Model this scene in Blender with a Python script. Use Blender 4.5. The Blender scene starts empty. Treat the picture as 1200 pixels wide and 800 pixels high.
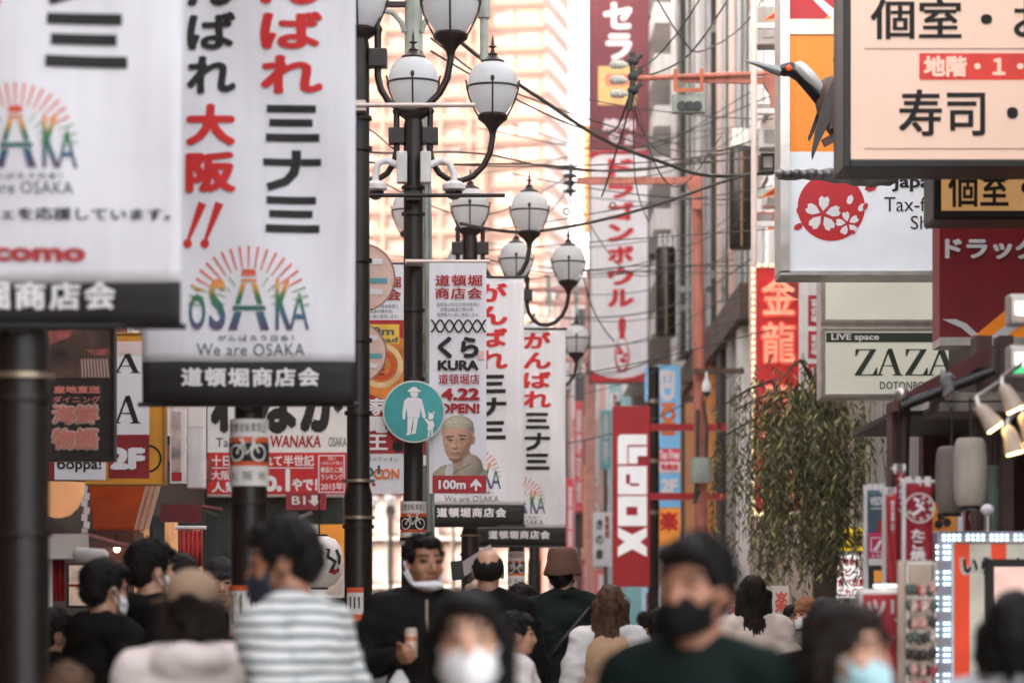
import bpy, bmesh, math, random
from mathutils import Vector, Matrix, noise
R = math.radians
rnd = random.Random(7)
scene = bpy.context.scene
COL = scene.collection

# ------------------------------------------------------------------ camera, sky, sun, exposure
F, CZ, HZ = 3500.0, 1.5, 722.0            # focal length in photo pixels, eye height, horizon row
cam_d = bpy.data.cameras.new('camera')
cam_d.sensor_width = 36.0
cam_d.lens = F * 36.0 / 1200.0            # 105 mm
cam_d.shift_y = (HZ - 400.0) / 1200.0
cam_d.clip_start, cam_d.clip_end = 0.1, 3000.0
cam_d.dof.use_dof = True
cam_d.dof.focus_distance = 20.6
cam_d.dof.aperture_fstop = 2.4
cam_d.dof.aperture_blades = 9
cam = bpy.data.objects.new('camera', cam_d)
COL.objects.link(cam)
cam.location = (0, 0, CZ)
cam.rotation_euler = (R(90), 0, 0)
scene.camera = cam

SUN_EL, SUN_AZ = 18.0, 246.0              # azimuth clockwise from +Y: behind the camera to the left
world = bpy.data.worlds.new('World')
scene.world = world
world.use_nodes = True
wn, wl = world.node_tree.nodes, world.node_tree.links
bg = wn['Background']
sky = wn.new('ShaderNodeTexSky')
sky.sky_type = 'NISHITA'
sky.sun_disc = False
sky.sun_elevation = R(SUN_EL)
sky.sun_rotation = R(SUN_AZ)
sky.air_density, sky.dust_density, sky.ozone_density = 1.0, 4.0, 1.0
hsv = wn.new('ShaderNodeHueSaturation')
hsv.inputs['Saturation'].default_value = 0.32
wl.new(sky.outputs['Color'], hsv.inputs['Color'])
wl.new(hsv.outputs['Color'], bg.inputs['Color'])
bg.inputs['Strength'].default_value = 0.15

sd = bpy.data.lights.new('sun', 'SUN')
sd.energy = 2.0
sd.angle = R(0.5)
sd.color = (1.0, 0.86, 0.74)
sun = bpy.data.objects.new('sun', sd)
COL.objects.link(sun)
az, el = R(SUN_AZ), R(SUN_EL)
to_sun = Vector((math.sin(az) * math.cos(el), math.cos(az) * math.cos(el), math.sin(el)))
sun.rotation_euler = to_sun.to_track_quat('Z', 'Y').to_euler()

vs = scene.view_settings
vs.view_transform = 'Standard'
vs.look = 'None'
vs.exposure = 3.2
vs.gamma = 1.0
scene.cycles.max_bounces = 8
scene.cycles.diffuse_bounces = 4
scene.cycles.use_denoising = True

# ------------------------------------------------------------------ helpers
def W(px, py, d):
    return Vector(((px - 600.0) * d / F, d, CZ + (HZ - py) * d / F))

def lin(c):
    out = []
    for v in c[:3]:
        v = v / 255.0
        out.append(v / 12.92 if v <= 0.04045 else ((v + 0.055) / 1.055) ** 2.4)
    return tuple(out)

MATS = {}
def M(name, rgb, rough=0.6, metal=0.0, var=0.10, scale=6.0, bump=0.0, emit=0.0, emit_rgb=None, spec=0.5,
      streak=0.0, alpha=1.0, trans=0.0, gain=1.0, bscale=None):
    """procedural material; rgb in sRGB 0..255"""
    if name in MATS:
        return MATS[name]
    m = bpy.data.materials.new(name)
    m.use_nodes = True
    n, l = m.node_tree.nodes, m.node_tree.links
    b = n['Principled BSDF']
    col = [min(0.86, v * gain) for v in lin(rgb)]
    tc = n.new('ShaderNodeTexCoord')
    nz = n.new('ShaderNodeTexNoise')
    nz.inputs['Scale'].default_value = scale
    nz.inputs['Detail'].default_value = 5.0
    l.new(tc.outputs['Object'], nz.inputs['Vector'])
    ramp = n.new('ShaderNodeValToRGB')
    lo = [v * (1 - var * 1.6) for v in col]
    hi = [min(0.9, v * (1 + var)) for v in col]
    ramp.color_ramp.elements[0].position = 0.3
    ramp.color_ramp.elements[0].color = (*lo, 1)
    ramp.color_ramp.elements[1].position = 0.65
    ramp.color_ramp.elements[1].color = (*hi, 1)
    l.new(nz.outputs['Fac'], ramp.inputs['Fac'])
    src = ramp.outputs['Color']
    if streak > 0:                       # rain streaks and grime running down a surface
        mp = n.new('ShaderNodeMapping')
        mp.inputs['Scale'].default_value = (9.0, 9.0, 0.5)
        n2 = n.new('ShaderNodeTexNoise')
        n2.inputs['Scale'].default_value = 2.0
        n2.inputs['Detail'].default_value = 6.0
        l.new(tc.outputs['Object'], mp.inputs['Vector'])
        l.new(mp.outputs['Vector'], n2.inputs['Vector'])
        r2 = n.new('ShaderNodeValToRGB')
        r2.color_ramp.elements[0].position = 0.35
        r2.color_ramp.elements[0].color = (1 - streak, 1 - streak, 1 - streak * 1.1, 1)
        r2.color_ramp.elements[1].position = 0.6
        r2.color_ramp.elements[1].color = (1, 1, 1, 1)
        l.new(n2.outputs['Fac'], r2.inputs['Fac'])
        mx = n.new('ShaderNodeMixRGB')
        mx.blend_type = 'MULTIPLY'
        mx.inputs['Fac'].default_value = 1.0
        l.new(src, mx.inputs['Color1'])
        l.new(r2.outputs['Color'], mx.inputs['Color2'])
        src = mx.outputs['Color']
    l.new(src, b.inputs['Base Color'])
    b.inputs['Roughness'].default_value = rough
    b.inputs['Metallic'].default_value = metal
    b.inputs['Specular IOR Level'].default_value = spec
    if bump > 0:
        nb = n.new('ShaderNodeTexNoise')
        nb.inputs['Scale'].default_value = bscale or scale * 5
        nb.inputs['Detail'].default_value = 4.0
        l.new(tc.outputs['Object'], nb.inputs['Vector'])
        bp = n.new('ShaderNodeBump')
        bp.inputs['Strength'].default_value = bump
        bp.inputs['Distance'].default_value = 0.02
        l.new(nb.outputs['Fac'], bp.inputs['Height'])
        l.new(bp.outputs['Normal'], b.inputs['Normal'])
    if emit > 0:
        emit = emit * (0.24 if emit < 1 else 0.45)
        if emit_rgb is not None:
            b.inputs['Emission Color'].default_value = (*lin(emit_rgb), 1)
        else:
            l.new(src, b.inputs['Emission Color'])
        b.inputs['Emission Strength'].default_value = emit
    if trans > 0:
        b.inputs['Transmission Weight'].default_value = trans
    MATS[name] = m
    return m

def M_grad(name, stops, z0, z1, rough=0.6):
    """printed colour bands along the object's local Z"""
    if name in MATS:
        return MATS[name]
    m = bpy.data.materials.new(name)
    m.use_nodes = True
    n, l = m.node_tree.nodes, m.node_tree.links
    b = n['Principled BSDF']
    tc = n.new('ShaderNodeTexCoord')
    sp = n.new('ShaderNodeSeparateXYZ')
    l.new(tc.outputs['Object'], sp.inputs['Vector'])
    mr = n.new('ShaderNodeMapRange')
    mr.inputs['From Min'].default_value = z0
    mr.inputs['From Max'].default_value = z1
    l.new(sp.outputs['Z'], mr.inputs['Value'])
    rp = n.new('ShaderNodeValToRGB')
    e = rp.color_ramp.elements
    while len(e) < len(stops):
        e.new(0.5)
    for i, (p, c) in enumerate(stops):
        e[i].position = p
        e[i].color = (*lin(c), 1)
    l.new(mr.outputs['Result'], rp.inputs['Fac'])
    l.new(rp.outputs['Color'], b.inputs['Base Color'])
    b.inputs['Roughness'].default_value = rough
    MATS[name] = m
    return m

def M_stripe(name, c1, c2, period, axis='Z', duty=0.5, rough=0.85):
    if name in MATS:
        return MATS[name]
    m = bpy.data.materials.new(name)
    m.use_nodes = True
    n, l = m.node_tree.nodes, m.node_tree.links
    b = n['Principled BSDF']
    tc = n.new('ShaderNodeTexCoord')
    nz = n.new('ShaderNodeTexNoise')
    nz.inputs['Scale'].default_value = 5.0
    l.new(tc.outputs['Object'], nz.inputs['Vector'])
    sp = n.new('ShaderNodeSeparateXYZ')
    l.new(tc.outputs['Object'], sp.inputs['Vector'])
    ad = n.new('ShaderNodeMath'); ad.operation = 'MULTIPLY_ADD'
    ad.inputs[1].default_value = 0.03
    l.new(nz.outputs['Fac'], ad.inputs[0])
    l.new(sp.outputs[axis], ad.inputs[2])
    dv = n.new('ShaderNodeMath'); dv.operation = 'DIVIDE'; dv.inputs[1].default_value = period
    l.new(ad.outputs[0], dv.inputs[0])
    fr = n.new('ShaderNodeMath'); fr.operation = 'FRACT'
    l.new(dv.outputs[0], fr.inputs[0])
    gt = n.new('ShaderNodeMath'); gt.operation = 'GREATER_THAN'; gt.inputs[1].default_value = duty
    l.new(fr.outputs[0], gt.inputs[0])
    mx = n.new('ShaderNodeMixRGB')
    mx.inputs['Color1'].default_value = (*lin(c1), 1)
    mx.inputs['Color2'].default_value = (*lin(c2), 1)
    l.new(gt.outputs[0], mx.inputs['Fac'])
    l.new(mx.outputs['Color'], b.inputs['Base Color'])
    b.inputs['Roughness'].default_value = rough
    MATS[name] = m
    return m

LOC = {}
class MB:
    """collects shapes in world coordinates, links them as one mesh"""
    def __init__(s):
        s.v, s.f, s.mi = [], [], []
        s.m = 0
    def add(s, vs, fs):
        o = len(s.v)
        s.v += [Vector(p) for p in vs]
        s.f += [tuple(i + o for i in f) for f in fs]
        s.mi += [s.m] * len(fs)
        return s
    def box(s, x0, x1, y0, y1, z0, z1):
        return s.add([(x0,y0,z0),(x1,y0,z0),(x1,y1,z0),(x0,y1,z0),(x0,y0,z1),(x1,y0,z1),(x1,y1,z1),(x0,y1,z1)],
                     [(0,3,2,1),(4,5,6,7),(0,1,5,4),(1,2,6,5),(2,3,7,6),(3,0,4,7)])
    def obox(s, c, hx, hy, hz, rot):
        vs = []
        for sx, sy, sz in ((-1,-1,-1),(1,-1,-1),(1,1,-1),(-1,1,-1),(-1,-1,1),(1,-1,1),(1,1,1),(-1,1,1)):
            vs.append(Vector(c) + rot @ Vector((sx*hx, sy*hy, sz*hz)))
        return s.add(vs, [(0,3,2,1),(4,5,6,7),(0,1,5,4),(1,2,6,5),(2,3,7,6),(3,0,4,7)])
    def tube(s, pts, r, n=8, caps=True):
        pts = [Vector(p) for p in pts]
        k = len(pts)
        rr = r if isinstance(r, (list, tuple)) else [r] * k
        up = None
        vs, fs = [], []
        for i, p in enumerate(pts):
            t = (pts[min(i+1, k-1)] - pts[max(i-1, 0)])
            t = t.normalized() if t.length > 1e-9 else Vector((0, 0, 1))
            if up is None:
                a = Vector((0, 0, 1)) if abs(t.z) < 0.9 else Vector((1, 0, 0))
                up = (a - t * a.dot(t)).normalized()
            else:
                up = up - t * up.dot(t)
                up = up.normalized() if up.length > 1e-6 else t.orthogonal().normalized()
            sd_ = t.cross(up)
            for j in range(n):
                a = 2 * math.pi * j / n
                vs.append(p + (up * math.cos(a) + sd_ * math.sin(a)) * rr[i])
        for i in range(k - 1):
            for j in range(n):
                fs.append((i*n+j, i*n+(j+1) % n, (i+1)*n+(j+1) % n, (i+1)*n+j))
        if caps:
            fs.append(tuple(range(n-1, -1, -1)))
            fs.append(tuple((k-1)*n + j for j in range(n)))
        return s.add(vs, fs)
    def lathe(s, c, prof, n=20, axis='Z'):
        """prof: (radius, height) pairs from bottom to top"""
        c = Vector(c)
        vs, fs = [], []
        for r, h in prof:
            for j in range(n):
                a = 2 * math.pi * j / n
                if axis == 'Z':
                    p = Vector((r*math.cos(a), r*math.sin(a), h))
                elif axis == 'Y':
                    p = Vector((r*math.cos(a), h, -r*math.sin(a)))
                else:
                    p = Vector((h, r*math.cos(a), r*math.sin(a)))
                vs.append(c + p)
        k = len(prof)
        for i in range(k - 1):
            for j in range(n):
                fs.append((i*n+j, i*n+(j+1) % n, (i+1)*n+(j+1) % n, (i+1)*n+j))
        fs.append(tuple(range(n-1, -1, -1)))
        fs.append(tuple((k-1)*n + j for j in range(n)))
        return s.add(vs, fs)
    def ell(s, c, r, rot=None, nu=14, nv=9):
        c = Vector(c)
        if not isinstance(r, (tuple, list)):
            r = (r, r, r)
        vs = [Vector((0, 0, -1))]
        for i in range(1, nv):
            t = -math.pi/2 + math.pi * i / nv
            for j in range(nu):
                a = 2 * math.pi * j / nu
                vs.append(Vector((math.cos(t)*math.cos(a), math.cos(t)*math.sin(a), math.sin(t))))
        vs.append(Vector((0, 0, 1)))
        out = []
        for p in vs:
            q = Vector((p.x*r[0], p.y*r[1], p.z*r[2]))
            if rot is not None:
                q = rot @ q
            out.append(c + q)
        fs = []
        for j in range(nu):
            fs.append((0, 1+(j+1) % nu, 1+j))
        for i in range(nv - 2):
            for j in range(nu):
                a, b = 1+i*nu+j, 1+i*nu+(j+1) % nu
                fs.append((a, b, b+nu, a+nu))
        top = len(vs) - 1
        o = 1 + (nv-2)*nu
        for j in range(nu):
            fs.append((o+j, o+(j+1) % nu, top))
        return s.add(out, fs)
    def cap(s, p0, r0, p1, r1, n=12):
        """tapered limb with round ends"""
        p0, p1 = Vector(p0), Vector(p1)
        t = (p1 - p0)
        L = t.length
        t = t.normalized() if L > 1e-6 else Vector((0, 0, 1))
        pts, rr = [], []
        for a in (-1.0, -0.86, -0.5, 0):
            pts.append(p0 + t * a * r0); rr.append(max(0.0015, r0 * math.sqrt(max(0, 1 - a*a))))
        for a in (0, 0.5, 0.86, 1.0):
            pts.append(p1 + t * a * r1); rr.append(max(0.0015, r1 * math.sqrt(max(0, 1 - a*a))))
        return s.tube(pts, rr, n)
    def poly(s, pts, y, th=0.0):
        """flat polygon in the XZ plane facing the camera side (-Y); pts (x,z)"""
        k = len(pts)
        area = sum(pts[i][0]*pts[(i+1) % k][1] - pts[(i+1) % k][0]*pts[i][1] for i in range(k))
        if area < 0:
            pts = pts[::-1]
        vs = [(x, y, z) for x, z in pts]
        if th <= 0:
            return s.add(vs, [tuple(range(k))])
        vs += [(x, y + th, z) for x, z in pts]
        fs = [tuple(range(k)), tuple(range(2*k-1, k-1, -1))]
        for i in range(k):
            j = (i+1) % k
            fs.append((i, i+k, j+k, j))
        return s.add(vs, fs)
    def build(s, name, mat, parent=None, smooth=False, loc=None, bevel=0.0):
        base = LOC.get(parent, Vector((0, 0, 0))) if parent is not None else (Vector(loc) if loc is not None else Vector((0, 0, 0)))
        me = bpy.data.meshes.new(name)
        me.from_pydata([p - base for p in s.v], [], s.f)
        for m in (mat if isinstance(mat, (list, tuple)) else [mat]):
            me.materials.append(m)
        me.polygons.foreach_set('material_index', s.mi)
        if smooth:
            me.polygons.foreach_set('use_smooth', [True] * len(s.f))
        me.update()
        o = bpy.data.objects.new(name, me)
        COL.objects.link(o)
        if parent is not None:
            o.parent = parent
        else:
            o.location = base
        LOC[o] = base.copy()
        if bevel > 0:
            bv = o.modifiers.new('bevel', 'BEVEL')
            bv.width = bevel; bv.segments = 2; bv.limit_method = 'ANGLE'
        if smooth and s.f:
            try:
                me.set_sharp_from_angle(angle=R(50))
            except Exception:
                pass
        return o

def tag(o, label, cat, group=None, kind=None):
    o['label'] = label
    o['category'] = cat
    if group: o['group'] = group
    if kind: o['kind'] = kind
    return o

def thing(name, label, cat, loc, group=None, rz=0.0):
    o = bpy.data.objects.new(name, None)
    o.empty_display_size = 0.2
    COL.objects.link(o)
    o.location = loc
    o.rotation_euler = (0, 0, rz)
    LOC[o] = Vector(loc)
    return tag(o, label, cat, group)

def struct(name, mb, mat):
    o = mb.build(name, mat)
    o['kind'] = 'structure'
    return o

def copy_tree(o, parent=None):
    c = o.copy()
    COL.objects.link(c)
    if parent is not None:
        c.parent = parent
    for ch in list(o.children):
        copy_tree(ch, c)
    return c

# ---- lettering
TXT = {}
LAYER = 0.00035
def glyph_mesh(s, off, spacing=1.0):
    key = (s, off, spacing)
    if key in TXT:
        return TXT[key]
    c = bpy.data.curves.new('lettering', 'FONT')
    c.body = s
    c.offset = off
    c.space_character = spacing
    c.resolution_u = 3
    o = bpy.data.objects.new('lettering', c)
    me = bpy.data.meshes.new_from_object(o)
    vs = [(v.co.x, v.co.y) for v in me.vertices]
    fs = [tuple(p.vertices) for p in me.polygons]
    bpy.data.objects.remove(o)
    bpy.data.curves.remove(c)
    bpy.data.meshes.remove(me)
    TXT[key] = (vs, fs)
    return vs, fs

def text2d(s, off=0.0, vertical=False, rot=0, pitch=1.0, spacing=1.0, slant=0.0):
    """returns 2D verts (with a layer number), faces (unit em space, arbitrary origin); bold = stacked shifted prints"""
    V, Fc = [], []
    if vertical:
        y = 0.0
        for ch in s:
            if ch == ' ':
                y -= pitch * 0.5
                continue
            vs, fs = glyph_mesh(ch, 0.0)
            if not vs:
                y -= pitch
                continue
            if ch in 'ー':
                vs = [(0.5 + (b - 0.38), 0.38 - (a - 0.5)) for a, b in vs]
            cx = 0.5 if ord(ch) > 255 else (min(v[0] for v in vs) + max(v[0] for v in vs)) / 2
            o = len(V)
            V += [(a - cx, b + y) for a, b in vs]
            Fc += [tuple(i + o for i in f) for f in fs]
            y -= pitch
    else:
        V, Fc = glyph_mesh(s, 0.0, spacing)
        V, Fc = list(V), list(Fc)
    V = [(a, b, 0) for a, b in V]
    if off > 0.004:
        V0, F0 = V, Fc
        V, Fc = list(V0), list(Fc)
        for k, (dx, dy) in enumerate(((1, .7), (-1, .7), (1, -.7), (-1, -.7)) if off < .03 else ((1, .5), (-1, .5), (1, -.5), (-1, -.5), (0, 1), (0, -1))):
            o = len(V)
            V += [(a + dx * off, b + dy * off, k + 1) for a, b, _ in V0]
            Fc += [tuple(i + o for i in f) for f in F0]
    if rot == 90:      # clockwise: reads top to bottom
        V = [(b, -a, k) for a, b, k in V]
    if slant:
        V = [(a + slant * b, b, k) for a, b, k in V]
    return V, Fc

def fit(V, x0, z0, x1, z1):
    if not V:
        return V
    a0 = min(v[0] for v in V); a1 = max(v[0] for v in V)
    b0 = min(v[1] for v in V); b1 = max(v[1] for v in V)
    sx = (x1 - x0) / max(1e-6, a1 - a0)
    sz = (z1 - z0) / max(1e-6, b1 - b0)
    return [(x0 + (v[0] - a0) * sx, z0 + (v[1] - b0) * sz, v[2]) for v in V]

def put_flat(mb, V, Fc, y):
    """2D shape onto plane Y=y facing -Y"""
    vs = [(v[0], y - LAYER * (v[2] if len(v) > 2 else 0), v[1]) for v in V]
    fs = []
    for f in Fc:
        a = sum(V[f[i]][0]*V[f[(i+1) % len(f)]][1] - V[f[(i+1) % len(f)]][0]*V[f[i]][1] for i in range(len(f)))
        fs.append(f if a > 0 else tuple(reversed(f)))
    mb.add(vs, fs)

def text(parent, s, box, d, mat, off=0.0, vertical=False, rot=0, eps=0.006, name='lettering', pitch=1.0, slant=0.0, spacing=1.0, depth=0.0):
    """fits the words to a box of photo pixels on the sign plane at distance d"""
    V, Fc = text2d(s, off, vertical, rot, pitch, spacing, slant)
    a, b = W(box[0], box[3], d), W(box[2], box[1], d)
    V = fit(V, a.x, a.z, b.x, b.z)
    mb = MB()
    put_flat(mb, V, Fc, d - eps)
    o = mb.build(name, mat, parent)
    return o

def rect(mb, x0, y0, x1, y1, d, eps=0.003, th=0.0):
    """pixel rectangle as a sheet (or slab) at distance d"""
    a, b = W(x0, y1, d), W(x1, y0, d)
    if th > 0:
        mb.box(a.x, b.x, d - eps - th, d - eps, a.z, b.z)
    else:
        mb.poly([(a.x, a.z), (b.x, a.z), (b.x, b.z), (a.x, b.z)], d - eps)
    return mb

def px_poly(mb, pts, d, eps=0.004, th=0.0):
    q = [W(x, y, d) for x, y in pts]
    mb.poly([(p.x, p.z) for p in q], d - eps, th)
    return mb

def sheet(parent, name, box, d, mat, eps=0.003, th=0.0):
    return rect(MB(), *box, d, eps, th).build(name, mat, parent)

def slab(parent, name, box, d, th, mat, bevel=0.0):
    """solid panel whose front is at distance d"""
    a, b = W(box[0], box[3], d), W(box[2], box[1], d)
    return MB().box(a.x, b.x, d, d + th, a.z, b.z).build(name, mat, parent, bevel=bevel)

def frame(parent, name, box, d, w, th, mat, proud=0.012):
    """four rails round a pixel box, w metres wide"""
    a, b = W(box[0], box[3], d), W(box[2], box[1], d)
    m = MB()
    y0, y1 = d - proud, d + th
    m.box(a.x - w, a.x, y0, y1, a.z - w, b.z + w)
    m.box(b.x, b.x + w, y0, y1, a.z - w, b.z + w)
    m.box(a.x, b.x, y0, y1, a.z - w, a.z)
    m.box(a.x, b.x, y0, y1, b.z, b.z + w)
    return m.build(name, mat, parent, bevel=0.004)

def ring(mb, cx, cz, r0, r1, y, n=40):
    vs, fs = [], []
    for j in range(n):
        a = 2*math.pi*j/n
        vs += [(cx + r0*math.cos(a), y, cz + r0*math.sin(a)), (cx + r1*math.cos(a), y, cz + r1*math.sin(a))]
    for j in range(n):
        k = (j+1) % n
        fs.append((2*j, 2*j+1, 2*k+1, 2*k))
    mb.add(vs, fs)

def disc_pts(cx, cz, r, n=36, rx=1.0):
    return [(cx + rx*r*math.cos(2*math.pi*j/n), cz + r*math.sin(2*math.pi*j/n)) for j in range(n)]

def stroke2d(pts, w):
    """polyline widened to a closed outline (x,z)"""
    L, Rr = [], []
    k = len(pts)
    ww = w if isinstance(w, (list, tuple)) else [w]*k
    for i in range(k):
        a, b = pts[max(0, i-1)], pts[min(k-1, i+1)]
        dx, dz = b[0]-a[0], b[1]-a[1]
        n = math.hypot(dx, dz) or 1
        nx, nz = -dz/n*ww[i]/2, dx/n*ww[i]/2
        L.append((pts[i][0]+nx, pts[i][1]+nz)); Rr.append((pts[i][0]-nx, pts[i][1]-nz))
    return L + Rr[::-1]

def stroke(mb, pts, w, y):
    """polyline as a chain of quads on plane Y=y"""
    o = stroke2d(pts, w)
    k = len(pts)
    for i in range(k-1):
        mb.poly([o[i], o[i+1], o[2*k-2-i], o[2*k-1-i]], y)
# ------------------------------------------------------------------ materials
m_asphalt = M('asphalt', (62, 60, 58), 0.9, var=0.25, scale=3, bump=0.4)
m_paving = M('paving_stone', (176, 168, 158), 0.85, var=0.15, scale=2, bump=0.3)
m_pole = M('brown_pole_paint', (33, 24, 20), 0.42, var=0.28, scale=5, bump=0.12, streak=0.35, spec=0.35)
m_iron = M('lamp_iron', (34, 23, 19), 0.45, var=0.25, scale=9, bump=0.1)
m_globe = M('milky_globe', (226, 230, 236), 0.22, var=0.04, scale=3, spec=0.6, gain=1.1, streak=0.08)
m_steel = M('brushed_steel', (190, 184, 178), 0.34, metal=0.85, var=0.12, scale=8)
m_band = M('pole_band_steel', (170, 150, 130), 0.4, metal=0.7, var=0.2)
m_cloth = M('white_banner_cloth', (232, 230, 233), 0.8, var=0.045, scale=1.4, gain=1.02, bump=0.35, bscale=3.0, streak=.05)
m_hem = M('black_banner_cloth', (28, 27, 24), 0.75, var=0.15, scale=3)
m_ink = M('black_print', (24, 23, 20), 0.7, var=0.15)
m_inkred = M('red_print', (204, 34, 34), 0.7, var=0.06)
m_inkdred = M('dark_red_print', (166, 24, 30), 0.7, var=0.08)
m_inkw = M('white_print', (236, 232, 232), 0.7, var=0.03)
m_inkgrey = M('grey_print', (84, 92, 98), 0.7, var=0.06)
m_conc = M('utility_pole_grey', (158, 166, 158), 0.75, var=0.18, scale=4, streak=0.3)
m_white = M('white_paint', (226, 222, 220), 0.5, var=0.06, streak=0.12)
m_black = M('black_metal', (20, 18, 17), 0.45, var=0.2)
m_dark = M('dark_shop_timber', (44, 36, 32), 0.6, var=0.3, scale=3, streak=0.3)
m_salmon = M('salmon_steel_paint', (186, 112, 94), 0.6, var=0.14, scale=5, streak=0.25)
m_cable = M('black_cable', (36, 42, 40), 0.5, var=0.15)
m_red = M('red_sign_paint', (176, 20, 28), 0.5, var=0.08, streak=0.12)
m_maroon = M('maroon_cloth', (112, 40, 46), 0.8, var=0.15, streak=0.1)
m_glass = M('dark_window_glass', (60, 66, 70), 0.08, var=0.15, scale=2, spec=0.8)
m_plaster = M('cream_plaster', (206, 194, 184), 0.85, var=0.10, scale=1.5, streak=0.3)
m_tile = M('beige_stone_tile', (186, 168, 152), 0.7, var=0.14, scale=2.5, streak=0.2)
m_greywall = M('grey_wall_panel', (168, 164, 160), 0.7, var=0.12, scale=1.2, streak=0.3)
m_brownwall = M('brown_wall', (92, 70, 60), 0.75, var=0.2, scale=1.6, streak=0.3)

HAZE = 0.0007
def make_translucent(m, fac):
    n, l = m.node_tree.nodes, m.node_tree.links
    tr = n.new('ShaderNodeBsdfTranslucent'); mx = n.new('ShaderNodeMixShader')
    tr.inputs['Color'].default_value = (.85, .86, .88, 1)
    mx.inputs['Fac'].default_value = fac
    l.new(n['Principled BSDF'].outputs['BSDF'], mx.inputs[1]); l.new(tr.outputs['BSDF'], mx.inputs[2])
    l.new(mx.outputs['Shader'], n['Material Output'].inputs['Surface'])
make_translucent(m_globe, .6)
# ------------------------------------------------------------------ ground
g = MB(); g.add([(-300, -60, 0), (300, -60, 0), (300, 640, 0), (-300, 640, 0)], [(0, 1, 2, 3)])
struct('ground', g, m_asphalt)
hz_m = bpy.data.materials.new('haze')
hz_m.use_nodes = True
hn = hz_m.node_tree.nodes
hn.remove(hn['Principled BSDF'])
pvv = hn.new('ShaderNodeVolumePrincipled')
pvv.inputs['Color'].default_value = (0.9, 0.6, 0.48, 1)
pvv.inputs['Density'].default_value = HAZE
pvv.inputs['Anisotropy'].default_value = 0.1
hz_m.node_tree.links.new(pvv.outputs['Volume'], hn['Material Output'].inputs['Volume'])
if HAZE > 0:
    hzb = MB().box(-301, 301, -61, 641, -1, 106).build('haze', hz_m)
    hzb['kind'] = 'stuff'
rd = MB(); rd.add([(-1.0, -30, .004), (3.0, -30, .004), (3.6, 60, .004), (2.6, 180, .004), (-.6, 180, .004), (0.9, 40, .004), (-.2, 27, .004)],
                  [(0, 1, 2, 3, 4, 5, 6)])
struct('street', rd, m_paving)
kb = MB()
for (xa, ya), (xb, yb) in (((-1.9, -20), (-1.85, 9)), ((-1.85, 9), (-.95, 20)), ((-.95, 20), (-.1, 32)), ((-.1, 32), (0.6, 45))):
    kb.add([(xa, ya, 0), (xa + .16, ya, 0), (xb + .16, yb, 0), (xb, yb, 0), (xa, ya, .12), (xa + .16, ya, .12), (xb + .16, yb, .12), (xb, yb, .12)],
           [(4, 5, 6, 7), (1, 2, 6, 5), (0, 4, 7, 3), (0, 1, 5, 4), (2, 3, 7, 6)])
struct('kerb', kb, m_tile)
pv = MB(); pv.add([(-3.3, -20, .1), (-1.9, -20, .1), (-1.85, 9, .1), (-.95, 20, .1), (-.1, 32, .1), (.6, 45, .1), (-3.3, 45, .1)], [(0, 1, 2, 3, 4, 5, 6)])
struct('pavement', pv, m_paving)

# ------------------------------------------------------------------ buildings
def building(name, label, x0, x1, y0, y1, h, m_wall, cat='building', group=None):
    t = thing(name, label, cat, ((x0 + x1) / 2, (y0 + y1) / 2, 0), group)
    MB().box(x0, x1, y0, y1, 0, h).build('wall', m_wall, t)
    MB().box(x0 - .1, x1 + .1, y0 - .1, y1 + .1, h + .002, h + .35).build('parapet', m_greywall, t)
    return t

def side_windows(t, x, sgn, y0, y1, z0, z1, ny, nz, mg, mf, gap=.35):
    """windows on a wall facing along X (sgn: outward direction)"""
    dy = (y1 - y0) / ny; dz = (z1 - z0) / nz
    for i in range(ny):
        for k in range(nz):
            a, b = y0 + dy * (i + gap / 2), y0 + dy * (i + 1 - gap / 2)
            c, d_ = z0 + dz * (k + gap / 2), z0 + dz * (k + 1 - gap / 2)
            m = MB()
            xx = sorted((x, x + sgn * .05))
            for (ya, yb, za, zb) in ((a - .06, a, c - .06, d_ + .06), (b, b + .06, c - .06, d_ + .06), (a, b, c - .06, c), (a, b, d_, d_ + .06)):
                m.box(xx[0], xx[1], ya, yb, za, zb)
            w = m.build('window', mf, t)
            xg = sorted((x + sgn * .004, x + sgn * .02))
            MB().box(xg[0], xg[1], a, b, c, d_).build('pane', mg, w)

def front_windows(t, y, x0, x1, z0, z1, nx, nz, mg, mf, gap=.35):
    dx = (x1 - x0) / nx; dz = (z1 - z0) / nz
    for i in range(nx):
        for k in range(nz):
            a, b = x0 + dx * (i + gap / 2), x0 + dx * (i + 1 - gap / 2)
            c, d_ = z0 + dz * (k + gap / 2), z0 + dz * (k + 1 - gap / 2)
            m = MB()
            for (xa, xb, za, zb) in ((a - .06, a, c - .06, d_ + .06), (b, b + .06, c - .06, d_ + .06), (a, b, c - .06, c), (a, b, d_, d_ + .06)):
                m.box(xa, xb, y - .05, y, za, zb)
            w = m.build('window', mf, t)
            MB().box(a, b, y - .02, y - .004, c, d_).build('pane', mg, w)

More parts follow.
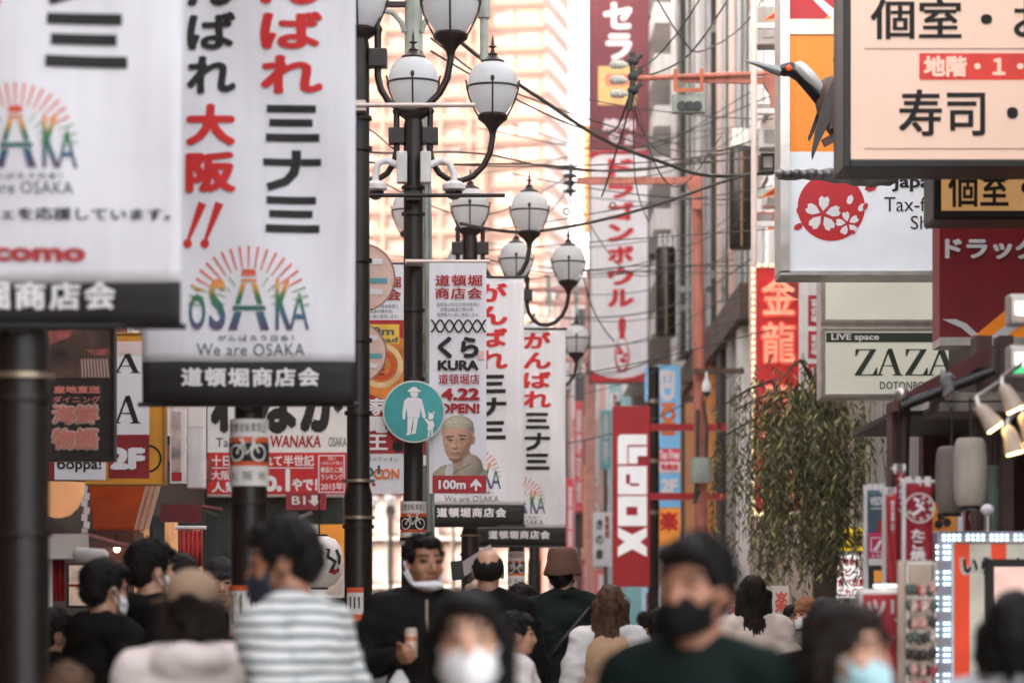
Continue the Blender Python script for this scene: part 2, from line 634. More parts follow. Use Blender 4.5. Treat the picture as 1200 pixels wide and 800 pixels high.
# left row
b1 = building('shop_building', 'brown fronted shop building out of view at the left, extended past the camera to block sun', -9, -3.0, -16, 16.2, 10.5, m_brownwall)  # unseen; extended behind the camera to keep low sun off the street
b2 = building('shop_building', 'cream shop building with maroon awning behind the second pole', -9, -2.92, 16.25, 27.9, 10.5, m_plaster)
side_windows(b2, -2.92, 1, 22.3, 27.6, 3.4, 6.6, 3, 2, M('pale_window_glass', (214, 196, 190), .15, var=.1, scale=4), m_white)
MB().box(-2.92, -2.86, 20.9, 22.2, .1, 6.2).build('timber_panel', M('chestnut_panel', (126, 66, 48), .6, var=.2, streak=.2), b2)
MB().box(-2.92, -2.85, 16.5, 20.8, .1, 3.1).build('shop_front', m_dark, b2)
MB().box(-2.92, -2.86, 22.25, 27.8, .1, 2.75).build('shop_front', m_dark, b2)
MB().box(-2.92, -2.80, 20.85, 27.85, 2.76, 2.95).build('fascia', M('rust_red_fascia', (120, 44, 40), .6, var=.2, streak=.2), b2)
for i_ in range(5):
    MB().box(-2.859, -2.83, 22.6 + i_, 23.3 + i_, .8, 2.3).build('window_panel', (M('warm_pane', (210, 150, 100), .4, var=.3, scale=3, emit=.15), m_glass)[i_ % 2], b2)
b3 = building('shop_building', 'dark green shuttered stall building under the red and white banner sign', -9, -1.62, 28.6, 31.0, 9.5, M('shutter_green', (52, 60, 54), .6, var=.2, streak=.3))
# unseen block added along the far left of the opening to shade the street
b4 = building('shop_building', 'tall grey block added out of view beyond the stall building to block sun', -16, -6.2, 31.2, 104, 17, m_greywall)
# right row
b5 = building('shop_building', 'dark timber restaurant building behind the spotlights', 3.1, 9, 7.5, 21.2, 5.6, m_dark)
b6 = building('shop_building', 'grey building carrying the tax free sign', 3.95, 10, 21.3, 33, 16, m_greywall)
b7 = building('shop_building', 'beige stone fronted building behind the willow', 3.32, 10, 33.1, 41.8, 19, m_tile)
side_windows(b7, 3.32, -1, 34, 41.5, 5, 18, 4, 5, m_glass, m_white)
MB().box(3.27, 3.318, 33.2, 41.7, 3.6, 3.75).build('ledge', m_white, b7)
# mirrored column building
b8 = thing('office_building', 'tall building with mirrored glass and pale vertical fins', 'building', (7, 58, 0))
MB().box(3.45, 11, 42, 75, 6.2, 34).build('wall', M('dark_mirror_glass', (92, 98, 94), .12, metal=.55, var=.25, scale=.7, spec=.9), b8)
MB().box(3.45, 11, 42.1, 75, 0, 5.7).build('ground_floor', m_tile, b8)
MB().box(3.3, 3.449, 49.6, 57.0, .3, 5.69).build('cladding_panel', M('orange_cladding', (214, 136, 60), .6, var=.12, streak=.2), b8)
for ya, yb, mt_ in ((43.0, 44.0, m_white), (45.2, 46.0, m_greywall), (47.2, 48.4, m_dark), (58, 60, m_brownwall)):
    MB().box(3.3, 3.449, ya, yb, 0, 5.69).build('pillar', mt_, b8)
MB().box(3.2, 11, 42, 75, 5.71, 6.19).build('canopy', m_brownwall, b8)
mfin = M('pale_fin', (206, 200, 196), .4, var=.08, scale=1, streak=.2)
mfin2 = M('copper_fin', (214, 172, 152), .35, metal=.3, var=.1, scale=1)
mfin3 = M('grey_fin', (122, 124, 118), .3, metal=.5, var=.12, scale=1)
m_mir = M('green_black_mirror', (48, 54, 48), .25, var=.35, scale=.5, spec=.3, streak=.3)
for d_, p_, mt_ in ((43.0, 868, mfin3), (44.4, 860, mfin2), (45.8, 851, m_mir), (47.2, 845, mfin2), (48.6, 833, m_mir), (50.2, 826, mfin3), (51.8, 818, mfin), (53.8, 797, m_mir), (56.6, 790, mfin), (58.4, 791, mfin3)):
    m = MB(); m.box((p_ - 600) * d_ / F, 3.448, d_, d_ + 1.15, 6.2, 33.8); m.build('fin', mt_, b8)
    for z in range(7, 33, 2):
        if mt_ is m_mir:
            q_ = (p_ - 600) * d_ / F; MB().box(q_ + .01, 3.44, d_ - .03, d_ - .002, z, z + .12).build('spandrel', mfin3, b8)
for d_, p_ in ((42.6, 874), (43.8, 864), (47.0, 849), (52.6, 812), (53.0, 806)):
    q_ = (p_ - 600) * d_ / F; MB().tube([(q_, d_, 6.2), (q_, d_, 33)], .035, 8).build('pipe', mfin if p_ % 2 else m_greywall, b8, smooth=True)
yy = 99
k = 0
while yy < 60:
    wd = (.5, .22, .7, .3)[k % 4]
    m = MB()
    m.box(3.18 - .06 * (k % 3), 3.45, yy, yy + wd, 6.2, 33.8)
    m.build('fin', (mfin, mfin2, mfin3, mfin)[k % 4], b8)
    yy += wd + (.85, .5, 1.0)[k % 3]
    k += 1
for z in range(7, 33, 1):                      # far third: slab balconies read as a ladder
    m = MB(); m.box(2.76, 3.445, 57.9, 74.8, z, z + .40)
    m.build('balcony', mfin, b8)
for yv in (74.9,):
    MB().box(2.98, 3.44, yv, yv + .25, 6.2, 33.6).build('fin', mfin, b8)
b9 = building('shop_building', 'pinkish low block closing the far right of the street', 1.6, 12, 101, 116, 12.6, M('dusty_pink_wall', (196, 160, 150), .8, var=.15, scale=.5, streak=.3))
front_windows(b9, 101, 1.9, 6.5, 3.4, 12.3, 4, 4, m_glass, m_white)
b10 = building('shop_building', 'teal grey building beyond the tall bowling sign', 3.2, 9, 84, 99, 9.6, M('teal_wall', (120, 168, 172), .6, var=.12, scale=.6, streak=.2))
front_windows(b10, 84, 3.4, 5.4, 2.6, 9, 2, 3, m_glass, m_white)
# far blocks
b11 = building('shop_building', 'wide pale block with gridded windows at the far end of the street', -16, 1.2, 118, 130, 10.6, M('pale_pink_wall', (150, 112, 100), .8, var=.1, scale=.4, streak=.2))
front_windows(b11, 118, -8, 1.0, .8, 10.2, 9, 5, M('bright_window', (196, 176, 166), .2, var=.1), m_greywall, gap=.3)
m = MB()
for i in range(10):
    m.box(-8.05 + i, -7.93 + i, 117.75, 118, 0, 10.5)
m.build('mullion_frame', m_greywall, b11)
for z in (2.6, 4.5, 6.4, 8.3):
    MB().box(-8.2, 1.1, 117.4, 118, z, z + .16).build('ledge', m_greywall, b11)
b12 = building('shop_building', 'low flat roofed peach block in front of the tower', -14, 6.5, 190, 215, 17, M('peach_wall', (132, 96, 84), .8, var=.1, scale=.2))
front_windows(b12, 190, -12, 6, 7, 16.5, 9, 4, M('peach_window', (180, 160, 150), .3, var=.1), m_white, gap=.4)

# apartment tower, turned so its right side shows
tw = thing('apartment_tower', 'very tall pale apartment tower with rows of balconies against the sky', 'tower', (3.0 + 1.4, 400, 0), rz=R(-10))
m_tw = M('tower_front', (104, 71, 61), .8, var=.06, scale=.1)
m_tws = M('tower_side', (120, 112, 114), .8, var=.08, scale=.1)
m_twl = M('tower_slab', (114, 76, 62), .7, var=.05, scale=.2)
m_tww = M('tower_window', (176, 154, 142), .3, var=.08, scale=.6, spec=.8)
m_twd = M('tower_side_window', (120, 118, 126), .2, var=.1)
TB = LOC[tw]
def twb(name, mat, boxes, par=tw):
    m = MB()
    for b in boxes:
        m.box(TB.x + b[0], TB.x + b[1], TB.y + b[2], TB.y + b[3], b[4], b[5])
    return m.build(name, mat, par)
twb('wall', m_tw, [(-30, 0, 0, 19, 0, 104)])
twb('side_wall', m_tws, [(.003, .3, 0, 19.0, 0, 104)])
rest_f, rest_s = [], []
for fl in range(33):
    z = 4 + fl * 3.05
    if z > 100: break
    twb('balcony', m_twl, [(-30, -9.2, -1.5, -.01, z, z + .95), (-7.6, 0, -1.1, -.01, z, z + .8)])
    if z > 12:
        wins = [(-29.2 + 3.9 * i, -27.2 + 3.9 * i, -.12, -.004, z + 1.05, z + 2.75) for i in range(5)] + [(-6.9, -4.4, -.12, -.004, z + 1.0, z + 2.6), (-3.4, -1.0, -.12, -.004, z + 1.0, z + 2.6)]
        swins = [(.304, .36, 1.2 + 3.1 * i, 2.7 + 3.1 * i, z + 1.0, z + 2.5) for i in range(6)]
        if 42 < z < 85:
            for w_ in wins:
                h_ = rnd.uniform(.55, 1.0)
                wo = twb('window', m_tww, [(w_[0], w_[1], w_[2], w_[3], w_[4], w_[5])])
                twb('blind', m_twl if rnd.random() < .5 else m_tw, [(w_[0] + .05, w_[1] - .05, w_[2] - .02, w_[2] - .003, w_[5] - (w_[5] - w_[4]) * (1 - h_) - .05, w_[5] - .02)], wo)
            for w_ in swins: twb('side_window', m_twd, [w_])
        else:
            rest_f += wins; rest_s += swins
        twb('side_ledge', m_tw, [(.304, .5, .3, 18.8, z + .3, z + .62)])
for nm_, mt_, bx_ in (('other_windows', m_tww, rest_f), ('other_side_windows', m_twd, rest_s)):
    twb(nm_, mt_, bx_)['kind'] = 'stuff'
for i in range(6):
    twb('column', m_twl, [(-30 + i * 3.95, -29.55 + i * 3.95, -1.6, -.011, 3, 103)])
twb('column', m_tw, [(-9.0, -7.8, -1.9, -.01, 3, 104)])

# ------------------------------------------------------------------ street lamps
def make_lamp():
    t = thing('street_lamp', '', 'street lamp', (0, 0, 0), 'three globe street lamps along the kerb')
    m = MB()
    m.lathe((0, 0, 0), [(.15, 0), (.15, .12), (.105, .2), (.1, .85), (.083, .92), (.083, 2.25), (.068, 2.3), (.066, 4.9), (.05, 4.98), (.05, 5.0)], 20)
    m.build('pole', m_pole, t, smooth=True)
    for z in (1.62, 2.05, 2.72, 3.15, 3.62, 4.28, 4.46):
        MB().lathe((0, 0, z), [(.082 + (.012 if z < 2.2 else 0), 0), (.082 + (.012 if z < 2.2 else 0), .022)], 20).build('band', m_iron, t, smooth=True)
    for (dx, s) in ((0, 0), (-.545, -1), (.545, 1)):
        zc = 5.18 if s == 0 else 5.15
        if s:
            br = MB(); br.box(dx * 0 + s * .06, s * .17 if s > 0 else s * .06, -.05, .05, 4.77, 4.88) if s > 0 else br.box(-.17, -.06, -.05, .05, 4.77, 4.88)
            br.build('bracket', m_iron, t, bevel=.006)
            a = MB()
            pts = [(s*.115, 0, 4.99), (s*.115, 0, 4.72), (s*.135, 0, 4.64), (s*.18, 0, 4.57), (s*.25, 0, 4.525), (s*.33, 0, 4.52),
                   (s*.41, 0, 4.55), (s*.48, 0, 4.62), (s*.525, 0, 4.71), (s*.545, 0, 4.82), (s*.545, 0, 4.95)]
            a.tube(pts, .021, 10)
            a.lathe((s*.115, 0, 4.98), [(.024, 0), (.03, .02), (.012, .05), (.022, .08), (.003, .13)], 10)
            a.build('arm', m_iron, t, smooth=True)
        gl = MB()
        gl.lathe((dx, 0, zc), [(.07, -.19), (.095, -.165), (.13, -.11), (.155, -.05), (.168, .01), (.17, .05), (.163, .09), (.145, .13), (.115, .162), (.08, .178), (.05, .182)], 28)
        go = gl.build('globe', m_globe, t, smooth=True)
        cg = MB()
        cg.lathe((dx, 0, zc - .19), [(.022, -.12), (.03, -.09), (.055, -.055), (.1, -.02), (.105, .005), (.09, .02), (.075, .021)], 20)
        cg.lathe((dx, 0, zc + .178), [(.075, 0), (.085, .012), (.05, .03), (.03, .05), (.034, .06), (.014, .075), (.011, .1), (.025, .112), (.011, .124), (.009, .15), (.002, .19)], 14)
        cg.tube([(dx - .028, 0, zc + .178 + .112), (dx + .028, 0, zc + .178 + .112)], .006, 6)
        cg.tube([(dx + .174 * math.cos(2*math.pi*j/28), .174 * math.sin(2*math.pi*j/28), zc + .012) for j in range(29)], .0075, 6)
        for q in range(4):
            an = math.pi/2 * q
            ca, sa = math.cos(an), math.sin(an)
            P = [(.1, -.185), (.13, -.13), (.16, -.06), (.176, .0), (.178, .035), (.186, .06)] if q in (0, 2) else [(.1, -.185), (.132, -.125), (.158, -.06), (.175, .0), (.177, .04)]
            cg.tube([(dx + r*ca, r*sa, zc + h) for r, h in P], .0065, 6)
            if q not in (0, 2):
                cg.ell((dx + .178*ca, .178*sa, zc + .045), (.014, .008, .022), nu=8, nv=6)
        cg.build('cage', m_iron, go, smooth=True)
    return t
lamp_spots = [(-1.72, 10.5, 'dark street lamp pole at the near end of the row, carrying the sponsor banner'),
              (-1.197, 13.6, 'street lamp pole with bicycle sticker and the large two column banner'),
              (-.89, 17.3, 'bare dark street lamp pole with small white notice, right of the large banner'),
              (-.664, 20.1, 'street lamp with two dome cameras and the round teal sign'),
              (-.378, 27.0, 'street lamp just behind the portrait banner'),
              (.043, 30.5, 'street lamp rising behind the lower white banner with red lettering'),
              (.283, 38.0, 'small far street lamp beside the bowling sign'),
              (-4.4, 108, 'tiny distant street lamp left of the teal round sign'),
              (-2.2, 112, 'tiny distant street lamp between the banner poles')]
proto = make_lamp()
LAMPS = []
for i, (x, y, lb) in enumerate(lamp_spots):
    o = proto if i == 0 else copy_tree(proto)
    o.location = (x, y, 0)
    o['label'] = lb
    LOC[o] = Vector((x, y, 0))
    if i < 7: o.scale = [(w_, w_, q) for w_, q in ((1.13, 1.1), (.98, .98), (.98, .98), (.98, .98), (.98, 1.0), (.98, .99), (.98, .975))][i]
    LAMPS.append(o)
for o in LAMPS:
    for ch in o.children:
        LOC[ch] = LOC[o].copy()

m_paper = M('white_paper', (226, 220, 212), .85, var=.05)
m_orange = M('orange_sticker', (222, 92, 48), .6, var=.08)
def sticker(lamp, pcx, y0, y1, d, big):
    """no-parking sticker wrapped round a pole, given by photo rows"""
    x, y, _ = LOC[lamp]
    r = .0705 if W(0, y1, d).z > 2.3 else .0865
    def wrap(name, ya, yb, mat, rr, a0=-math.pi, a1=0.0):
        za, zb = W(0, yb, d).z, W(0, ya, d).z
        m = MB(); n = 20; vs = []; fs = []
        for j in range(n + 1):
            a = a0 + (a1 - a0) * j / n
            for z in (za, zb):
                vs.append((x + rr*math.cos(a), y + rr*math.sin(a), z))
        for j in range(n): fs.append((2*j, 2*j+2, 2*j+3, 2*j+1))
        m.add(vs, fs)
        return m.build(name, mat, lamp, smooth=True)
    H = y1 - y0
    wrap('notice_band', y0, y0 + H*.27, m_paper, r + .004)
    wrap('notice_band', y0 + H*.27, y0 + H*.70, m_orange, r + .003)
    wrap('notice_band', y0 + H*.35, y0 + H*.63, m_ink, r + .006)
    wrap('notice_band', y0 + H*.70, y1, m_paper, r + .004)
    def on_pole(mb, flat, yc, rr):
        for (V, Fc) in flat:
            vs = []
            for a, b in [q[:2] for q in V]:
                ang = -math.pi/2 + a / rr
                vs.append((x + rr*math.cos(ang), y + rr*math.sin(ang), b))
            mb.add(vs, Fc)
    for s, ya, yb in (('放置自転車禁止', y0 + H*.06, y0 + H*.2), ('大 阪 市', y0 + H*.78, y0 + H*.92)):
        V, Fc = text2d(s, 0, spacing=1.2)
        w = r * 2.2
        V = fit(V, -w/2, W(0, yb, d).z, w/2, W(0, ya, d).z)
        mb = MB(); on_pole(mb, [(V, Fc)], 0, r + .0055)
        mb.build('lettering', m_ink, lamp)
    # bicycle pictogram: wheels, frame, bars
    zc = (W(0, y0 + H*.49, d).z); s = H * .12 * d / F
    mb = MB(); tmp = MB()
    for cx in (-1.5, 1.5):
        ring(tmp, cx*s, zc - .15*s, .85*s, 1.1*s, 0, 18)
    for P in ([(-1.5, -.15), (-.6, 1.1), (.9, 1.1), (1.5, -.15)], [(-.6, 1.1), (0, -.2), (.9, 1.1)], [(-1.5, -.15), (0, -.2)], [(.9, 1.1), (.7, 1.6), (1.2, 1.7)], [(-.6, 1.1), (-.75, 1.5)], [(-1.1, 1.5), (-.4, 1.5)]):
        stroke(tmp, [(a*s, zc + b*s) for a, b in P], .25*s, 0)
    on_pole(mb, [([(p.x, p.z) for p in tmp.v], tmp.f)], 0, r + .0085)
    mb.build('bicycle_mark', m_paper, lamp)
sticker(LAMPS[1], 292, 478, 558, 13.53, True)
sticker(LAMPS[3], 485, 579, 632, 20.03, True)
sticker(LAMPS[5], 605, 643, 684, 30.4, False)
def notice(lamp, y0, y1, d, aw, ac=-math.pi/2):
    x, y, _ = LOC[lamp]
    for (nm, ya, yb, mat, rr) in (('notice_paper', y0, y1, m_paper, .094), ('notice_edge', y0 - 3, y0 + 3, m_orange, .0955), ('notice_edge', y1 - 5, y1 + 3, m_orange, .0955)):
        za, zb = W(0, yb, d).z, W(0, ya, d).z
        vs, fs = [], []
        for j in range(9):
            a = ac - aw + 2*aw*j/8
            for z in (za, zb): vs.append((x + rr*math.cos(a), y + rr*math.sin(a), z))
        for j in range(8): fs.append((2*j, 2*j+2, 2*j+3, 2*j+1))
        mb = MB(); mb.add(vs, fs); mb.build(nm, mat, lamp, smooth=True)
    mb = MB()
    for q in range(3):
        a = ac - aw*.5 + aw*.5*q
        mb.add([(x + .0965*math.cos(a + e), y + .0965*math.sin(a + e), z) for e, z in ((-.05, W(0, y1 - 12, d).z), (.05, W(0, y1 - 12, d).z), (.05, W(0, y0 + 8, d).z), (-.05, W(0, y0 + 8, d).z))], [(0, 1, 2, 3)])
    mb.build('lettering', m_ink, lamp)
notice(LAMPS[1], 680, 735, 13.5, 1.0, -1.9)
notice(LAMPS[2], 684, 718, 17.2, .55, -1.75)
for lamp, rows, d in ((LAMPS[2], (553, 597), 17.2), (LAMPS[0], (420, 510), 10.4), (LAMPS[4], (622,), 25.6)):
    x, y, _ = LOC[lamp]
    for py in rows:
        MB().lathe((x, y, W(0, py, d).z), [(.0965 if lamp is not LAMPS[0] else .098, -.009), (.0965 if lamp is not LAMPS[0] else .098, .009)], 20).build('steel_band', m_band, lamp, smooth=True)

# ------------------------------------------------------------------ long street banners
S2 = 13.6 / F
def cloth_wave(seed):
    a, b, c = seed * 1.7, seed * 2.3, seed * .9
    def f(u, v):
        return (.026 * math.sin(2.6*v + a + 1.8*u) + .020 * math.sin(7.5*u - 2.2*v + b) * (.4 + .6*u)
                + .009 * math.sin(11*u + 5*v + c) - .022 * math.exp(-((u - .5)/.16)**2) * .5)
    return f
def cut_grid(V, Fc, step=.05):
    bm = bmesh.new()
    vs = [bm.verts.new((v[0], v[2] if len(v) > 2 else 0, v[1])) for v in V]
    for f in Fc:
        try: bm.faces.new([vs[i] for i in f])
        except ValueError: pass
    for ax in (0, 2):
        lo = min(v.co[ax] for v in bm.verts); hi = max(v.co[ax] for v in bm.verts)
        q = math.ceil(lo / step) * step
        while q < hi:
            co = Vector((0, 0, 0)); co[ax] = q
            no = Vector((0, 0, 0)); no[ax] = 1
            bmesh.ops.bisect_plane(bm, geom=bm.verts[:] + bm.edges[:] + bm.faces[:], plane_co=co, plane_no=no)
            q += step
    bm.verts.index_update()
    V2 = [(v.co.x, v.co.z, v.co.y) for v in bm.verts]
    F2 = [tuple(v.index for v in f.verts) for f in bm.faces]
    bm.free()
    return V2, F2
def banner(label, lamp, px_left, d, py_bot, py_top, seed, w=.96, sponsor=False, hem_rows=48):
    x0 = W(px_left, 0, d).x
    zb, zt = W(0, py_bot, d).z, W(0, py_top, d).z
    y0 = d - .125
    S2 = 13.6 / F * w / .96
    t = thing('street_banner', label, 'banner', (x0 + w/2, y0, zb), 'long white festival banners on the lamp poles')
    wv = cloth_wave(seed)
    h = zt - zb
    nu, nv = 24, int(h / .05)
    vs, fs, mi = [], [], []
    hem = hem_rows * S2
    rowsv = [hem * i / 3 for i in range(4)] + [hem + (h - hem) * i / nv for i in range(1, nv + 1)]
    for v in rowsv:
        for i in range(nu + 1):
            u = w * i / nu
            vs.append((x0 + u, y0 + wv(u, v), zb + v))
    def grid(r0, r1):
        m = MB()
        q = [(r, i) for r in range(r0, r1 + 1) for i in range(nu + 1)]
        m.add([vs[r*(nu+1)+i] for r, i in q], [(r*(nu+1)+i, r*(nu+1)+i+1, (r+1)*(nu+1)+i+1, (r+1)*(nu+1)+i) for r in range(r1 - r0) for i in range(nu)])
        return m
    for nm, r0, r1, mat in (('hem', 0, 3, m_hem), ('cloth', 3, len(rowsv) - 1, m_cloth)):
        o = grid(r0, r1).build(nm, mat, t, smooth=True)
        so = o.modifiers.new('cloth', 'SOLIDIFY'); so.thickness = .003; so.offset = -1
    def put(name, shapes, mat, eps=.006):
        m = MB()
        for V, Fc in shapes:
            V, Fc = cut_grid(V, Fc)
            P = [(x0 + a, y0 + wv(a, b) - eps - LAYER * k, zb + b) for a, b, k in V]
            F2 = []
            for f in Fc:
                ar = sum(V[f[i]][0]*V[f[(i+1) % len(f)]][1] - V[f[(i+1) % len(f)]][0]*V[f[i]][1] for i in range(len(f)))
                F2.append(f if ar > 0 else tuple(reversed(f)))
            m.add(P, F2)
        return m.build(name, mat, t)
    # layout of the second banner in photo pixels -> metres on the cloth
    def U(px): return (px - 168) * S2
    def Vv(py): return (475 - py) * S2
    def T(s, x0_, y0_, x1_, y1_, off=0.0, **kw):
        V, Fc = text2d(s, off, **kw)
        return fit(V, U(x0_), Vv(y1_), U(x1_), Vv(y0_)), Fc
    def Q(pts):
        return [(U(a), Vv(b)) for a, b in pts], [tuple(range(len(pts)))]
    EX, EY, EK = (288.4, 354.6, .67) if sponsor else (292, 391, 1.0)
    def mi_(yo):
        return [Q([(312, yo), (369, yo), (369, yo+8.5), (312, yo+8.5)]), Q([(315, yo+16), (365, yo+16), (365, yo+24.5), (315, yo+24.5)]), Q([(311, yo+33), (373, yo+33), (373, yo+42), (311, yo+42)])]
    def na_(yo):
        st = [(346, yo), (346, yo+14), (343, yo+26), (334, yo+36), (313, yo+43.5)]
        o = stroke2d(st, [11, 11, 11, 10, 9]); k = len(st)
        return [Q([(308, yo+10), (340.4, yo+10), (340.4, yo+18), (308, yo+18)]), Q([(351.6, yo+10), (375, yo+10), (375, yo+18), (351.6, yo+18)])] + [Q([o[i], o[i+1], o[2*k-2-i], o[2*k-1-i]]) for i in range(k-1)]
    if True:
        put('lettering', [T(c, 305, y, 377, y + 44, .035) for c, y in (('が', -84), ('ん', -31), ('ば', 20), ('れ', 71)) if Vv(y) < h - .008], m_inkred)
        put('lettering', [T(c, 219, y, 276, y + 44, .035) for c, y in (('が', -84), ('ん', -31), ('ば', 20), ('れ', 71)) if Vv(y) < h - .008], m_ink)
    put('lettering', mi_(128) + na_(180) + mi_(234), m_ink)
    ex = [Q(stroke2d([(222 + q, 285), (238 + q, 243)], [4, 10])) for q in (0, 20)]
    ex += [([(U(221+q) + 5.2*S2*math.cos(j*.449), Vv(290) + 5.2*S2*math.sin(j*.449)) for j in range(14)], [tuple(range(14))]) for q in (0, 20)]
    put('lettering', [T('大', 218, 127, 276, 176, .045), T('阪', 218, 183, 277, 231, .045)] + ex, m_inkred)
    # rainbow city emblem
    dy = 0
    def ET(s_, a_, b_, c_, d_, off=0.0, **kw): return T(s_, EX + (a_-292)*EK, EY + (b_-391)*EK, EX + (c_-292)*EK, EY + (d_-391)*EK, off, **kw)
    def EQ(pts): return Q([(EX + (a_-292)*EK, EY + (b_-391)*EK) for a_, b_ in pts])
    za = zb + Vv(391 + dy)
    logo_m = M_grad('city_emblem_print' if not sponsor else 'sponsor_emblem_print', [(0, (96, 60, 96)), (.22, (60, 96, 120)), (.42, (48, 112, 92)), (.55, (60, 120, 66)), (.72, (232, 160, 70)), (.9, (226, 96, 62)), (1, (206, 50, 46))], Vv(EY), Vv(EY - 73*EK))
    L = [ET('O', 223, 349+dy, 242, 390+dy, .02), ET('S', 246, 331+dy, 265, 390+dy, .02), ET('K', 323, 331+dy, 341, 390+dy, .02), ET('A', 339, 347+dy, 362, 390+dy, .0)]
    L.append(EQ([(233, 346+dy), (224, 339+dy), (226, 337+dy), (241, 344+dy)]))
    for P in ([(285, 320), (299, 320), (301, 327), (283, 327)], [(284, 331), (300, 331), (302, 334), (282, 334)],
              [(283, 336), (289, 336), (282, 360), (276, 360)], [(295, 336), (301, 336), (308, 360), (302, 360)],
              [(274, 362), (311, 362), (312, 367), (273, 367)], [(275, 369), (284, 369), (278, 390), (268, 390)], [(300, 369), (309, 369), (316, 390), (306, 390)]):
        L.append(EQ([(a, b + dy) for a, b in P]))
    put('emblem_letters', L, logo_m)
    rays_m = M('ray_print', (222, 96, 72), .7, var=.2, scale=3)
    rays2_m = M('green_ray_print', (150, 176, 140), .7, var=.2)
    ra, rb = [], []
    for j in range(21):
        a = math.pi * (.02 + .96 * j / 20)
        c, s = math.cos(a), math.sin(a)
        r0, r1 = (46, 72) if abs(c) < .8 else (52, 70)
        q = EQ(stroke2d([(292 + c*r0*1.0, 365 + dy - s*r0), (292 + c*r1, 365 + dy - s*r1)], [1.2, 2.6]))
        (ra if s > .42 else rb).append(q)
        if j % 2 == 0 and abs(c) > .3:
            rb.append(EQ(stroke2d([(292 + c*27, 362 + dy - s*27), (292 + c*40, 362 + dy - s*40)], [1.0, 1.8])))
    put('emblem_rays', ra, rays_m)
    put('emblem_rays', rb, rays2_m)
    put('lettering', [ET('がんばろう日本！', 256, 396+dy, 344, 403+dy, .01, spacing=1.3)], m_inkgrey)
    put('lettering', [ET('We are OSAKA', 232, 406+dy, 357, 420+dy, .004, spacing=1.08)], m_inkgrey)
    if sponsor:
        put('lettering', [T('スマートカフェを応援しています。', 190, 384.5, 407, 394, .018)], m_ink)
        put('lettering', [T('docomo', 236, 411, 341, 426, .05)], M('dark_pink_print', (186, 62, 66), .7, var=.1))
    put('lettering', [T('道頓堀商店会', 214 if not sponsor else 204, 434 if not sponsor else 441, 374 if not sponsor else 364, 456 if not sponsor else 463, .035, spacing=1.18)], m_inkw)
    # rods and the clips to the pole
    for z, nm in ((zt + .012, 'top_rod'), (zb - .004, 'bottom_rod')):
        m = MB(); m.tube([(x0 - .02, y0, z), (x0 + w + .015, y0, z)], .011, 8)
        m.box(LOC[lamp].x - .03, LOC[lamp].x + .03, y0 + .012, LOC[lamp].y - .06, z - .02, z + .02)
        m.build(nm, m_black, t, smooth=False)
    return t
banner('white banner with pink sponsor name and black hem on the nearest pole', LAMPS[0], -151, 10.5, 385, -640, 1, w=1.105, sponsor=True, hem_rows=33)
banner('largest readable white banner with two columns of red and black lettering', LAMPS[1], 171, 13.6, 475, -190, 2)
banner('white banner half hidden behind the portrait banner', LAMPS[4], 489, 26.9, 616, 328, 3)
banner('farthest white banner, hanging lowest of the row', LAMPS[5], 552, 30.4, 640, 388, 4)
# empty rods on the third and fourth poles
for lamp, py, d, xa, xb, mat, lab in ((LAMPS[2], 107, 17.2, 408, 560, M('pale_rod', (206, 188, 178), .4, metal=.4), None), (LAMPS[3], 215, 20.0, 433, 594, m_iron, None)):
    z = W(0, py, d).z
    m = MB(); m.tube([W(xa, py, d) + Vector((0, -.06, 0)), W(xb, py, d) + Vector((0, -.06, 0))], .014, 8)
    m.box(LOC[lamp].x - .05, LOC[lamp].x + .05, d - .06, LOC[lamp].y - .05, z - .03, z + .03)
    m.build('banner_rod', mat, lamp)
# ------------------------------------------------------------------ signs
def sign(name, label, cat, px, py_bot, d, group=None):
    return thing(name, label, cat, W(px, py_bot, d), group)

# --- narrow banners on the fourth pole
def net_pattern(par, x0, y0, x1, y1, d, mat, n=6):
    m = MB(); a, b = W(x0, y1, d), W(x1, y0, d)
    st = (b.x - a.x) / n
    for i in range(n):
        for zz in ((a.z, b.z), (b.z, a.z)):
            pts = []
            for j in range(9):
                t = j / 8
                pts.append((a.x + st * (i + t), zz[0] + (zz[1] - zz[0]) * (.5 - .5 * math.cos(math.pi * t))))
            stroke(m, pts, .011, d - .006 - (.0006 if zz[0] > zz[1] else 0))
    return m.build('net_pattern', mat, par)

def head_strip(t, x0, d, y):
    text(t, '道頓堀', (x0 + 7, y + 14, x0 + 62, y + 27), d, m_inkdred, .022, spacing=1.1)
    text(t, '商店会', (x0 + 7, y + 29, x0 + 62, y + 42), d, m_inkdred, .022, spacing=1.1)
    for i, s in enumerate(('協賛金は防犯灯維持管理と', '放置自転車対策の他、', '管理費の一部に使用します。')):
        text(t, s, (x0 + 9 + 4 * (i == 1), y + 46.5 + 6 * i, x0 + 59 - 6 * (i == 1), y + 51 + 6 * i), d, m_inkgrey)

d = 19.85
t = sign('lamp_banner', 'narrow banner printed with a man in a beige jacket and an opening date', 'banner', 536, 578, d)
ap = MB(); a, b = W(503, 578, d), W(570, 308, d)
vs = []; fs = []
for r in range(31):
    for i in range(7):
        x = a.x + (b.x - a.x) * i / 6; z = a.z + (b.z - a.z) * r / 30
        vs.append((x, d + .004, z))
for r in range(30):
    for i in range(6): fs.append((r*7+i, r*7+i+1, r*7+i+8, r*7+i+7))
ap.add(vs, fs)
ap.build('cloth', m_cloth, t).modifiers.new('cloth', 'SOLIDIFY').thickness = .004
m = MB(); m.tube([W(476, 306, d) + Vector((0, .02, 0)), W(574, 306, d) + Vector((0, .02, 0))], .012, 8)
m.box(W(485, 0, d).x - .06, W(485, 0, d).x + .06, d + .03, 20.05, W(0, 308, d).z, W(0, 303, d).z)
m.build('top_rod', M('pale_rod', (206, 188, 178)), t)
head_strip(t, 503, d, 308)
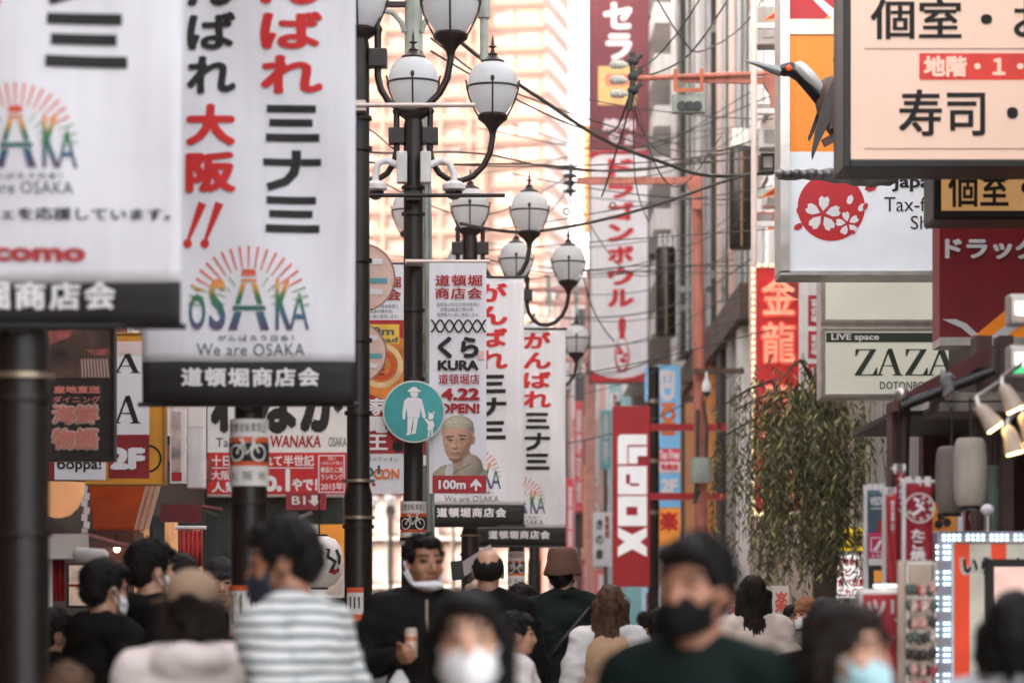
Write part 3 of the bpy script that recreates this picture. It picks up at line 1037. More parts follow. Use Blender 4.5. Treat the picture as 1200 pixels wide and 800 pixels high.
net_pattern(t, 505, 375, 570, 389, d, m_ink)
text(t, 'くら', (513, 394, 561, 420), d, m_ink, .05)
text(t, 'KURA', (513, 422, 561, 434), d, m_ink, .05)
text(t, '道頓堀店', (514, 438, 562, 450), d, m_inkdred, .01)
text(t, '4.22', (517, 454.5, 562, 469), d, m_inkdred, .05)
text(t, 'OPEN!', (514, 472.5, 562, 484), d, m_inkdred, .045)
m = MB(); px_poly(m, [(560, 411), (567, 411), (567, 421), (560, 421)], d, .0035); m.build('seal_mark', M('pink_seal', (226, 180, 180), .7), t)
# printed portrait of a generic man: a photographic print computed from rounded forms
def portrait_print(par, x0, y0, x1, y1, d):
    nx, ny = 126, 142
    E = [  # centre x, y (photo pixels), depth, radii, kind
        (536, 512, 0, 17.5, 24, 17, 0), (535, 522, 0, 14.5, 18.5, 17.5, 0), (534, 536, 1.5, 8.5, 5, 12, 0), (533.2, 518, 14, 2.6, 9, 5.2, 0), (533, 523.5, 15.5, 4.4, 3.0, 4.4, 0),
        (527, 511.8, 11, 5, 2.2, 5, 0), (541.5, 510.6, 11, 5.5, 2.2, 5, 0), (526, 520, 8.5, 5, 5, 6, 0), (543.5, 519, 8.5, 6, 5.5, 6, 0), (533.6, 529.6, 12.5, 6, 1.5, 4, 0), (533.8, 532.3, 12, 5, 1.6, 4, 0),
        (554.2, 514.5, -3, 2.8, 6.5, 4, 0), (542, 541, -8, 12, 18, 14, 0), (537, 499, -1, 18.2, 13, 17, 1), (550, 505, -5, 6, 11, 9, 1), (521.5, 504, -4, 4.5, 9, 8, 1),
        (540, 566, -6, 38, 24, 17, 2), (552, 548, -2, 14, 16, 14, 2), (526, 556, 0, 16, 12, 12, 2)]
    def hgt(px, py):
        best, kind = -1e9, -1
        for cx, cy, cz, rx, ry, rz, kd in E:
            q = 1 - ((px-cx)/rx)**2 - ((py-cy)/ry)**2
            if q > 0:
                h = cz + rz*math.sqrt(q)
                if kd == 1 and py > 501.5 + 1.6*math.sin(px*.9) + .5*math.sin(px*2.3) + .028*(px-536)**2 * (1 if px > 536 else .9) and abs(px-536) < 15.5: continue
                if h > best: best, kind = h, kd
        return best, kind
    Lv = Vector((-.42, -.5, .76)).normalized()
    cols, vs, fs = [], [], []
    nz_ = lambda a, b_, s_: noise.noise(Vector((a*s_, b_*s_, 3.1)))
    H = {}
    for j in range(ny + 1):
        for i in range(nx + 1):
            H[i, j] = hgt(x0 + (x1-x0)*i/nx, y0 + (y1-y0)*j/ny)
    sm = {}
    for j in range(ny + 1):
        for i in range(nx + 1):
            acc = n_ = 0
            k0 = H[i, j][1]
            for dj in (-2, -1, 0, 1, 2):
                for di in (-2, -1, 0, 1, 2):
                    q = H.get((i+di, j+dj))
                    if q and q[1] >= 0 and (q[1] == k0): acc += q[0]; n_ += 1
            sm[i, j] = acc / n_ if n_ else 0
    bgc = lin((226, 224, 228))
    for j in range(ny + 1):
        for i in range(nx + 1):
            px, py = x0 + (x1-x0)*i/nx, y0 + (y1-y0)*j/ny
            q = W(px, py, d); vs.append((q.x, d - .004, q.z))
            k = H[i, j][1]
            if k < 0:
                cols.append(bgc); continue
            g = lambda a, b_: sm[a, b_] if (a, b_) in sm and H[a, b_][1] == k else sm[i, j]
            sx = (g(i+1, j) - g(i-1, j)) / (2*(x1-x0)/nx); sy = (g(i, j+1) - g(i, j-1)) / (2*(y1-y0)/ny)
            n3 = Vector((-sx, -sy, 1)).normalized()
            sh = max(0, n3.dot(Lv)) * .62 + .44
            if k == 0: c = Vector(lin((214, 166, 138)))
            elif k == 1: c = Vector(lin((196, 184, 160))) * (1 + .7*nz_(px*1.0, py*.3, 1.6))
            else: c = Vector(lin((170, 156, 134))) * (1 + .08*nz_(px, py, .5))
            if k == 0:
                for ex, ey in ((527.6, 515.6), (541.8, 514.4)):      # eyes and brows
                    u = ((px-ex)/4.2)**2 + ((py-ey)/1.5)**2
                    if u < 1: c = c.lerp(Vector(lin((52, 36, 32))), .85*(1-u*.5))
                    u = ((px-ex+.2)/5.6)**2 + ((py-ey+4.2+.06*(px-ex)*(1 if ex < 535 else -1))/1.25)**2
                    if u < 1: c = c.lerp(Vector(lin((96, 70, 54))), .8)
                    u = ((px-ex)/5)**2 + ((py-ey-3.2)/1.6)**2
                    if u < 1: c *= .86
                u = ((px-533.8)/6.2)**2 + ((py-530.9)/.8)**2
                if u < 1: c = c.lerp(Vector(lin((120, 66, 60))), .8)
                u = ((px-533.4)/4.6)**2 + ((py-525.6)/1.0)**2
                if u < 1: c *= .72
                for sgn, ax in ((-1, 526.2), (1, 541.5)):              # folds beside the mouth
                    if abs(px - (ax + sgn*(py-524)*.22)) < .8 and 523 < py < 532: c *= .82
                if py > 533 and abs(px-533.5) < 9: c *= .94 + .05*nz_(px, py, 2)
                if py > 537 + .1*(px-533): sh *= .72
            if k == 2 and abs((py - 545) - (548 - px)*.55) < 1.1 and 528 < px < 552: c *= .62
            if k == 2 and px < 531 and py > 543 and px - 520 > (py-557)*-.3 and px < 533 - (py-543)*.2 and px > 521.5: c = Vector(lin((206, 202, 200)))
            cols.append(tuple(min(.85, v) for v in c * sh))
    for j in range(ny):
        for i in range(nx):
            a_ = j*(nx+1)+i
            fs.append((a_, a_+nx+1, a_+nx+2, a_+1))
    m = MB(); m.add(vs, fs)
    mt = bpy.data.materials.new('portrait_print'); mt.use_nodes = True
    at = mt.node_tree.nodes.new('ShaderNodeVertexColor'); at.layer_name = 'print'
    mt.node_tree.links.new(at.outputs['Color'], mt.node_tree.nodes['Principled BSDF'].inputs['Base Color'])
    mt.node_tree.nodes['Principled BSDF'].inputs['Roughness'].default_value = .7
    o = m.build('portrait', mt, par)
    ca = o.data.color_attributes.new('print', 'FLOAT_COLOR', 'POINT')
    flat = []
    for c in cols: flat += [c[0], c[1], c[2], 1.0]
    ca.data.foreach_set('color', flat)
portrait_print(t, 507, 486, 569.8, 557, d)
m = MB(); rect(m, 507, 557, 570, 577.5, d, .0055); m.build('red_box', m_red, t)
text(t, '100m', (514, 562, 546, 573), d, m_inkw, .04, eps=.009)
m = MB(); px_poly(m, [(556.5, 575), (556.5, 568), (551.5, 571), (551.5, 567.5), (557.8, 560.5), (564, 567.5), (564, 571), (559.2, 568), (559.2, 575)], d, .009); m.build('arrow_mark', m_inkw, t)

# twin on the other side of the pole
t = sign('lamp_banner', 'orange and red electronics shop banner left of the round teal sign', 'banner', 440, 578, d)
a, b = W(407, 578, d), W(473, 310, d)
MB().box(a.x, b.x, d, d + .004, a.z, b.z).build('cloth', m_cloth, t)
m = MB(); m.tube([W(403, 309, d) + Vector((0, .02, 0)), W(473.5, 309, d) + Vector((0, .02, 0))], .011, 8); m.build('top_rod', m_pole, t)
head_strip(t, 408, d, 310)
sheet(t, 'red_field', (407, 375, 473, 531), d, m_red)
m = MB(); px_poly(m, [(407, 398), (440, 392), (473, 396), (473, 465), (455, 470), (407, 452)], d, .0045); m.build('orange_field', M('orange_print', (226, 128, 50), .7, var=.3, scale=5), t)
m = MB(); c0 = W(446, 428, d); ring(m, c0.x, c0.z, .115, .15, d - .006); m.build('swirl_mark', M('pale_orange_print', (240, 196, 140), .7, var=.2), t)
m = MB(); c0 = W(446, 428, d); ring(m, c0.x, c0.z, .07, .10, d - .006); m.build('swirl_mark', M('deep_orange_print', (206, 84, 34), .7, var=.2), t)
sheet(t, 'yellow_box', (410, 380, 468, 403), d, M('yellow_print', (238, 192, 74), .7), .006)
text(t, '30m', (426, 383, 462, 393), d, m_inkgrey, .02, eps=.008)
text(t, 'ahead', (430, 395, 466, 401), d, m_inkgrey, .02, eps=.008)
text(t, '大満足', (412, 421, 452, 440), d, m_inkdred, .03, eps=.008, slant=.2)
text(t, '家電王', (430, 466, 455, 527), d, m_inkw, .03, vertical=True, eps=.008)
m = MB(); c0 = W(466, 523, d); m.poly(disc_pts(c0.x, c0.z, .036), d - .007); m.build('badge', m_ink, t)
text(t, 'ベルエディオン', (424, 535, 467, 540), d, m_inkgrey)
text(t, 'ED', (417, 547, 438, 559), d, M('navy_print', (52, 92, 122), .7), .02)
text(t, 'ON', (447, 549, 468, 561), d, M('bright_orange_print', (236, 120, 44), .7), .03)
m = MB(); c0 = W(444, 555, d); ring(m, c0.x, c0.z, .022, .036, d - .006); m.build('ring_mark', M('bright_orange_print', (0, 0, 0)), t)
m = MB(); rect(m, 442.5, 545, 445.5, 555, d, .008); m.build('stem_mark', M('navy_print', (0, 0, 0)), t)
m = MB(); rect(m, 436, 566, 440, 569, d, .004); m.build('dot_mark', m_red, t)

# round teal sign
d = 19.78
t = sign('round_sign', 'round teal pedestrian sign with a white adult and child', 'road sign', 485, 518, d)
c0 = W(485, 482, d)
R0 = 36.5 * d / F
MB().lathe((c0.x, d, c0.z), [(R0, 0), (R0, .012)], 48, 'Y').build('plate', M('pale_sign_rim', (214, 214, 208), .4, var=.1), t)
m = MB(); m.poly(disc_pts(c0.x, c0.z, R0 * .95, 48), d - .003); m.build('face', M('teal_sign_paint', (40, 158, 158), .35, var=.10, scale=4, spec=.6, streak=.12), t)
m = MB()
def T2(pts): px_poly(m, pts, d, .007)
T2([(480, 456), (483, 453.5), (488, 453.5), (490, 456), (493, 457.5), (493, 459), (478, 459), (478, 457.5)])
T2([(481, 459.3), (490, 459.3), (490, 463), (488, 465.5), (483.5, 465.5), (481, 463)])
T2([(477, 466), (480, 465.8), (490, 465.8), (494, 467.5), (495.5, 472), (499, 488), (497.6, 490.5), (495.2, 489), (492.8, 478), (491.8, 489), (489.5, 489), (477.5, 489), (476.4, 478), (475, 486), (474.6, 491), (472, 491), (471.6, 484), (473.6, 470)])
T2([(477.8, 489.3), (484, 489.3), (481.5, 507), (481, 509.5), (475.5, 509.5), (477.4, 506)])
T2([(484.6, 489.3), (490.3, 489.3), (487.6, 504), (487.4, 507.5), (482, 508.8), (483.8, 503)])
m.build('adult_figure', m_inkw, t)
m = MB()
T2([(497.5, 491), (499.2, 490), (503.5, 493.2), (507.6, 492.6), (509.4, 499), (507.6, 501), (506.8, 498), (507.8, 504), (501, 504), (501.6, 497)])
T2([(502, 487), (503, 484), (506.5, 483.6), (508.4, 486.5), (507.4, 490.8), (504, 492), (502, 490)])
T2([(501.8, 482), (503.4, 483.4), (502.2, 485)]); T2([(507.2, 483), (509.4, 481.4), (509, 485)])
T2([(502.2, 504.4), (504.2, 504.4), (503, 511), (501, 511.5)]); T2([(505.4, 504.4), (507.2, 504.4), (507.4, 511), (505.2, 511.6)])
m.build('child_figure', m_inkw, t)
MB().box(c0.x - .03, c0.x + .03, d + .013, 20.02, c0.z - .1, c0.z - .06).build('clamp', m_steel, t)
# dome cameras on white goosenecks
for s, xc, lab in ((-1, 440, 'white dome camera hanging left of the lamp pole with the teal sign'), (1, 532, 'white dome camera hanging right of the lamp pole with the teal sign')):
    dd = 20.0
    t = thing('security_camera', lab, 'camera', W(xc, 240, dd))
    p = [W(485 + s * 12, 198, dd), W(485 + s * 22, 192, dd), W(485 + s * 33, 187.5, dd), W(485 + s * 42, 192, dd), W(xc, 204, dd), W(xc, 216, dd)]
    MB().tube(p, .023, 10).build('gooseneck', m_white, t, smooth=True)
    a = W(485 + s * 14, 215, dd); MB().box(a.x - .035, a.x + .035, dd - .05, dd + .04, a.z, a.z + .21).build('junction_box', M('camera_grey', (206, 204, 200), .5), t, bevel=.008)
    c0 = W(xc, 222, dd)
    MB().lathe(c0, [(.06, -.012), (.078, 0), (.078, .03), (.05, .05), (.025, .06)], 20).build('housing', m_white, t, smooth=True)
    MB().ell(c0 + Vector((0, 0, -.012)), (.058, .058, .06)).build('dome', M('smoked_dome', (22, 22, 24), .1, spec=.8), t, smooth=True)
# pinkish round signs fixed behind the third pole
for (px, py, rr, lab) in ((423, 325, 40, 'upper pale pink disc sign half hidden by the bare pole'), (417, 413, 36, 'lower pale pink disc sign half hidden by the bare pole')):
    dd = 18.2
    c0 = W(px, py, dd)
    t = thing('disc_sign', lab, 'disc sign', c0)
    MB().lathe((c0.x, dd, c0.z), [(rr*dd/F, 0), (rr*dd/F, .03)], 48, 'Y').build('disc', M('pale_pink_acrylic', (232, 194, 176), .3, var=.1, scale=5), t)
    m = MB(); ring(m, c0.x, c0.z, rr*dd/F*.97, rr*dd/F*1.01, dd - .006, 48); m.build('rim', M('brown_rim', (150, 110, 92), .5), t)
    for q, (ya, ya2) in enumerate(((-.55, -.38), (.35, .5))):
        m = MB(); m.box(c0.x + .03, c0.x + .13, dd - .004, dd - .001, c0.z - rr*dd/F*ya2, c0.z - rr*dd/F*ya); m.build('printed_box', m_inkw, t)
    m = MB(); m.box(c0.x + .05, c0.x + .16, dd - .004, dd - .001, c0.z - .035, c0.z - .005); m.build('printed_bar', M('teal_bar', (96, 170, 176), .6), t)
    MB().box(c0.x - .02, c0.x + .02, 17.38, dd - .001, c0.z - .03, c0.z + .01).build('clamp', m_black, t)

# utility pole just behind the fourth lamp
dd = 23.0
t = thing('utility_pole', 'tapering grey green concrete utility pole behind the teal round sign', 'utility pole', (W(491, 0, dd).x, dd, 0))
p0, p1 = W(492, 1000, dd), W(484, -60, dd); p0.z = 0
MB().tube([p0, p1], [.135, .062], 20).build('pole', m_conc, t, smooth=True)
m = MB(); m.tube([W(503, 700, 22.85), W(501, 420, 22.85), W(499, 215, 22.85), W(492, 170, 22.9)], .018, 8)
m.tube([W(508, 700, 22.87), W(505, 330, 22.87), W(503, 200, 22.87), W(494, 60, 22.93)], .014, 8)
m.build('conduit', M('conduit_grey', (130, 136, 126), .6, var=.2), t, smooth=True)
for s in (-1, 1):
    p = [W(484 + s*10, 38, 22.95), W(484 + s*14, 26, 22.95), W(484 + s*24, 15, 22.95), W(484 + s*40, 12, 22.95)]
    MB().tube(p, .02, 8).build('brace', m_conc, t, smooth=True)
MB().box(W(440, 0, 23).x, W(560, 0, 23).x, 22.96, 23.04, W(0, 8, 23).z, W(0, 3, 23).z).build('cross_arm', m_dark, t)
for z in (395, 425, 455, 500):
    MB().lathe((W(488.5, 0, dd).x, dd, W(0, z, dd).z), [(.125, -.015), (.125, .015)], 18).build('steel_band', m_band, t)
sheet(t, 'sticker', (495, 518, 503, 530), 22.845, m_inkdred); sheet(t, 'sticker', (495, 533, 503, 545), 22.845, m_inkw)
t = thing('cable_duct', 'hanging pale grey vertical tube left of the tower', 'tube', W(567, 70, 24))
m = MB(); q = W(567, 70, 24); q2 = W(567, -60, 24)
m.lathe((q.x, 24, 0), [(.032, q.z), (.032, W(0, 22, 24).z), (.05, W(0, 21.5, 24).z), (.05, q2.z)], 16); m.build('tube', m_conc, t, smooth=True)

# --- left-hand shop signs
d = 16.0
t = sign('hanging_sign', 'dark seafood dining sign with fish photo above salmon lettering', 'sign', 92, 537, d)
slab(t, 'panel', (53, 384, 131, 537), d, .12, M('sign_dark_brown', (44, 38, 34), .5, var=.2, streak=.15))
sheet(t, 'photo_print', (55, 386, 129, 443), d, M('fish_photo', (90, 66, 56), .4, var=.7, scale=5), .004)
m = MB()
for i in range(9): px_poly(m, [(95 + i*3.6, 421), (97 + i*3.6, 420), (98 + i*3.8, 442), (96 + i*3.8, 442)], d, .007)
m.build('photo_slats', M('photo_pale', (206, 176, 160), .5), t)
m = MB(); px_poly(m, [(100, 410), (128, 409), (129, 415), (112, 417)], d, .007); px_poly(m, [(57, 388), (90, 386), (80, 396), (58, 404)], d, .007); m.build('photo_shapes', M('photo_red', (176, 96, 84), .5, var=.4, scale=14), t)
mp = M('salmon_print', (226, 138, 122), .6); mo = M('cream_outline', (226, 196, 176), .6)
text(t, '産地直送', (63, 452, 118, 461), d, mp, .05)
text(t, 'ダイニング', (62, 464, 118, 472), d, mp, .02)
text(t, '海鮮', (60, 472.5, 117, 498), d, mo, .085); text(t, '海鮮', (62, 474.5, 115, 496), d, mp, .03, eps=.011)
text(t, '物語', (60, 500, 117, 528), d, mo, .085); text(t, '物語', (62, 502, 115, 526), d, mp, .03, eps=.011)
frame(t, 'frame', (53, 384, 131, 537), d, .015, .1, m_black)

def serif_A(mb, x0, y0, x1, y1, d, eps=.006):
    w, h = x1 - x0, y1 - y0
    X = lambda u: x0 + u * w
    Y = lambda v: y0 + v * h
    for P in ([(.02, 1), (.02, .96), (.10, .95), (.45, .02), (.53, .02), (.18, .95), (.27, .96), (.27, 1)],
              [(.42, .1), (.53, .02), (.55, 0), (.60, 0), (.92, .95), (1, .96), (1, 1), (.62, 1), (.62, .96), (.72, .95)]):
        px_poly(mb, [(X(a), Y(b)) for a, b in P], d, eps)
    px_poly(mb, [(X(.26), Y(.62)), (X(.62), Y(.62)), (X(.62), Y(.66)), (X(.26), Y(.66))], d, eps + .0006)
d = 18.0
t = sign('shop_sign', 'yellow edged signboard with black serif capitals and second floor mark', 'sign', 120, 566, d)
slab(t, 'board', (40, 392, 191, 566), d, .14, M('yellow_board', (222, 152, 44), .5, var=.1, streak=.1))
sheet(t, 'white_panel', (131, 402, 175, 509), d, m_inkw)
sheet(t, 'top_strip', (131, 400, 175, 416), d, M('pale_pink_strip', (232, 206, 200), .6), .006)
m = MB(); serif_A(m, 133, 414, 165, 437, d); serif_A(m, 133, 463, 165, 496, d); m.build('lettering', m_ink, t)
sheet(t, 'red_panel', (127, 509.5, 175, 560), d, M('rust_red_panel', (146, 30, 34), .5, var=.12))
text(t, '2F', (129, 524, 170, 550), d, m_inkw, .07)
sheet(t, 'red_panel', (50, 537, 64, 562), d, M('rust_red_panel', (0, 0, 0)))
sheet(t, 'white_panel', (64, 537, 124, 562), d, m_inkw)
text(t, 'ooppa!', (67, 537, 119, 553), d, m_ink, .02)
m = MB(); c0 = W(173, 537, d); ring(m, c0.x, c0.z, 14*d/F, 16.5*d/F, d - .002); m.build('ring_mark', m_ink, t)
for s in (402, 402):
    pass
frame(t, 'frame', (40, 392, 191, 566), d, .012, .13, M('brass_edge', (170, 120, 50), .4, metal=.4))
MB().box(-3.0, W(60, 0, d).x, d + .145, d + .2, W(0, 480, d).z, W(0, 470, d).z).build('bracket', m_black, t)

# big orange tub-shaped lamp box and small fittings under it
d = 18.6
t = sign('light_box', 'large orange brown tapering box sign hanging under the yellow board', 'light box', 130, 626, d)
a = [W(104, 567, d), W(172, 567, d), W(158, 620, d), W(108, 620, d)]
m = MB(); m.poly([(p.x, p.z) for p in a], d, .5); m.build('shell', M('orange_lacquer', (164, 64, 28), .28, var=.25, scale=3, emit=.12), t, bevel=.01)
for i in range(3):
    m = MB(); px_poly(m, [(171 + i*6.5, 567), (175 + i*6.5, 567), (160 + i*6.5, 620), (157 + i*6.5, 620)], d, .004, .06); m.build('side_slat', M('cream_slat', (222, 190, 170), .5), t)
slab(t, 'base_board', (94, 621, 156, 634), d - .05, .55, M('brown_board', (104, 62, 44), .6, var=.2))
t = sign('round_lamp', 'glowing orange round paper lamp at the left shopfront', 'lamp', 70, 606, 16.6)
c0 = W(68, 575, 16.6)
MB().lathe(c0 + Vector((0, 0, -.15)), [(.02, 0), (.07, .015), (.115, .06), (.14, .12), (.15, .19), (.15, .2)], 24).build('shade', M('orange_paper', (232, 168, 116), .6, var=.1, emit=.22), t, smooth=True)
m = MB()
for zo in (.052,): m.lathe(c0 + Vector((0, 0, zo)), [(.1525, -.004), (.1525, .004)], 24)
m.tube([c0 + Vector((0, 0, .14)), c0 + Vector((0, 0, .32))], .006, 6)
m.build('rib', m_black, t)
t = sign('paper_strip', 'white cut paper streamer hanging beside the round orange lamp', 'streamer', 100, 628, 17)
m = MB()
for i in range(7):
    x = 96 + 2.5 * (i % 2); y = 568 + i * 8.4
    px_poly(m, [(x, y), (x + 7, y + 1), (x + 6, y + 9), (x - 1, y + 8)], 17 - .012 * (i % 3), .002, .002)
m.build('streamer', m_inkw, t)
def awning(label, box, d, mat, mat2, rows=1):
    t = sign('awning', label, 'awning', (box[0]+box[2])/2, box[3], d)
    a, b = W(box[0], box[3], d), W(box[2], box[1], d)
    m = MB()
    m.add([(a.x, d, a.z + .12), (b.x, d, a.z + .12), (b.x, d + 1.6, b.z), (a.x, d + 1.6, b.z), (a.x, d, a.z + .105), (b.x, d, a.z + .105), (b.x, d + 1.6, b.z - .02), (a.x, d + 1.6, b.z - .02)],
          [(0, 1, 2, 3), (7, 6, 5, 4), (0, 4, 5, 1), (1, 5, 6, 2), (3, 2, 6, 7), (0, 3, 7, 4)])
    m.build('canopy', mat, t)
    MB().box(a.x, b.x, d - .012, d - .002, a.z - .01, a.z + .115).build('valance', mat2, t)
    for x in (a.x + .05, b.x - .05):
        MB().tube([(x, d + .05, a.z + .1), (x, d + 1.6, a.z + .1)], .012, 6).build('arm', m_black, t)
    return t
awning('maroon and white striped awning rolled out below the orange box', (40, 628, 104, 652), 15.2, M('maroon_awning', (150, 84, 84), .7, var=.15), M('off_white_canvas', (206, 196, 188), .8))
t = sign('canvas_roll', 'rolled grey white canvas at the end of the striped awning', 'canvas roll', 106, 660, 15.0)
p = [W(86, 648, 15.0), W(90, 649, 15.0), W(122, 651.5, 15.0), W(127, 652, 15.0)]
MB().tube(p, [.02, .036, .036, .02], 14).build('roll', M('roll_canvas', (196, 188, 184), .8, var=.08), t, smooth=True)
t = sign('noren_cloth', 'hanging red cloth beneath the rolled canvas', 'cloth', 68, 705, 15.4)
m = MB(); v2 = []
for i in range(13):
    for z in (704, 656): v2.append(W(61 + i * 1.2, z, 15.4) + Vector((0, .02 * math.sin(i * 1.4), 0)))
m.add(v2, [(2*i, 2*i+2, 2*i+3, 2*i+1) for i in range(12)]); m.build('cloth', m_red, t, smooth=True).modifiers.new('c', 'SOLIDIFY').thickness = .006
MB().tube([W(59, 632, 15.35), W(59, 790, 15.35)], .012, 8).build('pole', m_white, t)
t = sign('noren_cloth', 'bright red patterned cloth low at the left shopfront', 'cloth', 58, 780, 14)
m = MB(); v2 = []
for i in range(13):
    for z in (800, 715): v2.append(W(50 + i * 1.25, z, 14) + Vector((0, .02 * math.sin(i * 1.7), 0)))
m.add(v2, [(2*i, 2*i+2, 2*i+3, 2*i+1) for i in range(12)]); m.build('cloth', M('speckled_red_cloth', (190, 30, 44), .8, var=.5, scale=30), t, smooth=True).modifiers.new('c', 'SOLIDIFY').thickness = .006
t = sign('display_case', 'lit cream menu case between the shop timbers', 'display case', 92, 712, 17.5)
slab(t, 'case', (78, 660, 108, 712), 17.5, .3, m_dark)
sheet(t, 'menu_panel', (81, 662, 106, 709), 17.5, M('lit_menu', (216, 190, 164), .6, var=.25, scale=8, emit=.12), .004)
sheet(t, 'menu_line', (81, 684, 106, 687), 17.5, m_inkdred, .008)
t = sign('wall_lamp', 'tiny warm bulb glowing above the people in black', 'lamp', 137, 650, 17.8)
MB().ell(W(137, 643, 17.8), .022).build('bulb', M('warm_bulb', (255, 200, 140), .4, emit=1.6), t, smooth=True)
MB().lathe(W(137, 640, 17.8), [(.016, .0), (.010, .03), (.006, .07)], 10).build('holder', m_black, t)

awning('maroon pleated awning on the cream building', (188, 585, 236, 610), 21.5, m_maroon, m_maroon)
t = sign('noren_cloth', 'red curtain hanging below the maroon awning', 'cloth', 224, 660, 21.2)
m = MB(); v2 = []
for i in range(17):
    for z in (662, 620): v2.append(W(211 + i * 1.6, z + (i % 3), 21.2) + Vector((0, .025 * math.sin(i * 1.9), 0)))
m.add(v2, [(2*i, 2*i+2, 2*i+3, 2*i+1) for i in range(16)]); m.build('cloth', M('faded_red_cloth', (196, 64, 58), .8, var=.15), t, smooth=True).modifiers.new('c', 'SOLIDIFY').thickness = .006
MB().tube([W(205, 618, 21.2), W(242, 618, 21.2)], .014, 6).build('rail', m_white, t)
t = sign('shop_sign', 'narrow lit white wall sign with red patch on the cream building', 'sign', 208, 570, 22)
slab(t, 'panel', (199, 479, 217, 566), 22, .1, m_white); sheet(t, 'picture', (201, 482, 212, 552), 22, M('shop_picture', (190, 170, 160), .4, var=.5, scale=6), .004)
sheet(t, 'red_patch', (201, 553, 213, 563), 22, m_red, .006)
t = sign('box_sign', 'plain white projecting box beside the cream wall sign', 'sign', 228, 575, 22.5)
slab(t, 'panel', (219, 470, 239, 572), 22.5, .18, m_white, bevel=.01); sheet(t, 'label', (221, 478, 237, 500), 22.5, m_paper, .004)
MB().box(-2.92, W(221, 0, 22.5).x, 22.55, 22.6, W(0, 520, 22.5).z, W(0, 510, 22.5).z).build('bracket', m_black, t)

d = 28.4
t = sign('stall_sign', 'wide white and red snack stall sign with big brushed black lettering', 'sign', 325, 580, d)
slab(t, 'board', (243, 428, 407, 580), d, .1, M('sign_vinyl', (232, 228, 224), .6, var=.05))
sheet(t, 'red_field', (243, 530, 407, 579), d, M('stall_red', (198, 34, 32), .6, var=.07))
text(t, 'わなか', (247, 436, 402, 508), d, m_ink, .055)
text(t, 'Takoyaki', (253, 513, 306, 527), d, m_ink)
text(t, 'WANAKA', (317, 510, 376, 524), d, m_inkdred, .02, slant=.1)
text(t, 'OSAKA', (385, 512, 406, 523), d, m_ink)
text(t, '十日間に売れて半世記', (248, 533, 368, 546), d, m_inkw, .025)
m = MB(); rect(m, 248, 547.5, 368, 548.6, d, .007); m.build('rule', m_inkw, t)
text(t, '大阪で', (248, 551, 280, 562), d, m_inkw, .02); text(t, '人類', (248, 564, 280, 577), d, m_inkw, .03)
text(t, 'No.1', (288, 549, 340, 576), d, m_inkw, .05); text(t, 'やで！', (342, 560, 372, 575), d, m_inkw, .05)
m = MB(); a, b = W(373, 577, d), W(404, 533, d)
for q in ((a.x, b.x, a.z, a.z + .01), (a.x, b.x, b.z - .01, b.z), (a.x, a.x + .01, a.z + .0101, b.z - .0101), (b.x - .01, b.x, a.z + .0101, b.z - .0101)):
    m.poly([(q[0], q[2]), (q[1], q[2]), (q[1], q[3]), (q[0], q[3])], d - .007)
m.build('box_rule', m_inkw, t)
for i, (s, h) in enumerate((('芸能人', 4.5), ('1,000人が選ぶ', 4.5), ('絶品たこ焼', 7), ('ランキング', 7), ('2015年', 9))):
    y = (534.5, 540, 546.5, 555, 565)[i]
    text(t, s, (384 if i == 0 else 376, y, 394 if i == 0 else 402, y + h), d, m_inkw, .02 if h > 5 else 0)
MB().tube([W(243, 581, d), W(407, 581, d)], .012, 6).build('bottom_rail', m_steel, t)
d = 28.2
t = sign('basement_sign', 'small red sign with white down arrow under the wide stall sign', 'sign', 360, 597, d)
slab(t, 'panel', (335, 577, 382, 597), d, .08, M('deep_red', (150, 38, 48), .5))
text(t, 'B1', (342, 581, 358, 591), d, m_paper, .02)
m = MB(); px_poly(m, [(365, 580), (372, 580), (372, 586), (376, 586), (368.5, 593), (361, 586), (365, 586)], d, .006); m.build('arrow_mark', m_paper, t)
# stall below
t = sign('orange_signboard', 'orange menu board beside the round white lantern', 'sign', 390, 665, 28.45)
slab(t, 'panel', (360, 614, 406, 700), 28.45, .06, m_paper); sheet(t, 'orange_field', (374, 614, 406, 664), 28.45, M('menu_orange', (236, 150, 50), .6, emit=.1), .004)
sheet(t, 'notice', (384, 668, 403, 696), 28.45, M('pale_notice', (226, 206, 196), .6, var=.2, scale=10), .004)
t = sign('paper_lantern', 'round white paper lantern with black and red brushwork above the striped shirt', 'lantern', 376, 690, 22)
c0 = W(374, 658, 22)
m = MB(); m.lathe(c0, [(.06, -.19), (.12, -.165), (.165, -.1), (.185, 0), (.165, .1), (.12, .165), (.06, .19)], 24); m.build('shade', M('lantern_paper', (232, 226, 222), .7, var=.05, bump=.4), t, smooth=True)
m = MB()
for sg in (-.19, .19): m.lathe(c0 + Vector((0, 0, sg)), [(.065, -.012), (.065, .012)], 18)
m.tube([c0 + Vector((0, 0, .2)), c0 + Vector((0, 0, .5))], .006, 6); m.build('rim', m_black, t)
m = MB()
def on_ball(pts, w, mat, nm):
    m = MB(); o = stroke2d(pts, w); k = len(pts)
    for i in range(k-1):
        q = [o[i], o[i+1], o[2*k-2-i], o[2*k-1-i]]
        m.add([(c0.x + .19*math.sin(a)*math.cos(b*.9), 22 - .19*math.cos(a)*math.cos(b*.9) , c0.z + .19*math.sin(b)*.96) for a, b in q], [(0, 1, 2, 3)])
    m.build(nm, mat, t)
on_ball([(.2, .7), (.5, .5), (.4, .2), (.75, .0), (.6, -.3)], .16, m_ink, 'brushwork'); on_ball([(.9, .5), (1.0, .2), (.95, -.1)], .18, m_ink, 'brushwork')
on_ball([(.5, -.35), (.8, -.45), (1.0, -.3)], .2, m_red, 'brushwork')
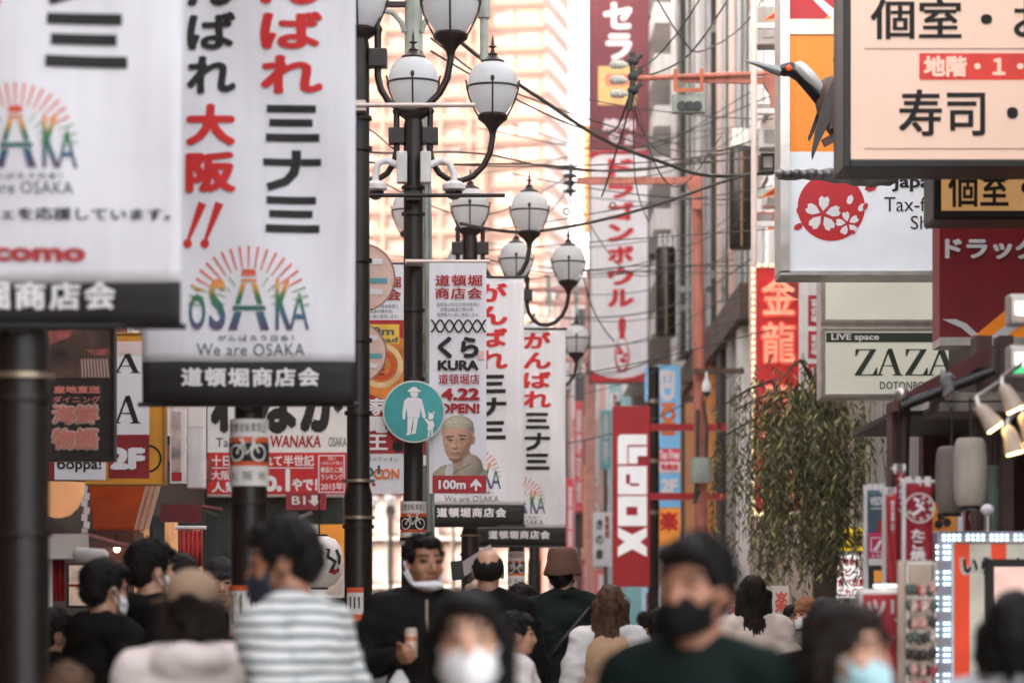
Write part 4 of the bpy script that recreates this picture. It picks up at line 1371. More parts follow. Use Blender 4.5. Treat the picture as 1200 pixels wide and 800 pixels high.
t = sign('stall_shelf', 'cluttered dark stall counter with pale plates behind the white lantern', 'counter', 350, 700, 28.5)
slab(t, 'counter', (336, 640, 372, 720), 28.48, .1, m_black)
for i in range(7):
    q = W(338 + 5 * i, 622 + 5 * (i % 3), 28.4); MB().lathe((q.x, 28.4, q.z), [(.035, 0), (.05, .03), (.05, .035), (.03, .01)], 14, 'Y').build('plate', (m_inkw, m_steel, M('green_glaze', (96, 120, 80), .4))[i % 3], t, smooth=True)
m = MB(); m.tube([W(338, 640, 28.4), W(352, 606, 28.4), W(366, 600, 28.4)], .02, 8); m.build('pipe', m_steel, t, smooth=True)
# ------------------------------------------------------------------ right-hand signs
# bowling sign
d = 60.0
t = sign('tower_sign', 'very tall sign with red vertical lettering and a bowling pin', 'sign', 726, 447, d)
m_bowl = M('maroon_enamel', (114, 46, 54), .5, var=.08, scale=.8, streak=.1)
m_redl = M('bright_red_print', (200, 20, 34), .5, var=.06)
slab(t, 'upper_panel', (692, -120, 759, 174), d, .3, m_bowl)
slab(t, 'lower_panel', (692, 175, 759, 447), d, .3, M('white_enamel', (232, 228, 230), .5, var=.04, streak=.08))
frame(t, 'frame', (692, -120, 759, 447), d, .03, .28, M('sign_edge', (90, 60, 62), .5))
text(t, 'セラ', (707, 3, 741, 71), d, m_inkw, .05, vertical=True, pitch=1.0)
sheet(t, 'orange_panel', (701, 78, 746, 123), d, M('peach_orange_panel', (238, 186, 118), .5, var=.08), .004)
text(t, '個室', (708, 86, 740, 101), d, M('pink_print', (226, 122, 110), .6), .03, eps=.012)
text(t, '有', (718, 104, 730, 116), d, M('pink_print', (0, 0, 0)), .03, eps=.012)
text(t, '焼肉', (706, 139, 744, 153), d, M('pale_mauve_print', (224, 206, 210), .6), .05)
text(t, 'の', (714, 156, 726, 168), d, M('pale_mauve_print', (0, 0, 0)), .05); text(t, '店', (732, 158, 743, 170), d, M('pale_mauve_print', (0, 0, 0)), .05)
m = MB(); px_poly(m, [(692, 176), (759, 176), (759, 187), (752, 183), (744, 181), (706, 181), (699, 183), (692, 187)], d, .006); m.build('corner_band', m_redl, t)
for i, ch in enumerate('ドラゴンボウル'):
    y = 186 + i * 25.4
    text(t, ch, (712, y, 743, y + 21.5), d, m_redl, .055)
m = MB()
pin = [(-3.2, 373), (-4.5, 378), (-4.4, 384), (-3.2, 390), (-3.2, 395), (-6, 402), (-8.6, 411), (-8.8, 420), (-7, 429), (-4.6, 436), (4.6, 436), (7, 429), (8.8, 420), (8.6, 411), (6, 402), (3.2, 395), (3.2, 390), (4.4, 384), (4.5, 378), (3.2, 373), (0, 371.5)]
px_poly(m, [(729 + a, b) for a, b in pin], d, .006); m.build('pin_mark', m_redl, t)
m = MB(); px_poly(m, [(729 + a, b) for a, b in ((-5, 402), (-6.5, 412), (-6.4, 420), (-4, 430), (0, 433), (4, 430), (6.4, 420), (6.5, 412), (5, 402), (3, 397), (-3, 397))], d, .010); m.build('pin_mark', m_inkw, t)
m = MB()
for k in range(7):
    a = k * .9; c0 = W(729 + 3.6*math.cos(a), 416 + 8*math.sin(a*1.3), d); m.poly(disc_pts(c0.x, c0.z, .045, 7), d - .013 - .001*k)
m.build('pin_mark', m_redl, t)
m = MB(); px_poly(m, [(692, 433), (700, 438), (712, 442), (726, 443.5), (740, 442), (752, 438), (759, 433), (759, 447), (692, 447)], d, .006); m.build('bottom_band', m_redl, t)
for py in (20, 300, 440):
    q = W(759, py, d); MB().box(q.x + .03, 3.2, d + .08, d + .2, q.z - .06, q.z + .06).build('bracket', m_brownwall, t)
# narrow lit string sign left of it
d = 88
t = sign('string_sign', 'slim orange sign edged with lit bulbs left of the bowling sign', 'sign', 686, 270, d)
slab(t, 'panel', (684, 148, 692, 272), d, .2, M('orange_sign', (236, 146, 84), .5, emit=.25))
for i in range(13):
    MB().ell(W(682.5, 152 + i * 9.4, d), .09, nu=8, nv=6).build('light_bulb', M('bulb_lit', (255, 216, 170), .4, emit=.9), t)
MB().box(W(692, 0, d).x, 3.6, d + .02, d + .12, W(0, 252, d).z, W(0, 248, d).z).build('bracket', m_brownwall, t)

# red duty free sign with sideways letters
d = 45.0
t = sign('shop_sign', 'tall red sign with chunky white letters turned sideways', 'sign', 740, 687, d)
slab(t, 'panel', (718, 475.5, 762, 687), d, .22, M('crimson_enamel', (174, 14, 30), .45, var=.06, streak=.08), bevel=.012)
m_lit = M('white_letter_face', (240, 240, 240), .4, var=.02, emit=.12)
m_sh = M('letter_side_grey', (150, 134, 136), .5)
def slabs(nm, polys, mat, e):
    m = MB()
    for P in polys: px_poly(m, P, d, e, e - .001)
    return m.build(nm, mat, t)
# L a o x, rotated a quarter turn clockwise
def RC(x0, y0, x1, y1): return [(x0, y0), (x1, y0), (x1, y1), (x0, y1)]
slabs('letter', [[(727, 509), (758, 509), (758, 521), (735, 521), (735, 543.5), (724, 543.5), (724, 512)], RC(736.6, 523.4, 747, 543), RC(747.05, 523.4, 758, 534)], m_lit, .03)
slabs('letter', [RC(724, 546, 733.5, 579), RC(733.55, 546, 758, 555.5), RC(733.55, 569.2, 758, 579), RC(738.3, 555.55, 758, 566), RC(749, 566.05, 758, 569.15), RC(733.55, 566.8, 738.3, 569.15)], m_lit, .03)
slabs('letter', [RC(724, 581, 734, 616), RC(747, 581, 758, 616), RC(734.05, 581, 746.95, 593.5), RC(734.05, 603.5, 746.95, 616)], m_lit, .03)
slabs('letter', [[(724, 617.5), (741, 626), (758, 617.5), (758, 628.5), (750, 634.5), (758, 641), (758, 652), (741, 643), (724, 652), (724, 641), (732, 634.5), (724, 628.5)]], m_lit, .03)
for py in (500, 581):
    a, b = W(762, py + 4, d), W(805, py - 4, d)
    MB().box(a.x, b.x + .6, d + .05, d + .2, a.z, b.z).build('bracket', M('crimson_enamel', (0, 0, 0)), t)
# electronics sign
d = 51
t = sign('tower_sign', 'light blue vertical sign with stacked coloured panels beside the red sideways sign', 'sign', 784, 640, d)
m_blu = M('sky_blue_panel', (116, 182, 226), .45, var=.06, emit=.10)
slab(t, 'body', (769, 427, 798, 640), d, .3, m_greywall)
for nm, box, mat in (('blue_panel', (771, 428, 797, 525), m_blu), ('red_panel', (772, 526, 797, 540), M('rose_panel', (222, 52, 84), .5, emit=.1)), ('white_panel', (772, 541, 797, 553), M('pale_rose_panel', (236, 206, 212), .5, emit=.1)),
                     ('blue_panel', (772, 554, 797, 594), m_blu), ('orange_panel', (770, 595, 797, 640), M('amber_panel', (240, 152, 54), .5, emit=.12))):
    sheet(t, nm, box, d, mat, .004)
text(t, 'ED', (773, 434, 791, 470), d, m_inkw, .06, rot=90, eps=.012); text(t, 'ION', (774, 472, 792, 510), d, M('bright_orange_print', (0, 0, 0)), .06, rot=90, eps=.012)
text(t, 'Tax Free', (772, 527, 796, 538), d, m_inkw, .05, eps=.012); text(t, '免税店', (774, 543, 795, 551), d, m_inkred, .05, eps=.012)
text(t, '2F', (774, 561, 794, 577), d, m_inkw, .06, eps=.012); text(t, '楽', (773, 599, 795, 622), d, m_inkred, .05, eps=.012)
MB().box(W(798, 0, d).x, 3.5, d + .1, d + .2, W(0, 470, d).z, W(0, 462, d).z).build('bracket', m_brownwall, t)
t = sign('box_sign', 'small pale blue box sign behind the top of the red sideways sign', 'sign', 764, 475, 54)
slab(t, 'panel', (756, 430, 769, 470), 54, .2, m_blu); text(t, '薬局', (758, 438, 767, 462), 54, m_inkw, .04, vertical=True)
MB().box(W(769, 0, 54).x, 3.5, 54.1, 54.2, W(0, 450, 54).z, W(0, 446, 54).z).build('bracket', m_brownwall, t)
# low panel under it
t = sign('box_sign', 'pale blue and maroon box sign low behind the black masked man', 'sign', 756, 745, 50)
slab(t, 'panel', (753, 688, 775, 748), 50, .3, M('pale_blue_panel', (170, 206, 226), .5, emit=.12)); sheet(t, 'maroon_square', (757, 694, 772, 742), 50, M('deep_red', (0, 0, 0)), .004); text(t, 'S', (759, 702, 770, 732), 50, m_inkw, .05, eps=.01)
MB().box(W(760, 0, 50).x, W(766, 0, 50).x, 50.1, 50.2, 0, W(0, 748, 50).z).build('post', m_black, t)
# small white vertical sign
d = 50
t = sign('shop_sign', 'small white sign with handwritten black characters left of the red sideways sign', 'sign', 706, 663, d)
slab(t, 'panel', (695, 600, 718, 663), d, .15, M('white_enamel2', (214, 214, 218), .5), bevel=.01)
text(t, 'きの幸', (698, 608, 707, 656), d, m_ink, .03, vertical=True, pitch=1.35); text(t, '新鮮館', (709, 604, 714, 630), d, m_inkdred, .03, vertical=True)
MB().box(W(718, 0, d).x, W(724, 0, d).x, d + .03, d + .1, W(0, 640, d).z, W(0, 636, d).z).build('bracket', m_black, t)
MB().box(W(722, 0, d).x, W(727, 0, d).x, d + .0, d + .12, 0, W(0, 470, d).z).build('post', m_brownwall, t)

# far jumble of vertical signs and lanterns
jr = random.Random(5)
far = [(650, 470, 10, 150, (150, 60, 60), 'slim maroon sign'), (664, 560, 8, 120, (206, 60, 66), 'slim red sign'), (673, 470, 11, 130, (216, 90, 96), 'pinkish red sign'), (684, 545, 9, 110, (232, 150, 60), 'narrow amber sign'),
       (690, 470, 8, 90, (226, 224, 224), 'narrow white sign'), (655, 640, 14, 60, (196, 50, 56), 'squat red sign'), (681, 655, 12, 46, (160, 44, 54), 'squat dark red sign'), (697, 668, 14, 50, (212, 84, 80), 'low coral sign'),
       (667, 700, 16, 36, (226, 200, 196), 'low pale sign'), (708, 690, 12, 60, (232, 222, 220), 'low white sign'), (643, 600, 7, 130, (222, 216, 214), 'slim white sign at the banner edge'), (704, 480, 12, 70, (110, 176, 182), 'teal sign'),
       (716, 460, 9, 20, (226, 220, 220), 'tiny white plate'), (687, 600, 7, 60, (220, 60, 64), 'short red strip'), (660, 410, 9, 50, (120, 92, 86), 'dull brown sign')]
for i, (px, py, w, h, c, lb) in enumerate(far):
    d = 64 + (i * 17) % 30
    t = sign('distant_sign', lb + ' far off among ' + ('signs above the hats', 'signs beyond the lamp banners', 'hanging signs')[i % 3], 'sign', px + w/2, py + h, d, 'distant vertical shop signs')
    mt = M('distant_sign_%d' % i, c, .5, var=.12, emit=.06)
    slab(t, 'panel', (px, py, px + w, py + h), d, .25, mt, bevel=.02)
    lt = m_inkw if sum(c) < 560 else m_inkdred
    text(t, '居酒屋寿司焼鳥酒場天国味処'[i % 9: i % 9 + (4 if h > 80 else 2)], (px + w*.22, py + h*.08, px + w*.78, py + h*.92), d, lt, .03, vertical=True, eps=.02)
    q = W(px + w/2, py + h*.5, d)
    MB().box(q.x - .04, q.x + .04, d + .26, d + .34, 0, q.z + .3).build('post', m_brownwall, t)

# golden dragon sign: red relief characters, bulb border
d = 34.0
t = sign('tower_sign', 'bright red sign with glowing relief characters and bulb border behind the willow', 'sign', 908, 640, d)
slab(t, 'panel', (886, 314, 937, 598), d, .3, M('vermilion_panel', (196, 30, 30), .45, var=.12, emit=.08))
m_bf = M('bulb_frame', (232, 206, 196), .5, var=.06)
frame(t, 'frame', (886, 314, 937, 598), d, .055, .3, m_bf)
m_bulb = M('lit_bulb', (255, 206, 160), .4, emit=.95)
nb = 0
for i in range(37):
    MB().ell(W(882.6, 316 + i * 7.8, d) + Vector((0, -.02, 0)), .022, nu=8, nv=6).build('light_bulb', m_bulb, t)
for i in range(7):
    MB().ell(W(889 + i * 8, 311, d) + Vector((0, -.02, 0)), .022, nu=8, nv=6).build('light_bulb', m_bulb, t)
m_neon = M('glowing_relief', (246, 140, 112), .4, emit=.4, var=.2)
m_rel = M('relief_side', (226, 92, 74), .5, emit=.12)
for ch, y0, y1 in (('金', 320, 372), ('龍', 376, 428), ('ラ', 450, 496), ('ー', 504, 540), ('メ', 546, 592)):
    text(t, ch, (891, y0, 934, y1), d, m_rel, .06, eps=.02, name='relief', vertical=True)
    text(t, ch, (893, y0 + 2, 931, y1 - 3), d, m_neon, .018, eps=.04, name='neon', vertical=True)
m = MB(); px_poly(m, [(910, 330), (916, 328), (937, 331), (937, 352), (930, 351), (918, 344)], d, .03); m.build('scale_mark', M('dark_relief', (150, 40, 48), .5), t)
m = MB(); pp = [(910, 330), (916, 328), (937, 331)]; stroke(m, [(W(a, b, d).x, W(a, b, d).z) for a, b in pp + [(937, 352), (930, 351), (918, 344), (910, 330)]], .02, d - .045); m.build('neon', m_neon, t)
MB().box(W(937, 0, d).x, 3.9, d + .1, d + .2, W(0, 420, d).z, W(0, 414, d).z).build('bracket', m_black, t)
for i in range(9):
    MB().ell(W(884 + i * 6, 602, d) + Vector((0, -.02, 0)), .026, nu=8, nv=6).build('light_bulb', m_bulb, t)
# white and red ad between it and the lit sign
t = sign('wall_sign', 'white sign with red boxes between the relief sign and the lit green sign', 'sign', 950, 470, 32.8)
slab(t, 'panel', (938, 318, 962, 480), 32.8, .2, m_white)
for i, (y0, y1) in enumerate(((346, 382), (388, 420), (426, 470))):
    sheet(t, 'red_box', (947, y0, 962, y1), 32.8, m_red, .004); text(t, '宴会場', (950, y0 + 4, 960, y1 - 4), 32.8, m_inkw, .02, vertical=True, eps=.01)

# lit sign with serif capitals
d = 25.0
t = sign('lit_sign', 'pale green lit box sign with large dark serif capitals', 'sign', 1055, 467, d)
slab(t, 'box', (962, 322, 1150, 466), d, .35, m_steel)
m_lit2 = M('lit_pale_green', (206, 206, 190), .35, var=.05, scale=1.5, emit=.16)
sheet(t, 'upper_panel', (967, 323, 1148, 374), d, m_lit2, .004)
sheet(t, 'lower_panel', (967, 388, 1148, 461), d, m_lit2, .004)
frame(t, 'frame', (967, 323, 1148, 374), d, .035, .2, m_steel); frame(t, 'frame', (967, 388, 1148, 461), d, .03, .2, m_steel)
m_dg = M('dark_green_print', (46, 60, 50), .6)
sheet(t, 'green_band', (968, 390, 1148, 401), d, m_dg, .008)
text(t, 'LIVE space', (974, 391, 1030, 400.5), d, m_inkw, .03, eps=.012)
def serif_Z(mb, x0, x1, y0, y1, e=.008):
    X = lambda u: x0 + u*(x1-x0); Y = lambda v: y0 + v*(y1-y0)
    for k, P in enumerate(([(.70, .04), (.95, .04), (.32, .96), (.05, .96)], [(.08, 0), (.95, 0), (.95, .045), (.25, .045), (.12, .28), (.08, .28)], [(.05, 1), (1, 1), (1, .70), (.96, .70), (.8, .955), (.05, .955)])):
        px_poly(mb, [(X(a), Y(b)) for a, b in P], d, e + .0006*k)
m = MB()
serif_Z(m, 1000, 1028, 409, 440); serif_A(m, 1026, 408, 1058, 440, d, .008); serif_Z(m, 1059, 1087, 409, 440); serif_A(m, 1085, 408, 1120, 440, d, .008)
m.build('lettering', m_dg, t)
text(t, 'DOTONBORI', (1031, 447, 1092, 456), d, m_dg, .015, eps=.008, spacing=1.08)
MB().box(W(1150, 0, d).x, 3.97, d + .1, d + .25, W(0, 400, d).z, W(0, 390, d).z).build('bracket', m_steel, t)

# tax free sign
d = 22.0
t = sign('tower_sign', 'tall steel framed sign with orange panel above a red blossom emblem', 'sign', 1000, 320, d)
slab(t, 'box', (925, -150, 1150, 318), d, .45, m_steel)
MB().box(W(914, 0, d).x, W(925, 0, d).x - .001, d - .05, d + .45, W(0, 320, d).z, W(0, -150, d).z).build('steel_rail', m_steel, t)
MB().box(W(914, 0, d).x, W(1150, 0, d).x, d - .05, d + .449, W(0, 323, d).z, W(0, 318, d).z - .001).build('steel_rail', m_steel, t)
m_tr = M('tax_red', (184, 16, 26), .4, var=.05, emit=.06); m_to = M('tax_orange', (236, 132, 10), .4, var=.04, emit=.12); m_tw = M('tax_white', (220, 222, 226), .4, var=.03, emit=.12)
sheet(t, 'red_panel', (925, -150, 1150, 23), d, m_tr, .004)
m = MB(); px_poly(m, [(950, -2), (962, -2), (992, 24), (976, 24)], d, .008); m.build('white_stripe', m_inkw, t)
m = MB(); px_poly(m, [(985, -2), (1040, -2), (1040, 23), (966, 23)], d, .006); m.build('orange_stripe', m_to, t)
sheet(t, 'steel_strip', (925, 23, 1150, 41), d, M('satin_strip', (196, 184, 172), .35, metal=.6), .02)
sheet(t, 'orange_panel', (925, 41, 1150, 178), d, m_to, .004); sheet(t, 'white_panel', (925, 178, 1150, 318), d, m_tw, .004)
text(t, 'ZR', (975, 67, 1040, 96), d, m_ink, .06, eps=.01)
m = MB(); c0 = W(974, 243, d); m.poly(disc_pts(c0.x, c0.z, 39.5*d/F, 48), d - .008); m.build('red_disc', m_tr, t)
mw, mr = MB(), MB()
def blossom(m_, px, py, r, e, rot=0.0):
    for q in range(5):
        a = rot + q*2*math.pi/5
        ca, sa = math.sin(a), -math.cos(a)
        px_poly(m_, [(px + r*(u*ca - v*sa), py + r*(u*sa + v*ca)) for u, v in ((.16, 0), (.5, .26), (.82, .3), (1.0, .16), (.9, 0), (1.0, -.16), (.82, -.3), (.5, -.26))], d, e)
blossom(mw, 964, 251, 21, .012, .1); blossom(mw, 993, 262, 14, .012, -.2)
def petal(m_, px, py, L, a, e):
    ca, sa = math.cos(a), math.sin(a)
    px_poly(m_, [(px + L*(u*ca - v*sa), py + L*(u*sa + v*ca)) for u, v in ((-.5, 0), (-.2, .28), (.25, .28), (.5, .1), (.42, 0), (.5, -.1), (.25, -.28), (-.2, -.28))], d, e)
petal(mw, 996, 234, 12, 1.9, .012); petal(mw, 1010, 243, 12, 2.3, .012)
petal(mr, 1020, 220, 15, -.3, .012); petal(mr, 1014, 242, 9, 2.0, .016); petal(mr, 936, 247, 10, 1.4, .016); petal(mr, 935, 266, 12, -.5, .012); petal(mr, 999, 272, 7, .6, .016)
mw.build('blossom', m_inkw, t); mr.build('petal', m_tr, t)
text(t, 'Japan.', (1045, 205, 1108, 225), d, m_ink, .03, eps=.01); text(t, 'Tax-free', (1036, 231, 1114, 248), d, m_ink, eps=.01); text(t, 'Shop', (1067, 253, 1112, 274), d, m_ink, eps=.01)
MB().box(W(1150, 0, d).x, 3.97, d + .15, d + .3, W(0, 150, d).z, W(0, 140, d).z).build('bracket', m_steel, t)

# bird sculpture with a driftwood perch
d = 19.5
t = sign('bird_sculpture', 'metal crane bird sculpture with long grey beak and orange eye', 'sculpture', 960, 190, d)
m_bg = M('beak_steel', (138, 142, 142), .4, metal=.5, var=.1); m_bb = M('crane_black', (16, 15, 15), .3, spec=.6); m_bw = M('crane_neck', (206, 206, 204), .35, metal=.3)
def TP(pts): return [W(a, b, d) for a, b in pts]
bp = TP([(872, 71), (890, 76), (903, 80.5), (915, 84)])
MB().tube(bp, [.004, .018, .028, .036], 14).build('beak', m_bg, t, smooth=True)
MB().tube(TP([(913, 83.5), (918, 82.5), (926, 81), (938, 87), (950, 99), (962, 112), (975, 126), (984, 142)]), [.03, .043, .05, .054, .058, .064, .07, .08], 18).build('neck', m_bb, t, smooth=True)
for s in (-1, 1):
    nb_ = TP([(931, 76.5), (934, 77.5), (939, 82), (947, 90), (957, 101), (967, 112), (971, 117)])
    MB().tube([p + Vector((0, s*.036, .0)) for p in nb_], [.012, .034, .043, .044, .036, .02, .004], 12).build('neck_patch', m_bw, t, smooth=True)
    q = W(923.7, 81.2, d) + Vector((0, s*.046, 0))
    MB().ell(q, (.021, .01, .021)).build('eye', M('eye_orange', (236, 84, 30), .4, emit=.15), t, smooth=True)
m_wing = M('weathered_wing', (88, 68, 60), .5, metal=.3, var=.3, scale=9)
MB().ell(W(985, 130, d), (.15, .12, .24), Matrix.Rotation(R(-25), 3, 'Y')).build('body', m_wing, t, smooth=True)
for k, (pts, y) in enumerate((([(975, 95), (985, 96), (978, 125), (968, 150), (957, 172), (949, 192), (948, 184), (952, 160), (960, 130)], -.17), ([(984, 92), (996, 98), (990, 130), (978, 152), (968, 158), (972, 130)], -.20), ([(960, 168), (990, 150), (996, 160), (964, 176)], -.14), ([(966, 110), (972, 108), (965, 135), (951, 162), (949, 158)], .12))):
    m = MB(); px_poly(m, pts, d, -y if False else abs(y) if y < 0 else -y, .03); m.build('feather', (M('grey_feather', (76, 70, 66), .5, metal=.2), m_wing, m_wing, m_wing)[k], t)
t = sign('driftwood_sign', 'wavy grey driftwood perch under the crane bird', 'perch', 955, 212, d)
m = MB(); pr = random.Random(3)
pts = [W(911 + i * 10, 207.5 - 3 * math.sin(i * .45) - (i > 5) * 1.2, d) for i in range(15)]
m.tube(pts, [(.018, .03, .036, .03, .04, .034, .046, .05, .04, .055, .05, .06, .05, .06, .04)[i] for i in range(15)], 12)
for i in range(9):
    q = W(914 + i * 9.5, 204 + (i % 2), d); m.ell(q + Vector((0, -.02, .0)), (.036, .045, .03))
m.build('perch', M('silver_driftwood', (132, 130, 130), .38, metal=.5, var=.3, scale=8), t, smooth=True)
MB().tube([W(1045, 203, d), W(1160, 203, d) + Vector((0, .2, 0))], .02, 8).build('arm', m_black, t)

# big cream lightbox
d = 15.0
t = sign('lit_sign', 'big cream lit sign with brushed black characters and red floor band', 'sign', 1120, 195, d)
slab(t, 'box', (989, -150, 1420, 194), d, .5, m_black, bevel=.02)
m_cream = M('lit_cream', (238, 202, 180), .4, var=.03, scale=1.5, emit=.16)
sheet(t, 'face', (997, -142, 1412, 187), d, m_cream, .004)
frame(t, 'frame', (996, -143, 1413, 188), d, .034, .3, M('dark_green_black', (18, 18, 16), .4, streak=.2))
text(t, '個室・お座敷', (1020, -1, 1345, 47), d, m_ink, .018, eps=.008)
for y in (57, 174):
    m = MB(); rect(m, 1013, y, 1400, y + 1.4, d, .007); m.build('rule', M('thin_rule', (176, 140, 120), .6), t)
sheet(t, 'red_band', (1077, 63, 1300, 94), d, M('floor_band_red', (224, 62, 50), .5, emit=.1), .008)
text(t, '地階・１・２階', (1082, 66, 1258, 91), d, m_cream, .045, eps=.012)
text(t, '寿司・和食', (1053, 105, 1320, 160), d, m_ink, .018, eps=.008)
MB().box(W(1400, 0, d).x, 3.2, d + .2, d + .3, W(0, 60, d).z, W(0, 40, d).z).build('bracket', m_black, t)
d = 16.2
t = sign('lit_sign', 'smaller amber lit sign tucked under the big cream sign', 'sign', 1150, 256, d)
slab(t, 'box', (1094, 186, 1330, 257), d, .4, m_black, bevel=.015)
m_amb = M('lit_amber', (240, 184, 118), .4, var=.04, emit=.16)
sheet(t, 'face', (1103, 190, 1322, 247), d, m_amb, .004)
text(t, '個室・宴会', (1111, 197, 1290, 243), d, m_ink, .02, eps=.008)
MB().box(W(1325, 0, d).x, 3.2, d + .1, d + .25, W(0, 220, d).z, W(0, 210, d).z).build('bracket', m_black, t)
# drug store sign
d = 17.5
t = sign('shop_sign', 'dark red pharmacy sign with white katakana and yellow swoosh', 'sign', 1140, 403, d)
slab(t, 'box', (1101, 256, 1330, 395), d, .3, M('deep_crimson', (140, 14, 30), .45, var=.08, streak=.1))
text(t, 'ドラッグストア', (1107, 278, 1368 - 60, 304), d, m_inkw, .045, eps=.008)
m = MB(); px_poly(m, [(1140, 395), (1175, 366), (1215, 330), (1215, 395)], d, .006); m.build('yellow_swoosh', m_to, t)
m = MB(); px_poly(m, [(1160, 395), (1215, 352), (1215, 366), (1178, 395)], d, .010); m.build('white_swoosh', m_inkw, t)
m = MB(); px_poly(m, [(1104, 374), (1120, 374), (1132, 379), (1146, 392), (1138, 394), (1126, 384), (1114, 379)], d, .010); m.build('white_swoosh', m_inkw, t)
MB().box(W(1101, 0, d).x, W(1330, 0, d).x, d - .03, d + .3, W(0, 405, d).z, W(0, 395.5, d).z).build('bottom_rail', m_steel, t)
MB().box(3.05, 3.2, d + .1, d + .25, W(0, 340, d).z, W(0, 330, d).z).build('bracket', m_black, t)
for py, lab, gr in ((362, 'upper bright strip light fitting at the edge of the pharmacy sign', 0), (422, 'lower bright strip light fitting with a green glow', 1)):
    d = 13
    t = sign('strip_light', lab, 'light', 1200, py + 20, d)
    slab(t, 'body', (1183, py - 18, 1240, py + 18), d, .12, m_steel, bevel=.01)
    sheet(t, 'lamp_glass', (1191, py - 8, 1236, py + 6), d, M('white_lamp', (250, 250, 255), .3, emit=4), .004)
    sheet(t, 'panel', (1186, py + 8, 1238, py + 15), d, M('pale_panel', (210, 190, 176), .4) if not gr else M('green_glow', (60, 190, 120), .4, emit=.6), .004)
    MB().box(W(1238, 0, d).x, 3.1, d + .02, d + .08, W(0, py + 3, d).z, W(0, py - 3, d).z).build('bracket', m_black, t)

# restaurant eaves with awning arms
d = 14.8
t = sign('roof_canopy', 'dark tiled restaurant canopy with folding maroon awning arms', 'canopy', 1120, 600, d)
def bar(nm, pts, r, mat, dd=d, n=8):
    return MB().tube([W(a, b, dd) for a, b in pts], r, n).build(nm, mat, t, smooth=True)
m = MB(); a0, a1 = W(1053, 470, d), W(1160, 412, d)
m.add([(a0.x, d, a0.z + .02), (a1.x, d, a1.z + .03), (a1.x, d, a1.z + .0 - .05), (a0.x, d, a0.z - .04)] + [(a0.x, d + .5, a0.z + .02), (a1.x, d + .5, a1.z + .03), (a1.x, d + .5, a1.z - .05), (a0.x, d + .5, a0.z - .04)],
      [(0, 3, 2, 1), (4, 5, 6, 7), (0, 1, 5, 4), (3, 7, 6, 2), (0, 4, 7, 3), (1, 2, 6, 5)])
m.build('awning_roll', M('dark_maroon_awning', (92, 36, 40), .7, var=.2), t)
bar('arm', [(1056, 476), (1100, 459), (1165, 434)], .026, m_black, d - .05)
bar('arm', [(1060, 476), (1057, 600)], .03, m_dark, d + .1)
MB().ell(W(1057, 462, d - .03), .036).build('end_cap', m_steel, t, smooth=True)
for py, xa in ((466, 1105), (478, 1098)):
    a, b = W(xa, py + 5, d), W(1300, py - 5, d); MB().box(a.x, b.x, d - .1, d + .5, a.z, b.z).build('eaves_board', M('grey_eaves', (120, 112, 102), .6, var=.2, streak=.3), t)
m = MB(); a, b = W(1040, 490, 15.6), W(1300, 484, 15.6); m.box(a.x, b.x, 15.4, 17.2, a.z, b.z); m.build('soffit', m_dark, t)
for px, w in ((1150, 18), (1176, 16), (1049, 14)):
    a, b = W(px - w/2, 0, 15.2), W(px + w/2, 0, 15.2); MB().box(a.x, b.x, 15.1, 15.3, 0, W(0, 395 if px > 1100 else 484, 15.2).z).build('post', M('red_brown_post', (80, 48, 44), .55, var=.25, streak=.3), t)
MB().box(W(1085, 0, 17).x, 3.1, 17.1, 17.3, 0, W(0, 486, 17).z).build('back_wall', M('deep_maroon_wall', (70, 26, 28), .8, var=.3, scale=2), t)
MB().tube([W(1163, 545, 15), W(1163, 800, 15)], .04, 10).build('drain_pipe', M('verdigris_pipe', (92, 108, 100), .6, var=.2), t, smooth=True)
# spot lamps
for i, (px, py, ang, lab) in enumerate(((1160, 492, -35, 'small spotlight aimed down, closest to the awning arm'), (1185, 470, -25, 'upper pale spotlight with glowing face at the picture edge'), (1187, 520, -15, 'lowest pale spotlight with a wide glowing face'), (1207, 505, -20, 'pale spotlight partly cut off by the picture edge'))):
    d = 12.0
    t = thing('spotlight', lab, 'spotlight', W(px, py, d))
    rm = Matrix.Rotation(R(ang), 3, 'Y')
    c0 = W(px, py, d)
    def tr(p): return c0 + rm @ Vector(p)
    m = MB(); m.tube([tr((-.01, .0, .075)), tr((-.006, 0, .06)), tr((0, 0, .03)), tr((0, 0, -.02)), tr((0, 0, -.035))], [.014, .026, .031, .040, .042], 16); m.build('can', M('cream_lamp_can', (196, 176, 158), .4, var=.1), t, smooth=True)
    MB().tube([tr((0, -.0, -.037)), tr((0, 0, -.042))], [.036, .034], 16).build('lens', M('hot_lens', (255, 206, 140), .3, emit=4), t)
    MB().tube([tr((0, .04, .06)), tr((.03, .12, .1)), W(px + 14, py - 46, d + .4)], .010, 6).build('arm', m_steel, t, smooth=True)
# unlit white lanterns; shade on the rear one is put into its darker colour
for px, py, lab, c in ((1115, 562, 'paper lantern with shade put into its grey colour, behind its paler neighbour', (122, 112, 104)), (1137, 553, 'pale grey paper lantern hanging in front of the dark canopy', (178, 168, 156))):
    d = 13.6 if px > 1120 else 13.9
    t = thing('paper_lantern', lab, 'lantern', W(px, py, d))
    m = MB(); c0 = W(px, py, d)
    pr_ = [(.045, -.155)]
    for i in range(13):
        h = -.15 + .3 * i / 12; pr_.append((.058 + .018*math.sqrt(max(0, 1 - (h/.152)**2)) + .0022 * (i % 2), h))
    pr_.append((.045, .155))
    m.lathe(c0, pr_, 20); m.build('shade', M('lantern_grey_%d' % px, c, .8, var=.12), t, smooth=True)
    MB().lathe(c0, [(.046, -.17), (.046, -.155)], 16).build('rim', m_black, t)
    MB().tube([c0 + Vector((0, 0, .155)), c0 + Vector((0, 0, .34))], .006, 6).build('cord', m_black, t)
